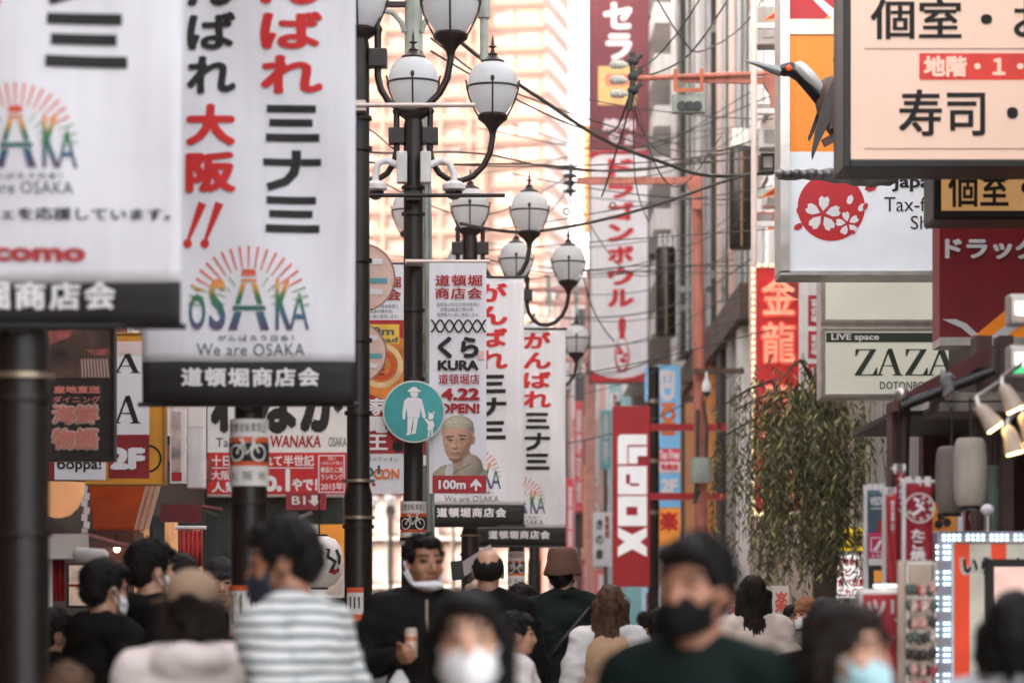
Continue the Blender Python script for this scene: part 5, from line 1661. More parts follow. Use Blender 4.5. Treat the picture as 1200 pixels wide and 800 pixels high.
# pigeon on the eaves
t = thing('pigeon', 'grey pigeon perched on the restaurant eaves before the lit sign', 'pigeon', W(1110, 460, 14.6))
m = MB(); d = 14.6
m.tube([W(1103, 433, d), W(1105, 438, d), W(1109, 447, d), W(1112, 456, d), W(1106, 464, d)], [.004, .016, .034, .03, .008], 12); m.ell(W(1112, 441, d), (.022, .02, .02)); m.tube([W(1116, 441, d), W(1120, 442, d)], [.008, .002], 6)
m.build('body', M('pigeon_grey', (128, 130, 132), .7, var=.3, scale=20), t, smooth=True)
m = MB(); m.tube([W(1109, 460, d), W(1108, 467, d)], .004, 5); m.tube([W(1113, 459, d), W(1114, 467, d)], .004, 5); m.build('leg', m_salmon, t)

# nobori flags
def flag(label, box, d, mat, mark=None, pole_side=0):
    t = sign('nobori_flag', label, 'flag', (box[0] + box[2])/2, box[3], d)
    a, b = W(box[0], box[3], d), W(box[2], box[1], d)
    vs, fs = [], []
    for r in range(15):
        for i in range(9):
            u, v = i/8, r/14
            vs.append((a.x + (b.x-a.x)*u, d + .012*math.sin(5*u + 4*v + box[0]), a.z + (b.z-a.z)*v))
    for r in range(14):
        for i in range(8): fs.append((r*9+i, r*9+i+1, r*9+i+10, r*9+i+9))
    m = MB(); m.add(vs, fs); m.build('cloth', mat, t, smooth=True).modifiers.new('c', 'SOLIDIFY').thickness = .003
    px = box[0] - 2 if pole_side == 0 else box[2] + 2
    MB().tube([Vector((W(px, 0, d).x, d + .02, 0)), W(px, box[1] - 6, d) + Vector((0, .02, 0))], .011, 8).build('pole', m_white if pole_side == 0 else m_black, t)
    MB().tube([W(box[0] - 5, box[1] - 2.5, d) + Vector((0, .02, 0)), W(box[2] + 3, box[1] - 2.5, d) + Vector((0, .02, 0))], .006, 6).build('cross_rod', m_white, t)
    for q in range(3):
        x = W(box[0] + (box[2] - box[0]) * (q + .3) / 2.8, 0, d).x
        MB().box(x - .012, x + .012, d + .004, d + .036, b.z - .012, b.z + .03).build('loop', m_white, t)
    return t
m_nr = M('nobori_red', (148, 12, 32), .7, var=.08)
d = 13.0
t = flag('wide red street flag with round white crest', (1062, 566, 1093, 657), d, m_nr, pole_side=0)
m = MB(); c0 = W(1077, 595, d); ring(m, c0.x, c0.z, 16.2*d/F, 17.6*d/F, d - .016, 36); m.build('crest_ring', m_inkw, t)
for i in range(7):
    a = math.radians(70 - i*38); text(t, '道頓堀名物大福'[i], (1077 + 13*math.cos(a) - 2.1, 595 - 13*math.sin(a) - 2.1, 1077 + 13*math.cos(a) + 2.1, 595 - 13*math.sin(a) + 2.1), d, m_inkw, .02, eps=.018)
m = MB(); stroke(m, [(W(a, b, d).x, W(a, b, d).z) for a, b in ((1070, 584), (1076, 586), (1074, 592), (1080, 595), (1074, 600), (1068, 603))], .014, d - .018); stroke(m, [(W(a, b, d).x, W(a, b, d).z) for a, b in ((1082, 588), (1078, 592), (1083, 598))], .01, d - .019); m.build('crest_mark', m_inkw, t)
text(t, 'たこ焼', (1066, 620, 1084, 656), d, m_inkw, .035, vertical=True, eps=.02)
t = flag('narrow red flag seen edge on, left of the crest flag', (1050, 551, 1060, 690), 13.2, m_nr, pole_side=1)
text(t, '大たこ', (1052, 556, 1058, 600), 13.2, m_inkw, .02, vertical=True, eps=.02)
t = flag('coral red flag with white lettering beside the escalator flag', (1039, 578, 1051, 684), 13.6, M('coral_flag', (204, 62, 66), .7), pole_side=0)
text(t, '営業中', (1043, 586, 1048, 624), 13.6, m_inkw, .02, vertical=True, eps=.02)
d = 14.0
t = flag('slate blue flag over a pink escalator sign panel', (1017, 574, 1037, 663), d, M('slate_flag', (78, 96, 108), .7), pole_side=0)
text(t, 'VISON', (1019, 582, 1036, 592), d, m_inkw, .02, eps=.02); m = MB(); rect(m, 1020, 595, 1036, 596, d, .018); m.build('rule', m_inkw, t)
m = MB(); px_poly(m, [(1027, 624), (1029, 610), (1032, 608), (1034, 612), (1033, 624)], d, .018); m.build('red_mark', m_inkdred, t)
sheet(t, 'pink_panel', (1017, 624, 1037, 654), d, M('magenta_panel', (196, 40, 96), .6), .02); sheet(t, 'white_strip', (1017, 654, 1037, 662), d, m_paper, .02)
m = MB()
stroke(m, [(W(a, b, d).x, W(a, b, d).z) for a, b in ((1023, 643), (1026, 643), (1031, 634), (1034, 634))], .014, d - .024)
for q in (((1020, 630), (1036, 630)), ((1020, 646), (1036, 646)), ((1020, 630), (1020, 646)), ((1036, 630), (1036, 646))): stroke(m, [(W(a, b, d).x, W(a, b, d).z) for a, b in q], .004, d - .025)
m.build('escalator_mark', m_inkw, t)
text(t, '←入口', (1021, 648, 1035, 653), d, m_inkw, .03, eps=.024)
t = sign('shop_sign', 'orange panel with black clover shape behind the crest flag', 'sign', 1106, 628, 14.4)
slab(t, 'panel', (1088, 588, 1121, 640), 14.4, .05, M('panel_orange', (238, 150, 52), .5)); slab(t, 'edge', (1122, 586, 1128, 640), 14.4, .05, m_white)
m = MB()
for q in range(3):
    a = .3 + q*2.1; px_poly(m, [(1104 + 6*math.cos(a) + 5*math.cos(j*.7), 610 + 6*math.sin(a) + 5*math.sin(j*.7)) for j in range(9)], 14.4, .005 + .001*q)
px_poly(m, [(1103 + 4*math.cos(j*.7), 594 + 3*math.sin(j*.7)) for j in range(9)], 14.4, .005); m.build('clover_mark', m_ink, t)
MB().box(W(1100, 0, 14.4).x, W(1103, 0, 14.4).x, 14.46, 14.5, 0, W(0, 640, 14.4).z).build('post', m_black, t)
t = flag('small red flag half covered by the lantern, with part of a white ring', (1132, 594, 1153, 640), 15.6, M('nobori_red', (0, 0, 0)))
m = MB(); c0 = W(1144, 606, 15.6); ring(m, c0.x, c0.z, 8*15.6/F, 9.4*15.6/F, 15.575, 30); m.build('crest_ring', m_inkw, t)

# lit cabinet with LED border
d = 14.0
t = sign('lit_cabinet', 'striped orange and cream advertising cabinet edged with blue white lights', 'advertising cabinet', 1170, 800, d)
MB().box(W(1096, 0, d).x, W(1300, 0, d).x, d + .002, d + .55, .02, W(0, 622, d).z).build('cabinet', M('cabinet_silver', (150, 142, 150), .4, metal=.3, var=.1), t, bevel=.012)
zb = .35
for i in range(6):
    a, b = 1118 + i * 28, 1118 + i * 28 + (17 if i % 2 == 0 else 27)
    x0 = 1118 + sum((18, 25)[q % 2] for q in range(i)); x1 = x0 + (18, 25)[i % 2]
    MB().box(W(x0, 0, d).x, W(x1, 0, d).x, d - .008, d + .001, zb, W(0, 637, d).z).build('stripe', M('stripe_orange', (232, 70, 30), .4, emit=.18) if i % 2 == 0 else M('stripe_cream', (214, 208, 190), .4, emit=.12), t)
m = MB(); m.box(W(1116, 0, d).x, W(1290, 0, d).x, d - .02, d - .0, W(0, 635.5, d).z, W(0, 633, d).z); m.box(W(1115, 0, d).x, W(1117.5, 0, d).x, d - .02, d - .0, zb, W(0, 636, d).z); m.build('trim', m_inkw, t)
MB().box(W(1153, 0, d).x, W(1280, 0, d).x, d - .05, d - .009, .5, W(0, 655, d).z).build('screen_frame', m_black, t, bevel=.006)
MB().box(W(1163, 0, d).x, W(1270, 0, d).x, d - .054, d - .0505, .6, W(0, 664, d).z).build('screen', M('pink_screen', (236, 190, 178), .3, emit=.35, var=.15), t)
text(t, 'いらっしゃい', (1124, 650, 1250, 676), d, m_inkw, .12, eps=.012); text(t, 'いらっしゃい', (1128, 653, 1246, 672), d, m_ink, .03, eps=.018)
m_led = M('led_blue_white', (176, 218, 255), .4, emit=2.0)
for i in range(15):
    for col, n in ((1098, 1), (1107, 2)):
        m = MB()
        for r in range(3):
            for c in range(n):
                q = W(col + c * 4.6, 640 + i * 30 + r * 7, d)
                if q.z < .3: continue
                m.ell(q + Vector((0, -.004, 0)), (.0062, .006, .0062), nu=8, nv=6)
        if m.v: m.build('led_strip', m_led, t)
for i in range(6):
    m = MB()
    for r in range(2):
        for c in range(4):
            m.ell(W(1106 + i * 28 + c * 6, 627 + r * 5, d) + Vector((0, -.004, 0)), (.0062, .006, .0062), nu=8, nv=6)
    m.build('led_strip', m_led, t)
t = sign('lamp_post_head', 'short post lamp with white dome above the striped cabinet', 'lamp', 1157, 622, 14.3)
MB().tube([W(1157, 622, 14.3), W(1157, 604, 14.3)], .016, 10).build('stem', m_steel, t); MB().ell(W(1157, 597, 14.3), (.033, .033, .028)).build('dome', m_inkw, t, smooth=True)
# shelf of bagged goods
d = 12.2
t = sign('display_rack', 'wire rack packed with small bagged goods beside the striped cabinet', 'display rack', 1080, 800, d)
m = MB()
for px in (1063, 1096): m.tube([Vector((W(px, 0, d).x, d, 0)), W(px, 658, d)], .008, 6)
for py in (660, 700, 740, 780): m.tube([W(1063, py, d), W(1096, py, d)], .005, 6)
m.build('frame', m_steel, t)
MB().box(W(1060, 0, d).x, W(1100, 0, d).x, d + .2, d + .24, 0, W(0, 655, d).z).build('back_panel', M('cream_louver', (206, 186, 168), .7, var=.1), t)
t_ = t
gr = random.Random(11)
gcols = [(60, 52, 50), (180, 60, 70), (210, 190, 180), (90, 100, 90), (220, 160, 150), (40, 40, 44), (150, 130, 120)]
for r in range(7):
    for c in range(6):
        px, py = 1066 + c * 5.6 + gr.uniform(-1, 1), 690 + r * 19 + gr.uniform(-2, 2)
        q = W(px, py, d - .02 - .02 * (c % 2))
        b_ = thing('goods_bag', 'small clear bag of snacks hanging on the wire rack', 'goods bag', q, 'bagged goods on the rack')
        m = MB(); m.ell(q, (.012 + gr.random()*.005, .009, .026), nu=8, nv=6); m.build('bag', M('bag_%d' % gr.randrange(7), gcols[gr.randrange(7)], .3, var=.4, scale=40), b_, smooth=True)
# red framed standing sign
d = 12.6
t = sign('standing_sign', 'white framed red standing sign with grey white katakana', 'standing sign', 1036, 800, d)
MB().box(W(1007, 0, d).x, W(1066, 0, d).x, d + .002, d + .16, .05, W(0, 690, d).z).build('body', m_white, t, bevel=.015)
MB().box(W(1011, 0, d).x, W(1063, 0, d).x, d - .006, d + .001, .3, W(0, 696, d).z).build('red_face', M('sign_red', (178, 26, 44), .45, var=.06), t)
text(t, 'ツリ', (1016, 702, 1059, 728), d, M('grey_white_print', (220, 206, 206), .6), .03, eps=.01)
text(t, 'ドラッグ', (1018, 738, 1062, 753), d, M('dull_pink_print', (206, 150, 150), .6), .01, eps=.01)
MB().box(W(1025, 0, d).x, W(1052, 0, d).x, d - .02, d + .05, W(0, 688, d).z, W(0, 684, d).z).build('top_light', M('led_cover', (240, 240, 250), .4, emit=.8), t)
# lit yellow sign under the willow
d = 31.5
t = sign('lit_sign', 'yellow over white lit sign glowing under the willow', 'sign', 998, 705, d)
slab(t, 'box', (977, 612, 1018, 702), d, .25, m_white)
sheet(t, 'yellow_face', (978, 618, 1016, 645), d, M('lit_yellow', (248, 196, 44), .4, emit=.35), .004); text(t, '大衆', (980, 620, 1014, 643), d, m_ink, .03, eps=.01)
m = MB()
sheet(t, 'white_face', (979, 650, 1016, 700), d, M('lit_white', (244, 236, 236), .4, emit=.4), .004)
for i, s in enumerate(('名物串かつ', '生ビール', '食べ放題', '二九〇円')):
    text(t, s, (981, 653 + i * 12, 1015, 663 + i * 12), d, m_inkred, .04, eps=.01)
for i in range(12): MB().ell(W(974, 652 + i * 6, d), .016, nu=8, nv=6).build('light_bulb', m_led, t)
MB().box(W(990, 0, d).x, W(996, 0, d).x, d + .05, d + .15, 0, W(0, 702, d).z).build('post', m_black, t)
t = sign('menu_board', 'black edged board with orange picture beside the yellow lit sign', 'menu board', 1030, 700, 15)
slab(t, 'board', (1019, 660, 1042, 700), 15, .04, m_black); sheet(t, 'orange_picture', (1024, 668, 1038, 682), 15, M('menu_orange', (0, 0, 0)), .004); sheet(t, 'white_label', (1025, 684, 1037, 690), 15, m_paper, .004)
MB().box(W(1029, 0, 15).x, W(1032, 0, 15).x, 15.01, 15.04, 0, W(0, 700, 15).z).build('post', m_black, t)
# low white boards
d = 26
t = sign('shop_sign', 'low white board with red characters left of the long haired woman', 'sign', 858, 722, d)
slab(t, 'panel', (846, 683, 870, 722), d, .06, m_paper); text(t, '味の店', (853, 687, 862, 720), d, m_inkred, .02, vertical=True)
MB().box(W(856, 0, d).x, W(859, 0, d).x, d + .07, d + .1, 0, W(0, 722, d).z).build('post', m_black, t)
t = sign('shop_sign', 'low white board with teal and red characters right of the long haired woman', 'sign', 905, 722, d)
slab(t, 'panel', (888, 686, 924, 722), d, .06, m_paper); text(t, '家', (893, 690, 902, 700), d, m_ink, .03); text(t, 'こ', (893, 704, 906, 716), d, M('teal_bar', (0, 0, 0)), .04); text(t, '楽', (908, 692, 923, 718), d, M('coral_print', (226, 96, 84), .6), .03)
MB().box(W(904, 0, d).x, W(907, 0, d).x, d + .07, d + .1, 0, W(0, 722, d).z).build('post', m_black, t)

# ------------------------------------------------------------------ salmon gantries, poles, cameras
d = 30.0
t = thing('gantry_arm', 'upper salmon steel arm with grey insulators crossing the bowling sign', 'utility arm', W(905, 130, d))
m = MB(); a, b = W(752, 93.5, d), W(900, 82, d)
m.tube([W(745, 92, d), W(905, 86, d)], .028, 10)
px_poly(m, [(800, 92), (905, 90), (905, 98), (800, 96)], d, -.01, .05); m.build('beam', m_salmon, t, smooth=False)
m = MB(); px_poly(m, [(895, 78), (915, 78), (915, 132), (905, 132), (902, 110), (896, 100)], d, .02, .1); m.build('gusset', m_salmon, t)
m = MB()
for x in (791, 822): m.box(W(x - 2, 0, d).x, W(x + 2, 0, d).x, d - .05, d - .03, W(0, 108, d).z, W(0, 82, d).z)
m.box(W(793.1, 0, d).x, W(819.9, 0, d).x, d - .05, d - .03, W(0, 109, d).z, W(0, 104.5, d).z); m.build('hanger', M('orange_bracket', (176, 92, 58), .5, var=.1), t)
MB().box(W(915, 0, d).x - .002, 4.1, d - .05, d + .05, W(0, 100, d).z, W(0, 86, d).z).build('wall_bracket', m_salmon, t)
t_g = t
def insulator(par, px, py, d, L=22):
    m = MB(); c0 = W(px, py, d); l = L*d/F
    prof = [(.012, 0), (.02, .05*l)]
    for i in range(4): prof += [(.05, (.15+.18*i)*l), (.034, (.24+.18*i)*l)]
    prof += [(.012, l)]
    m.lathe((c0.x, d, c0.z), prof, 12, 'X'); return m.build('insulator', M('pale_insulator', (196, 196, 190), .3, var=.1), par, smooth=True)
for py in (76, 94, 110): insulator(t, 714, py, d)
m = MB(); m.tube([W(741, 62, d), W(742, 95, d), W(737, 130, d)], .03, 8); 
for py in (72, 90, 106): m.ell(W(742, py, d), (.06, .05, .05), nu=8, nv=6); m.tube([W(742, py, d), W(752, py - 8, d)], .025, 6)
m.build('clamp_cluster', m_cable, t, smooth=True)
# transformer style fitting hanging on the beam
t = thing('junction_rack', 'pale rack with three round insulators under the salmon arm', 'insulator rack', W(806, 130, 30))
a, b = W(788, 132, 30), W(826, 111, 30); MB().box(a.x, b.x, 29.98, 30.1, a.z, b.z).build('plate', m_conc, t)
for x in (799, 808, 817):
    q = W(x, 124, 29.9); MB().lathe(q, [(.045, -.02), (.05, 0), (.045, .03)], 14, 'Y').build('disc', m_cable, t, smooth=True)
d = 40.0
t = thing('gantry_arm', 'lower salmon steel arm with dark insulator cluster left of the bowling sign', 'utility arm', W(830, 230, d))
m = MB(); a, b = W(676, 215.5, d), W(818, 207.5, d); m.box(a.x, b.x, d, d + .09, a.z, b.z); m.build('beam', m_salmon, t)
m = MB(); px_poly(m, [(800, 208), (815, 203), (822, 207), (822, 245), (812, 245), (808, 222)], d, -.095, .0); px_poly(m, [(800, 208), (815, 203), (822, 207), (822, 245), (812, 245), (808, 222)], d, .02, .1); m.build('gusset', m_salmon, t)
m = MB()
for py in (197, 206, 214, 224): m.ell(W(668, py, d), (.09, .06, .035), nu=10, nv=6); m.tube([W(660, py, d), W(676, py, d)], .02, 6)
m.tube([W(669, 192, d), W(669, 230, d)], .025, 8); m.build('insulator', m_cable, t, smooth=True)
t = thing('utility_pole', 'salmon painted steel utility pole carrying the lower arm', 'utility pole', (W(817, 0, 40.3).x, 40.3, 0))
q = W(817, 205, 40.3); MB().tube([Vector((q.x + .08, 40.3, 0)), q], [.1, .07], 14).build('pole', m_salmon, t, smooth=True)
q = W(822, 551, 40.2); MB().lathe((q.x, 40.2, q.z), [(.15, -.17), (.155, .17)], 16).build('device_box', m_conc, t, smooth=True)
m = MB(); m.tube([W(819, 575, 40.1), W(814, 590, 40.1), W(817, 560, 40.1), W(818, 480, 40.15)], .025, 6); m.tube([W(827, 560, 40.1), W(829, 500, 40.1), W(824, 470, 40.15)], .018, 6); m.build('hanging_cable', m_cable, t, smooth=True)
a, b = W(812, 437.5, 40.1), W(872, 431.5, 40.1); MB().box(a.x, b.x, 40.08, 40.18, a.z, b.z).build('camera_bar', m_brownwall, t)
t = thing('security_camera', 'small white drop shaped camera under the brown bar', 'camera', W(828, 466, 40))
c0 = W(828, 452, 40); MB().lathe((c0.x, 40, c0.z), [(.055, -.08), (.065, -.02), (.05, .05), (.02, .1), (.014, .19)], 16).build('housing', m_white, t, smooth=True); MB().ell((c0.x, 40, c0.z - .085), (.055, .055, .06)).build('dome', M('smoked_dome', (0, 0, 0)), t, smooth=True)
t = thing('utility_pole', 'bundle of brown poles between the red sideways sign and the blue sign', 'utility pole', (W(766, 0, 48).x, 48, 0))
q = W(766, 430, 48); MB().tube([Vector((q.x, 48, 0)), q], .09, 12).build('pole', m_pole, t, smooth=True)
for z in (470, 540, 600): MB().lathe((q.x, 48, W(0, z, 48).z), [(.1, -.03), (.1, .03)], 12).build('band', m_band, t)
for px, py0, py1, d, w, lab in ((780, 290, 395, 50, 24, 'long dark cylinder hanging on brackets left of the salmon pole'), (868, 172, 292, 36, 27, 'large dark cylinder hanging beside the white pipe')):
    t = thing('transformer', lab, 'transformer', W(px, py1, d))
    q0, q1 = W(px, py1, d), W(px, py0, d); r = w/2*d/F
    MB().lathe((q0.x, d, 0), [(r*.92, q0.z), (r, q0.z + .03), (r, q1.z - .05), (r*.85, q1.z)], 24).build('tank', M('dark_bronze_tank', (26, 20, 18), .4, metal=.0, var=.25, streak=.2), t, smooth=True)
    MB().box(q0.x - .012, q0.x + .012, d - r - .012, d - r + .004, q0.z + .02, q1.z - .06).build('seam', M('brass_seam', (130, 100, 70), .4, metal=.5), t)
    m = MB()
    for k in range(3): m.lathe((q0.x - r*.5 + k*r*.5, d, q1.z), [(.04, 0), (.05, .06), (.035, .1), (.05, .15), (.03, .22)], 10)
    m.build('bushing', M('pale_insulator', (0, 0, 0)), t, smooth=True)
    MB().box(q0.x + r*.5, 3.5, d - .05, d + .05, (q0.z + q1.z)/2, (q0.z + q1.z)/2 + .1).build('bracket', m_conc, t)
t = thing('white_pipe', 'slim white vertical pipe left of the steel framed sign', 'pipe', W(883, 320, 29))
MB().tube([W(883.5, 312, 29), W(883.5, -80, 29)], .03, 10).build('pipe', M('pinkish_white_pipe', (226, 208, 200), .5, var=.06), t, smooth=True)
for py in (30, 130, 262): a, b = W(884, py + 3, 29), W(915, py - 3, 29); MB().box(a.x, b.x + .6, 29, 29.06, a.z, b.z).build('wall_tie', m_white, t)
# odd fittings between the pipe and the steel frame
for i, (px, py, w, h, mat, lab) in enumerate(((900, 30, 26, 46, m_greywall, 'grey service box high beside the steel framed sign'), (896, 125, 28, 10, m_white, 'white ledge box beside the steel framed sign'), (902, 160, 22, 26, m_white, 'white air conditioner box beside the steel framed sign'), (900, 190, 18, 22, m_dark, 'dark meter box beside the steel framed sign'), (897, 255, 26, 14, m_salmon, 'salmon beam end beside the steel framed sign'), (905, 235, 20, 12, m_white, 'white shelf unit below the red triangle'))):
    d = 30.5 + .2 * i
    t = sign('service_box', lab, 'service box', px, py + h/2, d)
    slab(t, 'box', (px - w/2, py - h/2, px + w/2, py + h/2), d, .3, mat, bevel=.015)
    sheet(t, 'cover', (px - w*.3, py - h*.3, px + w*.3, py + h*.3), d, m_greywall, .01)
    MB().box(W(px, 0, d).x, 4.0, d + .1, d + .16, W(0, py, d).z - .02, W(0, py, d).z + .02).build('bracket', m_black, t)
for px, py, lab in ((902, 224, 'red and orange warning triangle beside the steel frame'), (905, 17, 'small orange triangle at the top beside the steel frame'), (908, 262, 'lower orange triangle partly behind the steel frame')):
    d = 29.6
    t = sign('pennant', lab, 'pennant', px, py + 8, d)
    m = MB(); px_poly(m, [(px - 12, py + 8), (px + 10, py - 8), (px + 10, py + 5)], d, .01, .008); m.build('edge', M('pennant_orange', (236, 140, 40), .6), t)
    m = MB(); px_poly(m, [(px - 7, py + 6), (px + 8, py - 5), (px + 8, py + 3)], d, .014); m.build('face', m_red, t)
    MB().tube([W(px + 10, py, d), Vector((4.0, d + .1, W(0, py, d).z))], .008, 6).build('rod', m_black, t)

# ------------------------------------------------------------------ overhead cables
def cable(lab, pts, r=.012, sag=0.0, shared=True):
    P = [W(*p) for p in pts]
    E_ = [P[0] * 2 - P[1]] + P + [P[-1] * 2 - P[-2]]
    out = []
    n_ = 24
    for i in range(len(P) - 1):
        p0, p1, p2, p3 = E_[i:i+4]
        for j in range(n_):
            u = j / n_
            q = .5 * ((2*p1) + (p2 - p0)*u + (2*p0 - 5*p1 + 4*p2 - p3)*u*u + (3*p1 - p0 - 3*p2 + p3)*u**3)
            out.append(q)
    out.append(P[-1])
    N_ = len(out) - 1
    for k_, q in enumerate(out):
        q.z -= sag * 4 * (k_/N_) * (1 - k_/N_)
    base = P[0]
    o = MB().tube(out, r, 6).build('overhead_cable', m_cable, None, smooth=True, loc=base)
    return tag(o, lab, 'cable', 'overhead cables across the street')
SH = 'thin dark overhead cable sagging across the street between poles'
cable('thick black cable bundle slanting down from the upper lamp to the steel framed sign', [(505, 20, 24), (565, 68, 25.5), (640, 118, 27), (705, 160, 28.5), (770, 186, 29.5), (840, 205, 30), (960, 196, 31)], .019, .02)
cable('second heavy cable bundle looping low in front of the bowling sign', [(540, 262, 26), (600, 268, 27), (655, 262, 28), (720, 248, 29), (790, 228, 29.5), (860, 206, 30), (925, 196, 30.5)], .015, .05)
for a in ([(430, 178, 24), (560, 160, 27), (700, 184, 33), (930, 178, 36)], [(430, 190, 24.2), (620, 168, 28), (760, 176, 31), (930, 148, 33)], [(430, 150, 25), (520, 168, 26), (760, 170, 31), (930, 165, 33)],
          [(505, 60, 24), (700, 130, 30), (740, 108, 30)], [(505, 45, 24), (620, 95, 30), (800, 170, 42)], [(740, 100, 30), (752, 130, 30.5), (790, 165, 32), (880, 185, 34)],
          [(742, 80, 30), (780, 30, 30), (830, -20, 29)], [(742, 92, 30), (790, 60, 30), (822, 30, 30), (870, -30, 30)], [(765, -10, 29), (800, 25, 29.5), (822, 32, 30), (870, 10, 30.5), (905, -20, 31)],
          [(737, 128, 30), (720, 170, 30.4), (705, 230, 31)], [(742, 128, 30), (745, 200, 31), (760, 260, 33)], [(668, 230, 40), (690, 330, 42), (720, 400, 44)],
          [(640, 340, 45), (760, 322, 45), (885, 280, 40)], [(660, 372, 46), (780, 345, 45), (885, 300, 40)], [(640, 440, 44), (760, 410, 44), (885, 340, 38)], [(640, 470, 44), (760, 430, 44), (885, 360, 38)],
          [(655, 520, 48), (760, 478, 46), (870, 430, 42)], [(560, 300, 34), (690, 300, 40), (880, 300, 45)], [(600, 250, 33), (668, 215, 40)], [(430, 205, 30), (560, 240, 36), (668, 206, 40)],
          [(560, 330, 60), (640, 350, 62), (692, 345, 64)], [(680, 430, 50), (720, 425, 50), (800, 400, 50)], [(742, 106, 30), (770, 180, 30), (800, 200, 30.5), (845, 160, 31)], [(668, 224, 40), (740, 300, 40), (817, 290, 40.3)]):
    cable(SH, a, .006 + .004 * rnd.random(), .10 + .15 * rnd.random())
cr_ = random.Random(31)
for _ in range(22):
    y0_ = cr_.uniform(120, 420); d0_ = cr_.uniform(32, 46)
    xa_, xb_ = cr_.choice(((430, 905), (560, 905), (600, 880), (668, 905), (560, 760)))
    cable(SH, [(xa_, y0_ + cr_.uniform(-20, 40), d0_), ((xa_ + xb_)/2, y0_ + cr_.uniform(0, 18), d0_), (xb_, y0_ + cr_.uniform(-60, 20), d0_ - 2)], .005 + .003*cr_.random(), .1*cr_.random())
for px, py, d, lab in ((718, 241, 29, 'small cable loop on the low bundle before the bowling sign'), (664, 248, 28.2, 'small cable loop on the low bundle beside the third lamp')):
    m = MB(); c0 = W(px, py, d); m.tube([c0 + Vector((.03*math.cos(j*.6), 0, .03*math.sin(j*.6))) for j in range(12)], .006, 6)
    o = m.build('cable_loop', m_cable, None, smooth=True, loc=c0); tag(o, lab, 'cable loop')
# distant salmon gantries in front of the tower
for i, (x0, x1, y0, y1, d) in enumerate(((560, 692, 336, 342, 70), (570, 690, 352, 357, 84), (590, 692, 418, 424, 62), (430, 560, 452, 456, 90), (585, 690, 385, 389, 95))):
    t = sign('distant_gantry', ('highest', 'second', 'third', 'leftmost', 'fourth')[i] + ' of the pale pink steel beams crossing before the tower', 'utility arm', (x0 + x1)/2, y1, d)
    a, b = W(x0, y1, d), W(x1, y0, d); MB().box(a.x, b.x, d, d + .15, a.z, b.z).build('beam', M('pale_salmon_paint', (206, 150, 136), .6, var=.1), t)
    for q in range(4): x = a.x + (b.x - a.x)*(q + .5)/4; MB().box(x - .05, x + .05, d - .03, d - .001, a.z - .3, b.z + .25).build('hanger', m_conc, t)
    MB().box(b.x - .1, b.x + .1, d + .16, d + .36, 0, b.z + .4).build('post', M('pale_salmon_paint', (0, 0, 0)), t)

# ------------------------------------------------------------------ willow
wr = random.Random(21)
t = thing('willow_tree', 'weeping willow with long hanging strands before the red relief sign', 'tree', (3.1, 29.5, 0))
m = MB()
m.tube([(3.1, 29.5, 0), (3.05, 29.5, 1.2), (3.12, 29.45, 2.3), (3.0, 29.4, 3.15), (2.85, 29.4, 3.73)], [.16, .13, .11, .08, .05], 12)
tips = []
for i in range(15):
    s0 = Vector((3.1 + wr.uniform(-.1, .1), 29.45, wr.uniform(2.2, 3.65)))
    ex = wr.uniform(2.12, 3.45); ey = 29.5 + wr.uniform(-1.0, 1.0)
    hi = 3.38 + .65 * wr.random() - .25 * abs(ex - 2.55)
    mid = Vector(((s0.x + ex)/2, (s0.y + ey)/2, hi + .1)); e = Vector((ex, ey, hi - .1))
    m.tube([s0, s0.lerp(mid, .5) + Vector((0, 0, .08)), mid, mid.lerp(e, .5) + Vector((0, 0, .03)), e], [.03, .024, .018, .013, .008], 7)
    for q in range(11):
        tt = .25 + .75 * q / 11
        p = s0.lerp(mid, min(1, tt*2)) if tt < .5 else mid.lerp(e, tt*2 - 1)
        tips.append(p)
m.build('trunk', M('willow_bark', (70, 58, 46), .9, var=.3, bump=.5), t, smooth=True)
lv, st = MB(), MB()
for p in tips:
    for _ in range(2):
        x, y = p.x + wr.gauss(0, .2), p.y + wr.gauss(0, .28)
        if x < 1.98 + .06*wr.random(): continue
        z = p.z + wr.uniform(-.15, .18)
        # the left half hangs lower than the right
        L = wr.uniform(.6, 1.9) * (1.12 if x < 2.7 else .9)
        L = min(L, z - 1.58)
        if L < .2: continue
        dx, dy = wr.uniform(-.12, .1), wr.uniform(-.1, .1)
        pts = [Vector((x + dx*(k/5)**2 + .015*math.sin(k*1.7 + x*9), y + dy*(k/5)**2, z - L*k/5)) for k in range(6)]
        st.tube(pts, .0028, 4, caps=False)
        n = int(L / .021)
        for k in range(n):
            u = k / n
            if wr.random() < .48: continue
            f = u*5; i0 = min(4, int(f)); q = pts[i0].lerp(pts[i0+1], f - i0)
            a = wr.uniform(0, 6.28); ln = wr.uniform(.06, .11); w = wr.uniform(.008, .013)
            out = Vector((math.cos(a)*wr.uniform(.3, .8), math.sin(a)*.6, -.8)).normalized()
            sd_ = out.cross(Vector((math.sin(a), math.cos(a)*1.3, .4))).normalized()
            lv.m = 0 if wr.random() < .5 else (1 if wr.random() < .65 else 2)
            lv.add([q, q + out*ln*.45 + sd_*w, q + out*ln, q + out*ln*.45 - sd_*w], [(0, 1, 2, 3)])
cr = lv.build('crown', [M('willow_leaf', (92, 90, 50), .6, var=.25, scale=3), M('willow_leaf_dark', (58, 62, 36), .6, var=.25, scale=3), M('willow_leaf_pale', (148, 142, 84), .6, var=.2)], t)
st.build('strand', M('willow_twig', (78, 74, 44), .8), cr)
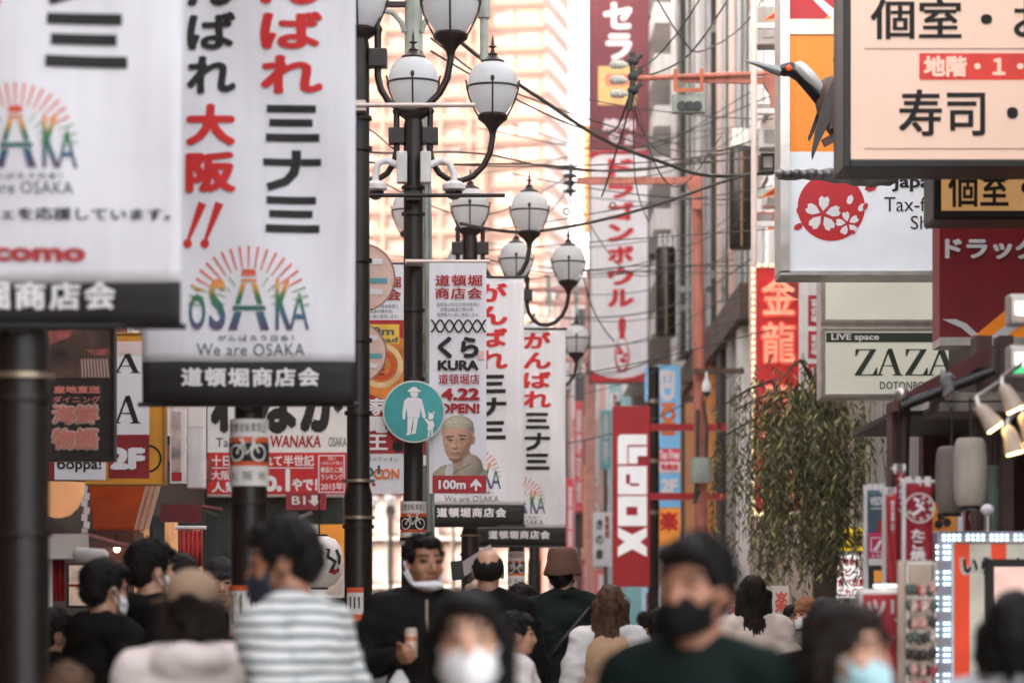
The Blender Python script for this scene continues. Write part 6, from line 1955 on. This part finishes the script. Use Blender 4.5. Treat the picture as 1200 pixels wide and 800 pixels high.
# ------------------------------------------------------------------ people
_tmp_scene = bpy.data.scenes.new('melt')
def evaluated_mesh(mb, voxel, smooth):
    me = bpy.data.meshes.new('tmp')
    me.from_pydata(mb.v, [], mb.f)
    o = bpy.data.objects.new('tmp', me)
    _tmp_scene.collection.objects.link(o)
    r = o.modifiers.new('r', 'REMESH'); r.mode = 'VOXEL'; r.voxel_size = voxel
    if smooth:
        s_ = o.modifiers.new('s', 'SMOOTH'); s_.factor = .5; s_.iterations = smooth
    _tmp_scene.view_layers[0].update()
    dg = _tmp_scene.view_layers[0].depsgraph
    out = bpy.data.meshes.new_from_object(o.evaluated_get(dg))
    bpy.data.objects.remove(o)
    bpy.data.meshes.remove(me)
    return out

def grown(name, mb, mats, parent, voxel=.012, smooth=3, fold=0.0, fscale=7.0, pick=None, seed=0.0, vdir=(1, 1, 1)):
    """overlapping volumes melted into one continuous skin, as a part of PARENT (local coordinates)"""
    me = evaluated_mesh(mb, voxel, smooth)
    me.name = name
    if fold:
        nv = len(me.vertices)
        co = [0.0] * (nv * 3); no = [0.0] * (nv * 3)
        me.vertices.foreach_get('co', co)
        me.vertices.foreach_get('normal', no)
        for i in range(nv):
            k = i * 3
            p = Vector((co[k] * vdir[0] * fscale + seed, co[k+1] * vdir[1] * fscale + seed * 2, co[k+2] * vdir[2] * fscale))
            h_ = fold * (noise.noise(p) + .5 * noise.noise(p * 2.3))
            co[k] += no[k] * h_; co[k+1] += no[k+1] * h_; co[k+2] += no[k+2] * h_
        me.vertices.foreach_set('co', co)
    for m in mats: me.materials.append(m)
    if pick:
        for p in me.polygons:
            p.material_index = pick(p.center)
    me.polygons.foreach_set('use_smooth', [True] * len(me.polygons))
    o = bpy.data.objects.new(name, me)
    COL.objects.link(o)
    o.parent = parent
    LOC[o] = Vector((0, 0, 0))
    return o

def local(name, mb, mat, parent, smooth=True):
    me = bpy.data.meshes.new(name)
    me.from_pydata(mb.v, [], mb.f)
    for m in (mat if isinstance(mat, (list, tuple)) else [mat]): me.materials.append(m)
    me.polygons.foreach_set('material_index', mb.mi)
    if smooth: me.polygons.foreach_set('use_smooth', [True] * len(mb.f))
    o = bpy.data.objects.new(name, me)
    COL.objects.link(o); o.parent = parent
    LOC[o] = Vector((0, 0, 0))
    return o

m_skin = M('skin_warm', (212, 160, 130), .5, var=.06, scale=14, bump=.05, gain=.82)
m_skin2 = M('skin_tan', (178, 122, 92), .5, var=.07, scale=14, bump=.05, gain=.82)
m_lip = M('lips', (160, 92, 82), .5, gain=.8)
m_brow = M('eyebrow', (40, 30, 26), .8)
m_eye = M('eye_dark', (34, 26, 24), .2)
m_hair = M('black_hair', (15, 12, 11), .5, var=.3, scale=60, bump=.4, bscale=160, spec=.15)
m_hairb = M('brown_hair', (84, 60, 44), .5, var=.35, scale=30, bump=.4, bscale=160, spec=.15)
m_hairbb = M('dark_brown_hair', (30, 21, 18), .5, var=.3, scale=40, bump=.4, bscale=160, spec=.15)
m_maskw = M('white_mask', (228, 226, 226), .8, var=.03)
m_maskb = M('black_mask', (22, 21, 22), .9, var=.1, spec=.1)
m_maskt = M('pale_blue_mask', (168, 206, 212), .8, var=.04)
m_denim = M('dark_trousers', (48, 50, 58), .85, var=.15)
m_beige_tr = M('grey_trousers', (110, 110, 102), .85, var=.15)
m_shoe = M('black_shoe', (34, 32, 32), .5)

def person(label, px, d, ztop, face=0.0, look=None, tilt=0.0, skin=None, hair='short', hair_m=None, top=None, top_kind='jacket', trousers=None, mask=None,
           hat=None, arms=None, hands=False, female=False, bulk=1.0, lean=(0, 0), rz_off=0.0, hood=False, fine=False, group=None, neckline=0.0, slim_mask=False):
    """face: heading in degrees, 0 looks at the camera; look: head turn relative to the body; arms: {'L':(elbow,wrist), 'R':...}"""
    S = ztop / 1.75
    t = thing('person', label, 'person', ((px - 600) * d / F, d, 0), group, rz=R(face))
    skin = skin or m_skin
    hair_m = hair_m or m_hair
    look = look or 0.0
    W_ = .91 if female else 1.0
    HS = .95
    sh = .178 * W_
    lx, ly = lean                                          # shift of chest/neck
    def TL(p):                                             # torso lean: shear above the hips
        p = Vector(p)
        k = max(0, p.z - .95)
        return Vector((p.x + lx * k, p.y + ly * k, p.z - .12 * (abs(lx) + abs(ly)) * k)) * S
    HC = TL((0, -.005, 1.50))
    hm = Matrix.Rotation(R(look), 3, 'Z') @ Matrix.Rotation(R(tilt), 3, 'X')
    def TH(p):                                             # head frame: neck pivot at (0,-.005,1.50)
        q = Vector(p) - Vector((0, -.005, 1.50))
        return HC + hm @ (q * S * HS)
    def hell(mb, c, r): mb.ell(TH(c), [x * S * HS for x in r], hm, 16, 11)
    def hcap(mb, a, ra, b, rb): mb.cap(TH(a), ra * S * HS, TH(b), rb * S * HS)
    A = {'L': ((.225, .035, 1.15), (.235, -.03, .90)), 'R': ((-.225, .035, 1.15), (-.235, -.03, .90))}
    if arms: A.update(arms)
    # ---- the body itself: one continuous surface
    b = MB()
    hell(b, (0, .012, 1.652), (.0755, .093, .094))            # skull
    hell(b, (0, -.022, 1.615), (.066, .068, .082))            # face
    hell(b, (0, -.04, 1.572), (.052, .048, .05)) ; hell(b, (0, -.062, 1.542), (.026, .024, .022))   # jaw, chin
    for s in (-1, 1):
        hell(b, (s*.04, -.058, 1.60), (.026, .022, .026))     # cheekbone
        hell(b, (s*.0775, .012, 1.615), (.011, .022, .033))   # ear
        hell(b, (s*.034, -.076, 1.652), (.026, .014, .010))   # brow ridge
        hell(b, (s*.013, -.094, 1.592), (.011, .012, .009))   # nostril
    hcap(b, (0, -.084, 1.64), .0095, (0, -.106, 1.598), .0135)    # nose
    hell(b, (0, -.083, 1.567), (.022, .013, .0062)); hell(b, (0, -.081, 1.556), (.019, .013, .0068))
    def tcap(a, ra, c, rc, m_=b): m_.cap(TL(a), ra * S, TL(c), rc * S)
    def tell(c, r, m_=b, rot=None): m_.ell(TL(c), [x * S for x in r], rot, 18, 12)
    nb_ = HC + hm @ Vector((0, .012 * S, .08 * S))
    b.cap(TL((0, .012, 1.42)), .062 * S * W_, nb_, .054 * S * W_)
    def torso(m_, e, low=.86):
        tell((0, .0, 1.285), ((.155 * W_ + e) * bulk, (.108 + e) * bulk, .20 + e), m_)
        tell((0, .0, 1.09), ((.142 * W_ + e) * bulk, (.1 + e) * bulk, .18 + e), m_)
        tell((0, .012, .945), (.158 + e, .115 + e, .125 + e), m_)
        tcap((-sh * .93, .005, 1.425), .052 + e, (sh * .93, .005, 1.425), .052 + e, m_)
        for s in (-1, 1):
            tcap((s*.03, .018, 1.475), .05 + e*.6, (s*sh*.85, .012, 1.435), .045 + e, m_)
    def limb_arm(m_, s, e, r=(.052, .043, .041, .029), cut=1.0):
        k = 'L' if s > 0 else 'R'
        el, wr_ = A[k]
        shp = (s * sh, .005, 1.415)
        tcap(shp, r[0] + e, el, r[1] + e, m_)
        wv = Vector(el).lerp(Vector(wr_), cut)
        tcap(el, r[2] + e, wv, r[3] + e, m_)
    def limb_leg(m_, s, e, cut=0.0):
        tcap((s*.085, .005, .93), .085 + e, (s*.095, -.005, .50), .056 + e, m_)
        tcap((s*.095, -.003, .50), .054 + e, (s*.1, .02, .1 + cut), .036 + e, m_)
    torso(b, 0)
    for s in (-1, 1):
        limb_arm(b, s, 0); limb_leg(b, s, 0)
        tcap((s*.1, .03, .045), .04, (s*.115, -.13, .03), .03)
        k = 'L' if s > 0 else 'R'
        el, wr_ = Vector(A[k][0]), Vector(A[k][1])
        dv = (wr_ - el).normalized()
        side = dv.cross(Vector((0, 1, 0)))
        side = side.normalized() if side.length > .1 else Vector((1, 0, 0))
        nrm = dv.cross(side).normalized()
        if arms and k in arms and len(A[k]) > 2: nrm = -nrm
        palm = wr_ + dv * .055
        tcap(wr_, .026, palm, .030); tcap(wr_ + side*.014 + dv*.01, .02, palm + side*.024 + dv*.012, .019); tcap(wr_ - side*.014 + dv*.01, .02, palm - side*.024 + dv*.012, .019)
        for q, L in ((-1.5, .062), (-.5, .074), (.5, .078), (1.5, .07)):
            f0 = palm + side * q * .0185 + dv * .025
            f1 = f0 + dv * L * .45 + nrm * .012; f2 = f1 + dv * L * .2 + nrm * L * .36; f3 = f2 - dv * L * .12 + nrm * L * .26
            tcap(f0, .0092, f1, .0088); tcap(f1, .0088, f2, .008); tcap(f2, .008, f3, .007)
        th = -side * s
        t1 = wr_ + dv*.03 + th*.026; t2 = t1 + th*.022 + dv*.024 + nrm*.016; t3 = t2 + dv*.026 + nrm*.014
        tcap(t1, .013, t2, .011); tcap(t2, .0105, t3, .0085)
    iv = hm.inverted()
    def pick(c):
        q = iv @ (Vector(c) - HC) / (S * HS) + Vector((0, -.005, 1.50))
        if q.z > 1.52 and q.y < -.03:
            if abs(q.x) < .024 and abs(q.z - 1.562) < .0085 + .002 and q.y < -.068: return 1
            if .012 < abs(q.x) < .056 and abs(q.z - 1.662 + abs(abs(q.x) - .03) * .12) < .0055: return 2
            if ((abs(q.x) - .033) / .0165) ** 2 + ((q.z - 1.634) / .0062) ** 2 < 1: return 3
        return 0
    grown('body', b, [skin, m_lip, m_brow, m_eye], t, voxel=.0058 if fine else (.0075 if hands else .010), smooth=2, pick=pick)
    # ---- clothes
    tr = MB()
    for s in (-1, 1): limb_leg(tr, s, .016, .02)
    tell((0, .012, .955), (.172, .128, .12), tr)
    grown('trousers', tr, [trousers or m_denim], t, voxel=.014, fold=.008, fscale=8, seed=px)
    for s in (-1, 1):
        sm = MB(); tcap((s*.1, .035, .055), .052, (s*.118, -.14, .042), .042, sm); tcap((s*.1, .035, .02), .04, (s*.118, -.14, .02), .038, sm)
        grown('shoe', sm, [m_shoe], t, voxel=.014, smooth=2)
    e = {'jacket': .030, 'tee': .014, 'shirt': .018, 'puffy': .045, 'hoodie': .034, 'blouse': .020}[top_kind]
    j = MB(); torso(j, e)
    if top_kind != 'vest':
        for s in (-1, 1): limb_arm(j, s, e * .72 if top_kind != 'blouse' else .036, cut=.96 if top_kind != 'tee' else .0)
    if top_kind in ('jacket', 'hoodie', 'puffy'):
        b2_ = MB()
        for k_ in range(12):
            a0 = 2*math.pi*k_/12; a1 = 2*math.pi*(k_+1)/12
            j.cap(TL((.07*math.cos(a0), .012 + .066*math.sin(a0), 1.492 + .012*math.sin(a0))), .02*S, TL((.07*math.cos(a1), .012 + .066*math.sin(a1), 1.492 + .012*math.sin(a1))), .02*S, 8)
    if hood:
        tell((0, .088, 1.455), (.125, .075, .075), j); tell((-.07, .055, 1.475), (.06, .07, .055), j); tell((.07, .055, 1.475), (.06, .07, .055), j)
    grown({'tee': 'shirt', 'shirt': 'shirt', 'hoodie': 'hoodie'}.get(top_kind, 'jacket'), j, [top], t, voxel=.011, smooth=4, fold=.016 if top_kind != 'tee' else .009, fscale=6.5, seed=px * .37, vdir=(1, 1, 1.7))
    # ---- hair
    hmb = MB()
    hr_ = random.Random(int(px))
    def strands(n, z0, z1, L, spread=.4, back=True, down=1.0, r=.004):
        for _ in range(n):
            a = hr_.uniform(0, 2*math.pi); zt_ = hr_.uniform(z0, z1)
            k = math.sqrt(max(.02, 1 - ((zt_ - 1.655)/.108)**2))
            p = Vector((.083*k*math.cos(a), .012 + .1*k*math.sin(a), zt_))
            if p.y < -.03 and p.z < 1.69: continue
            dr = Vector((math.cos(a)*spread + hr_.gauss(0, .25), math.sin(a)*spread + hr_.gauss(0, .25), -down + hr_.gauss(0, .3))).normalized()
            q = p + dr * L * hr_.uniform(.5, 1.0)
            hmb.tube([TH(p - dr*.012), TH(p.lerp(q, .6) + Vector((0, 0, .004))), TH(q)], [r*S, r*.8*S, .0008], 5)
    cap_ = MB()
    if hair in ('short', 'long', 'bob', 'crop', 'bald'):
        if hat:
            hell(cap_, (0, .03, 1.652), (.0775, .092, .072)); hell(cap_, (0, .06, 1.60), (.068, .055, .06))
        elif hair == 'bald':
            hell(cap_, (0, .035, 1.635), (.0815, .084, .066))
            for s in (-1, 1): hell(cap_, (s*.05, .02, 1.648), (.033, .07, .06))
        else:
            t_ = {'short': .009, 'long': .006, 'bob': .010, 'crop': .004}[hair]
            hell(cap_, (0, .028, 1.672), (.0745 + t_, .09 + t_, .086 + t_))
            hell(cap_, (0, .06, 1.625), (.066 + t_, .06 + t_, .075 + t_*.5))
            hell(cap_, (0, -.035, 1.716), (.06 + t_*.6, .05 + t_*.4, .03 + t_))
            for s in (-1, 1): hell(cap_, (s*.068, .0, 1.662), (.014 + t_*.5, .05, .045))
            if hair == 'short':
                for s in (-.045, -.01, .03): hell(cap_, (s, -.072, 1.706), (.03, .022, .02))
        if hair in ('long', 'bob'):
            zb = 1.36 if hair == 'long' else 1.53
            for q in range(7):
                x = (q - 3) * .03
                cap_.cap(TH((x, .075 - abs(x)*.45, 1.64)), .030*S, TH((x*1.12, .095 - abs(x)*.55, zb + .03*abs(q-3)/3)), .022*S)
            for s in (-1, 1):
                cap_.cap(TH((s*.076, .0, 1.665)), .018*S, TH((s*.086, .006, max(zb, 1.47))), .015*S)
                cap_.cap(TH((s*.03, -.062, 1.722)), .015*S, TH((s*.074, -.03, 1.65)), .012*S)
        ho = grown('hair', cap_, [hair_m], t, voxel=.0075, smooth=2, fold=.006, fscale=38, seed=px, vdir=(1, 1, .35))
        if hat: strands(60, 1.58, 1.63, .03, .2, down=1.2)
        elif hair == 'short': strands(260, 1.62, 1.765, .04, .5, down=.6)
        elif hair == 'crop': strands(150, 1.66, 1.76, .022, 1.0, down=-.3, r=.003)
        elif hair == 'bald': strands(60, 1.6, 1.66, .02, .5)
        else:
            strands(160, 1.6, 1.75, .12, .35, down=1.2)
            for _ in range(110):
                x = hr_.uniform(-.1, .1); y = .1 - abs(x)*.5 + hr_.uniform(-.02, .022)
                hmb.tube([TH((x, y, zb + .12)), TH((x*1.08, y + .008, zb + .02)), TH((x*1.1 + hr_.uniform(-.012, .012), y + hr_.uniform(-.01, .015), zb - hr_.uniform(.0, .06)))], [.005*S, .004*S, .001], 5)
        if hmb.v:
            local('loose_strands', hmb, hair_m, ho)
    # ---- mask: a shell round the lower face
    if mask:
        mk = MB(); vs, fs = [], []
        zlo, zhi = (1.522, 1.612) if not slim_mask else (1.512, 1.552)
        n, r_ = 16, 8
        for i in range(r_ + 1):
            v = i / r_
            for q in range(n + 1):
                a = R(-78 + 156 * q / n)
                z = zlo + (zhi - zlo) * v
                rx = .068 + .006*math.sin(math.pi*v); ry = .078 + .022*math.sin(math.pi*min(1, v*.9 + .1)) + (.014*math.exp(-(a/.3)**2) * (v**.6))
                if slim_mask: rx += .006
                z2 = z - .010*math.cos(a)*(1 - v) * 2 * (1 if not slim_mask else .3) + (.012*abs(math.sin(a)) if v < .5 else -.006*abs(math.sin(a)))
                vs.append(TH((math.sin(a)*rx, -.012 - math.cos(a)*ry, z2)))
        for i in range(r_):
            for q in range(n): fs.append((i*(n+1)+q, i*(n+1)+q+1, (i+1)*(n+1)+q+1, (i+1)*(n+1)+q))
        mk.add(vs, fs)
        mo_ = local('mask', mk, mask, t)
        mo_.modifiers.new('m', 'SOLIDIFY').thickness = .004
        lp = MB()
        for s in (-1, 1):
            for zz in ((zhi - .01, 1.636), (zlo + .02, 1.592)):
                lp.tube([TH((s*.068, -.03, zz[0])), TH((s*.079, -.005, (zz[0] + zz[1])/2)), TH((s*.088, .018, zz[1]))], .0028*S if not slim_mask else .006*S, 6)
        local('ear_loop', lp, mask, mo_)
    # ---- hats
    if hat:
        kind, hmat = hat
        h_ = MB()
        if kind == 'cap':
            hell(h_, (0, .012, 1.69), (.092, .108, .085))
            ho_ = grown('cap', h_, [hmat], t, voxel=.009, smooth=2, fold=.003, fscale=20)
            br = MB(); vs, fs = [], []
            for i in range(13):
                a = R(-70 + 140*i/12)
                for r2, z in ((.095, 1.685), (.175, 1.668)):
                    vs.append(TH((math.sin(a)*r2*.95, -math.cos(a)*r2*1.05, z - .012*abs(math.sin(a)))))
            fs = [(2*i, 2*i+2, 2*i+3, 2*i+1) for i in range(12)]
            br.add(vs, fs); bo = local('brim', br, hmat, ho_); bo.modifiers.new('s', 'SOLIDIFY').thickness = .006
            st_ = MB()
            vs = []
            for i in range(9):
                a = R(-62 + 124*i/8)
                for z in (.0, .022): vs.append(TH((math.sin(a)*.045, .116 - .012*(1-math.cos(a)), 1.655 + math.cos(a)*.034 + z*.5 - .012)))
            hole = MB(); hole.ell(TH((0, .105, 1.668)), [.034*S, .02*S, .026*S], hm); local('strap_gap', hole, m_hair, ho_)
        elif kind == 'bucket':
            prof = [(.118, -.075), (.121, -.068), (.100, -.005), (.099, .0), (.094, .05), (.085, .078), (.06, .088), (.02, .09)]
            vs, fs = [], []; n = 28
            for r2, z in prof:
                for q in range(n):
                    a = 2*math.pi*q/n
                    vs.append(TH((r2*.92*math.cos(a), .012 + r2*1.05*math.sin(a), 1.69 + z + .006*math.sin(3*a)*(z < -.05))))
            for i in range(len(prof)-1):
                for q in range(n): fs.append((i*n+q, i*n+(q+1) % n, (i+1)*n+(q+1) % n, (i+1)*n+q))
            fs.append(tuple((len(prof)-1)*n+q for q in range(n)))
            h_.add(vs, fs); o_2 = local('bucket_hat', h_, hmat, t); o_2.modifiers.new('s', 'SOLIDIFY').thickness = .005
        elif kind == 'beanie':
            hell(h_, (0, .014, 1.70), (.094, .11, .09)); 
            for q in range(16):
                a = 2*math.pi*q/16; hell(h_, (.086*math.cos(a), .014 + .102*math.sin(a), 1.665 + .01*math.sin(a)*-1), (.022, .022, .024))
            grown('beanie', h_, [hmat], t, voxel=.009, smooth=2, fold=.006, fscale=40)
    return t, TH, TL, S

def wpt(o, p):
    """local point of a person to the world"""
    return Matrix.Translation(o.location) @ Matrix.Rotation(o.rotation_euler.z, 4, 'Z') @ Vector(p)

def zt(py, d): return CZ + (HZ - py) * d / F
BLK = M('black_jacket_cloth', (19, 18, 18), .9, var=.2, scale=10, spec=.08)
NAVY = M('blackish_green_jacket', (24, 33, 31), .8, var=.15, spec=.1)
GRN = M('dark_green_shirt', (18, 30, 27), .9, var=.12, spec=.08)

# two young people in black at the left, walking away
person('person in black hooded coat and white mask, lower of the two at the left shopfront', 123, 12.5, zt(654, 12.5), face=128, look=8, hair='short', top=BLK, top_kind='jacket', mask=m_maskw, hood=True, bulk=1.05)
person('taller person in black hooded jacket with white ear loop, beside the shorter one', 178, 13, zt(631, 13), face=140, look=-14, hair='short', top=BLK, top_kind='jacket', mask=m_maskw, hood=True, bulk=1.05)
person('dark haired person mostly hidden behind the tan cap', 212, 13.6, zt(648, 13.6), face=190, hair='short', top=BLK, top_kind='jacket')
CREAM = M('cream_hoodie_cloth', (230, 216, 208), .9, var=.06, scale=8, bump=.2, bscale=90)
person('blurred person from behind in cream hoodie and tan cap', 226, 9.0, zt(669, 9.0), face=180, look=-4, hair='bob', hair_m=m_hairbb, hat=('cap', M('tan_cap', (150, 122, 98), .8, var=.1)), top=CREAM, top_kind='hoodie', hood=True, bulk=1.12)
person('man in brown jacket and black cap facing the camera behind the second lamp pole', 258, 17.0, zt(657, 17), face=12, hair='crop', hat=('beanie', M('black_beanie', (30, 29, 31), .8)), top=M('brown_jacket', (104, 70, 52), .8, var=.1), top_kind='jacket', fine=True)
STR = M_stripe('striped_jersey', (206, 206, 202), (92, 98, 100), .034, 'Z', .62)
t, TH, TL, S = person('man leaning forward in white and grey striped top with thick black hair', 382, 8.6, zt(617, 8.6) + .05, face=-118, look=22, tilt=10, hair='short', top=STR, top_kind='hoodie', mask=M('navy_mask', (40, 42, 60), .8), lean=(0.0, -.22), bulk=.94, skin=m_skin2)
# man with chin mask holding a can and a bag
d = 13.4
t7, TH, TL, S7 = person('man in black zipped jacket with white mask pulled under his chin, holding a can', 497, d, zt(624, d), face=6, look=22, hair='crop', top=M('black_bomber', (20, 19, 19), .8, var=.15, spec=.12), top_kind='jacket', mask=m_maskw, slim_mask=True,
       arms={'R': ((-.285, -.02, 1.18), (-.13, -.235, 1.235)), 'L': ((.27, -.05, 1.2), (.235, -.25, 1.30))}, hands=True, fine=True, skin=m_skin2, bulk=1.0)
zp = MB(); zp.tube([TL((.0, -.133 - .012, 1.47)), TL((.0, -.142, 1.3)), TL((.0, -.14, 1.1)), TL((.0, -.15, .9))], .007, 6); local('zip', zp, M('zip_brass', (150, 132, 104), .4, metal=.6), t7)
c0 = wpt(t7, TL((-.075, -.285, 1.30)))
t = thing('drink_can', 'small pale can held up by the man with the chin mask', 'can', c0)
MB().lathe(c0 + Vector((0, 0, -.06)), [(.024, -.012), (.027, -.006), (.027, .105), (.022, .115), (.022, .118)], 20).build('can', M('can_paper', (206, 186, 162), .4, var=.25, scale=20), t, smooth=True)
MB().lathe(c0 + Vector((0, 0, 0)), [(.0275, .0), (.0275, .02)], 20).build('label_band', M('can_band', (190, 120, 80), .4), t, smooth=True)
c0 = wpt(t7, TL((-.12, -.25, 1.2)))
t = thing('carrier_bag', 'white plastic carrier bag hanging from the wrist of the man with the can', 'bag', c0 + Vector((0, 0, -.5)))
bg_ = MB(); vs, fs = [], []; n = 20
for i in range(13):
    v = i / 12
    for q in range(n):
        a = 2*math.pi*q/n
        w = (.012 + .115 * min(1, v*1.5) ** .7) * (1 - .12*max(0, v - .85)/.15); dp = .012 + .05*min(1, v*1.4)
        k = 1 + .10*math.sin(5*a + 6*v) * v
        vs.append(c0 + Vector((math.cos(a)*w*k - .015*v, math.sin(a)*dp*k, -.02 - .50*v)))
for i in range(12):
    for q in range(n): fs.append((i*n+q, i*n+(q+1) % n, (i+1)*n+(q+1) % n, (i+1)*n+q))
fs.append(tuple(12*n+q for q in range(n)))
bg_.add(vs, fs); bg_.build('bag', M('bag_plastic', (224, 222, 222), .35, var=.05, bump=.5, bscale=12), t, smooth=True)
# balding man from behind, holding a phone in a flip case
d = 16.5
t8, TH, TL, S8 = person('balding man in black seen from behind, raising a phone', 572, d, zt(640, d), face=172, look=8, hair='bald', top=BLK, top_kind='jacket', bulk=1.08, arms={'L': ((.275, -.20, 1.24), (.15, -.36, 1.49)), 'R': ((-.25, -.0, 1.18), (-.24, -.05, .92))}, hands=True)
d = 16.95
c0 = W(541, 664, d)
t = thing('phone', 'dark phone in an open pale flip case held up beside the balding man', 'phone', c0)
rm = Matrix.Rotation(R(-6), 3, 'Y')
MB().obox(W(536, 668, d), .034, .006, .055, rm).build('phone', m_black, t, bevel=.004)
q = [(540, 678), (540, 659), (575, 637), (577, 652)]
m = MB(); px_poly(m, q, d, .0, .006); m.build('case_flap', M('taupe_case', (176, 160, 156), .6), t)
hb = MB()   # hand of the raised arm: palm, four fingers, thumb and the sleeve forearm of the man with the chin mask reach the phone
# hidden / blurred foreground people
person('blurred woman with white mask and dark hair, nearest to the camera in the middle', 549, 6.3, zt(687, 6.3), face=6, look=-6, hair='long', top=M('dark_coat', (22, 20, 20), .9, spec=.08), top_kind='jacket', mask=m_maskw, female=True)
person('blurred man with black mask and dark green shirt in the foreground', 814, 6.6, zt(624, 6.6), face=-22, look=-12, hair='short', top=GRN, top_kind='tee', mask=m_maskb, skin=m_skin2, bulk=1.1)
person('blurred dark haired woman with pale blue mask looking right', 998, 6.5, zt(704, 6.5), face=38, look=14, hair='bob', hair_m=m_hairbb, top=M('black_knit', (20, 19, 20), .9, spec=.08), top_kind='jacket', mask=m_maskt, female=True)
person('blurred person with black hair seen from behind at the right edge, in grey jacket', 1190, 7.6, zt(692, 7.6), face=165, hair='bob', top=M('grey_jacket', (176, 174, 178), .85, var=.1), top_kind='jacket')
# couple looking up the street
d = 18.0
tg, TH, TL, Sg = person('man from behind in brown bucket hat and blackish green jacket', 660, d, zt(644, d), face=186, look=-22, hair='short', top=NAVY, top_kind='jacket', hat=('bucket', M('brown_felt', (104, 70, 56), .85, var=.12)), trousers=m_beige_tr, bulk=1.08,
       arms={'R': ((-.30, .0, 1.19), (-.33, -.14, 1.28)), 'L': ((.245, .03, 1.15), (.25, 0, .9))})
sp = MB(); sp.tube([TL((-.17, .03, 1.46)), TL((-.09, .148, 1.38)), TL((.05, .162, 1.22)), TL((.17, .11, 1.05))], .016, 8); local('bag_strap', sp, m_black, tg)
hm_ = MB(); TLc = TL
for k_ in range(24):
    a0 = 2*math.pi*k_/24; a1 = 2*math.pi*(k_+1)/24
    hm_.cap(TL((.178*math.cos(a0), .012 + .135*math.sin(a0), .865)), .026*Sg, TL((.178*math.cos(a1), .012 + .135*math.sin(a1), .865)), .026*Sg, 8)
grown('jumper_hem', hm_, [M('sand_jumper', (196, 158, 128), .9)], tg, voxel=.014, fold=.006)
d = 17.0
tw_, TH, TL, Sw = person('woman from behind with long brown hair, white blouse and beige vest', 715, d, zt(684, d), face=176, look=8, hair='long', hair_m=m_hairb, top=M('white_blouse', (226, 220, 216), .85, var=.05), top_kind='blouse', female=True, trousers=M('white_skirt_cloth', (222, 218, 216), .85), bulk=.95)
v_ = MB()
v_.ell(TL((0, .01, 1.29)), (.176*Sw, .150*Sw, .20*Sw), None, 20, 12); v_.ell(TL((0, .005, 1.17)), (.168*Sw, .142*Sw, .12*Sw), None, 20, 12)
grown('vest', v_, [M('beige_vest', (188, 152, 118), .85, var=.08)], tw_, voxel=.011, fold=.006)
sk_ = MB()
sk_.cap(TL((0, .01, 1.02)), .15*Sw, TL((0, .01, .62)), .22*Sw, 20)
grown('skirt', sk_, [M('white_skirt_cloth', (0, 0, 0))], tw_, voxel=.014, fold=.03, fscale=9, vdir=(1, 1, .25))
person('small distant person with round black hair in dark green', 754, 34, zt(716, 34), face=178, hair='short', top=GRN, top_kind='jacket')
person('person in pale jacket half hidden behind the black masked man', 790, 15, zt(705, 15), face=150, hair='bob', top=M('stone_jacket', (170, 164, 152), .85), top_kind='jacket', female=True)
person('person in dark green coat beside the pale jacket', 772, 16.5, zt(712, 16.5), face=185, hair='short', top=NAVY, top_kind='puffy', bulk=1.1)
d = 18.4
person('woman from behind with long straight black hair and cream cardigan', 882, d, zt(673, d), face=182, look=4, hair='long', hair_m=m_hairbb, top=M('cream_cardigan', (222, 204, 190), .9, var=.05), top_kind='blouse', female=True,
       arms={'L': ((.24, .0, 1.15), (.24, -.02, .92)), 'R': ((-.25, .0, 1.16), (-.27, -.16, 1.27))}, hands=True)
person('person with white mask and brown woolly hat under the willow', 944, 23, zt(702, 23), face=-35, look=-20, hair='crop', hat=('beanie', M('brown_wool', (146, 96, 62), .95, var=.2, scale=60)), top=M('speckled_coat', (96, 92, 88), .9, var=.4, scale=40), top_kind='puffy', mask=m_maskw, fine=True)
person('person with dark hair peeking out left of the brown woolly hat', 929, 25, zt(708, 25), face=20, hair='bob', top=BLK, top_kind='jacket', female=True)
person('dark haired head between the brown woolly hat and the pale blue mask', 968, 12.5, zt(700, 12.5), face=175, hair='bob', top=BLK, top_kind='jacket')
person('child with brown hair at the bottom left behind the nearest pole', 80, 8.6, zt(776, 8.6), face=170, hair='short', hair_m=m_hairb, top=M('teal_child_coat', (110, 150, 150), .85), top_kind='jacket')
person('person in black carrying a bag in front of the red cloths at the left', 66, 12.8, zt(712, 12.8), face=120, hair='short', top=BLK, top_kind='jacket', female=True)
person('child sized person with black hair between the balding man and the bucket hat', 612, 19, zt(683, 19), face=150, hair='short', top=M('dark_red_pack', (60, 34, 38), .8), top_kind='jacket', female=True)
person('person in white puffy sleeves half hidden behind the balding man', 606, 14, zt(716, 14), face=100, hair='short', top=M('white_sleeve', (222, 212, 206), .85), top_kind='jacket', female=True)

bpy.data.scenes.remove(_tmp_scene)
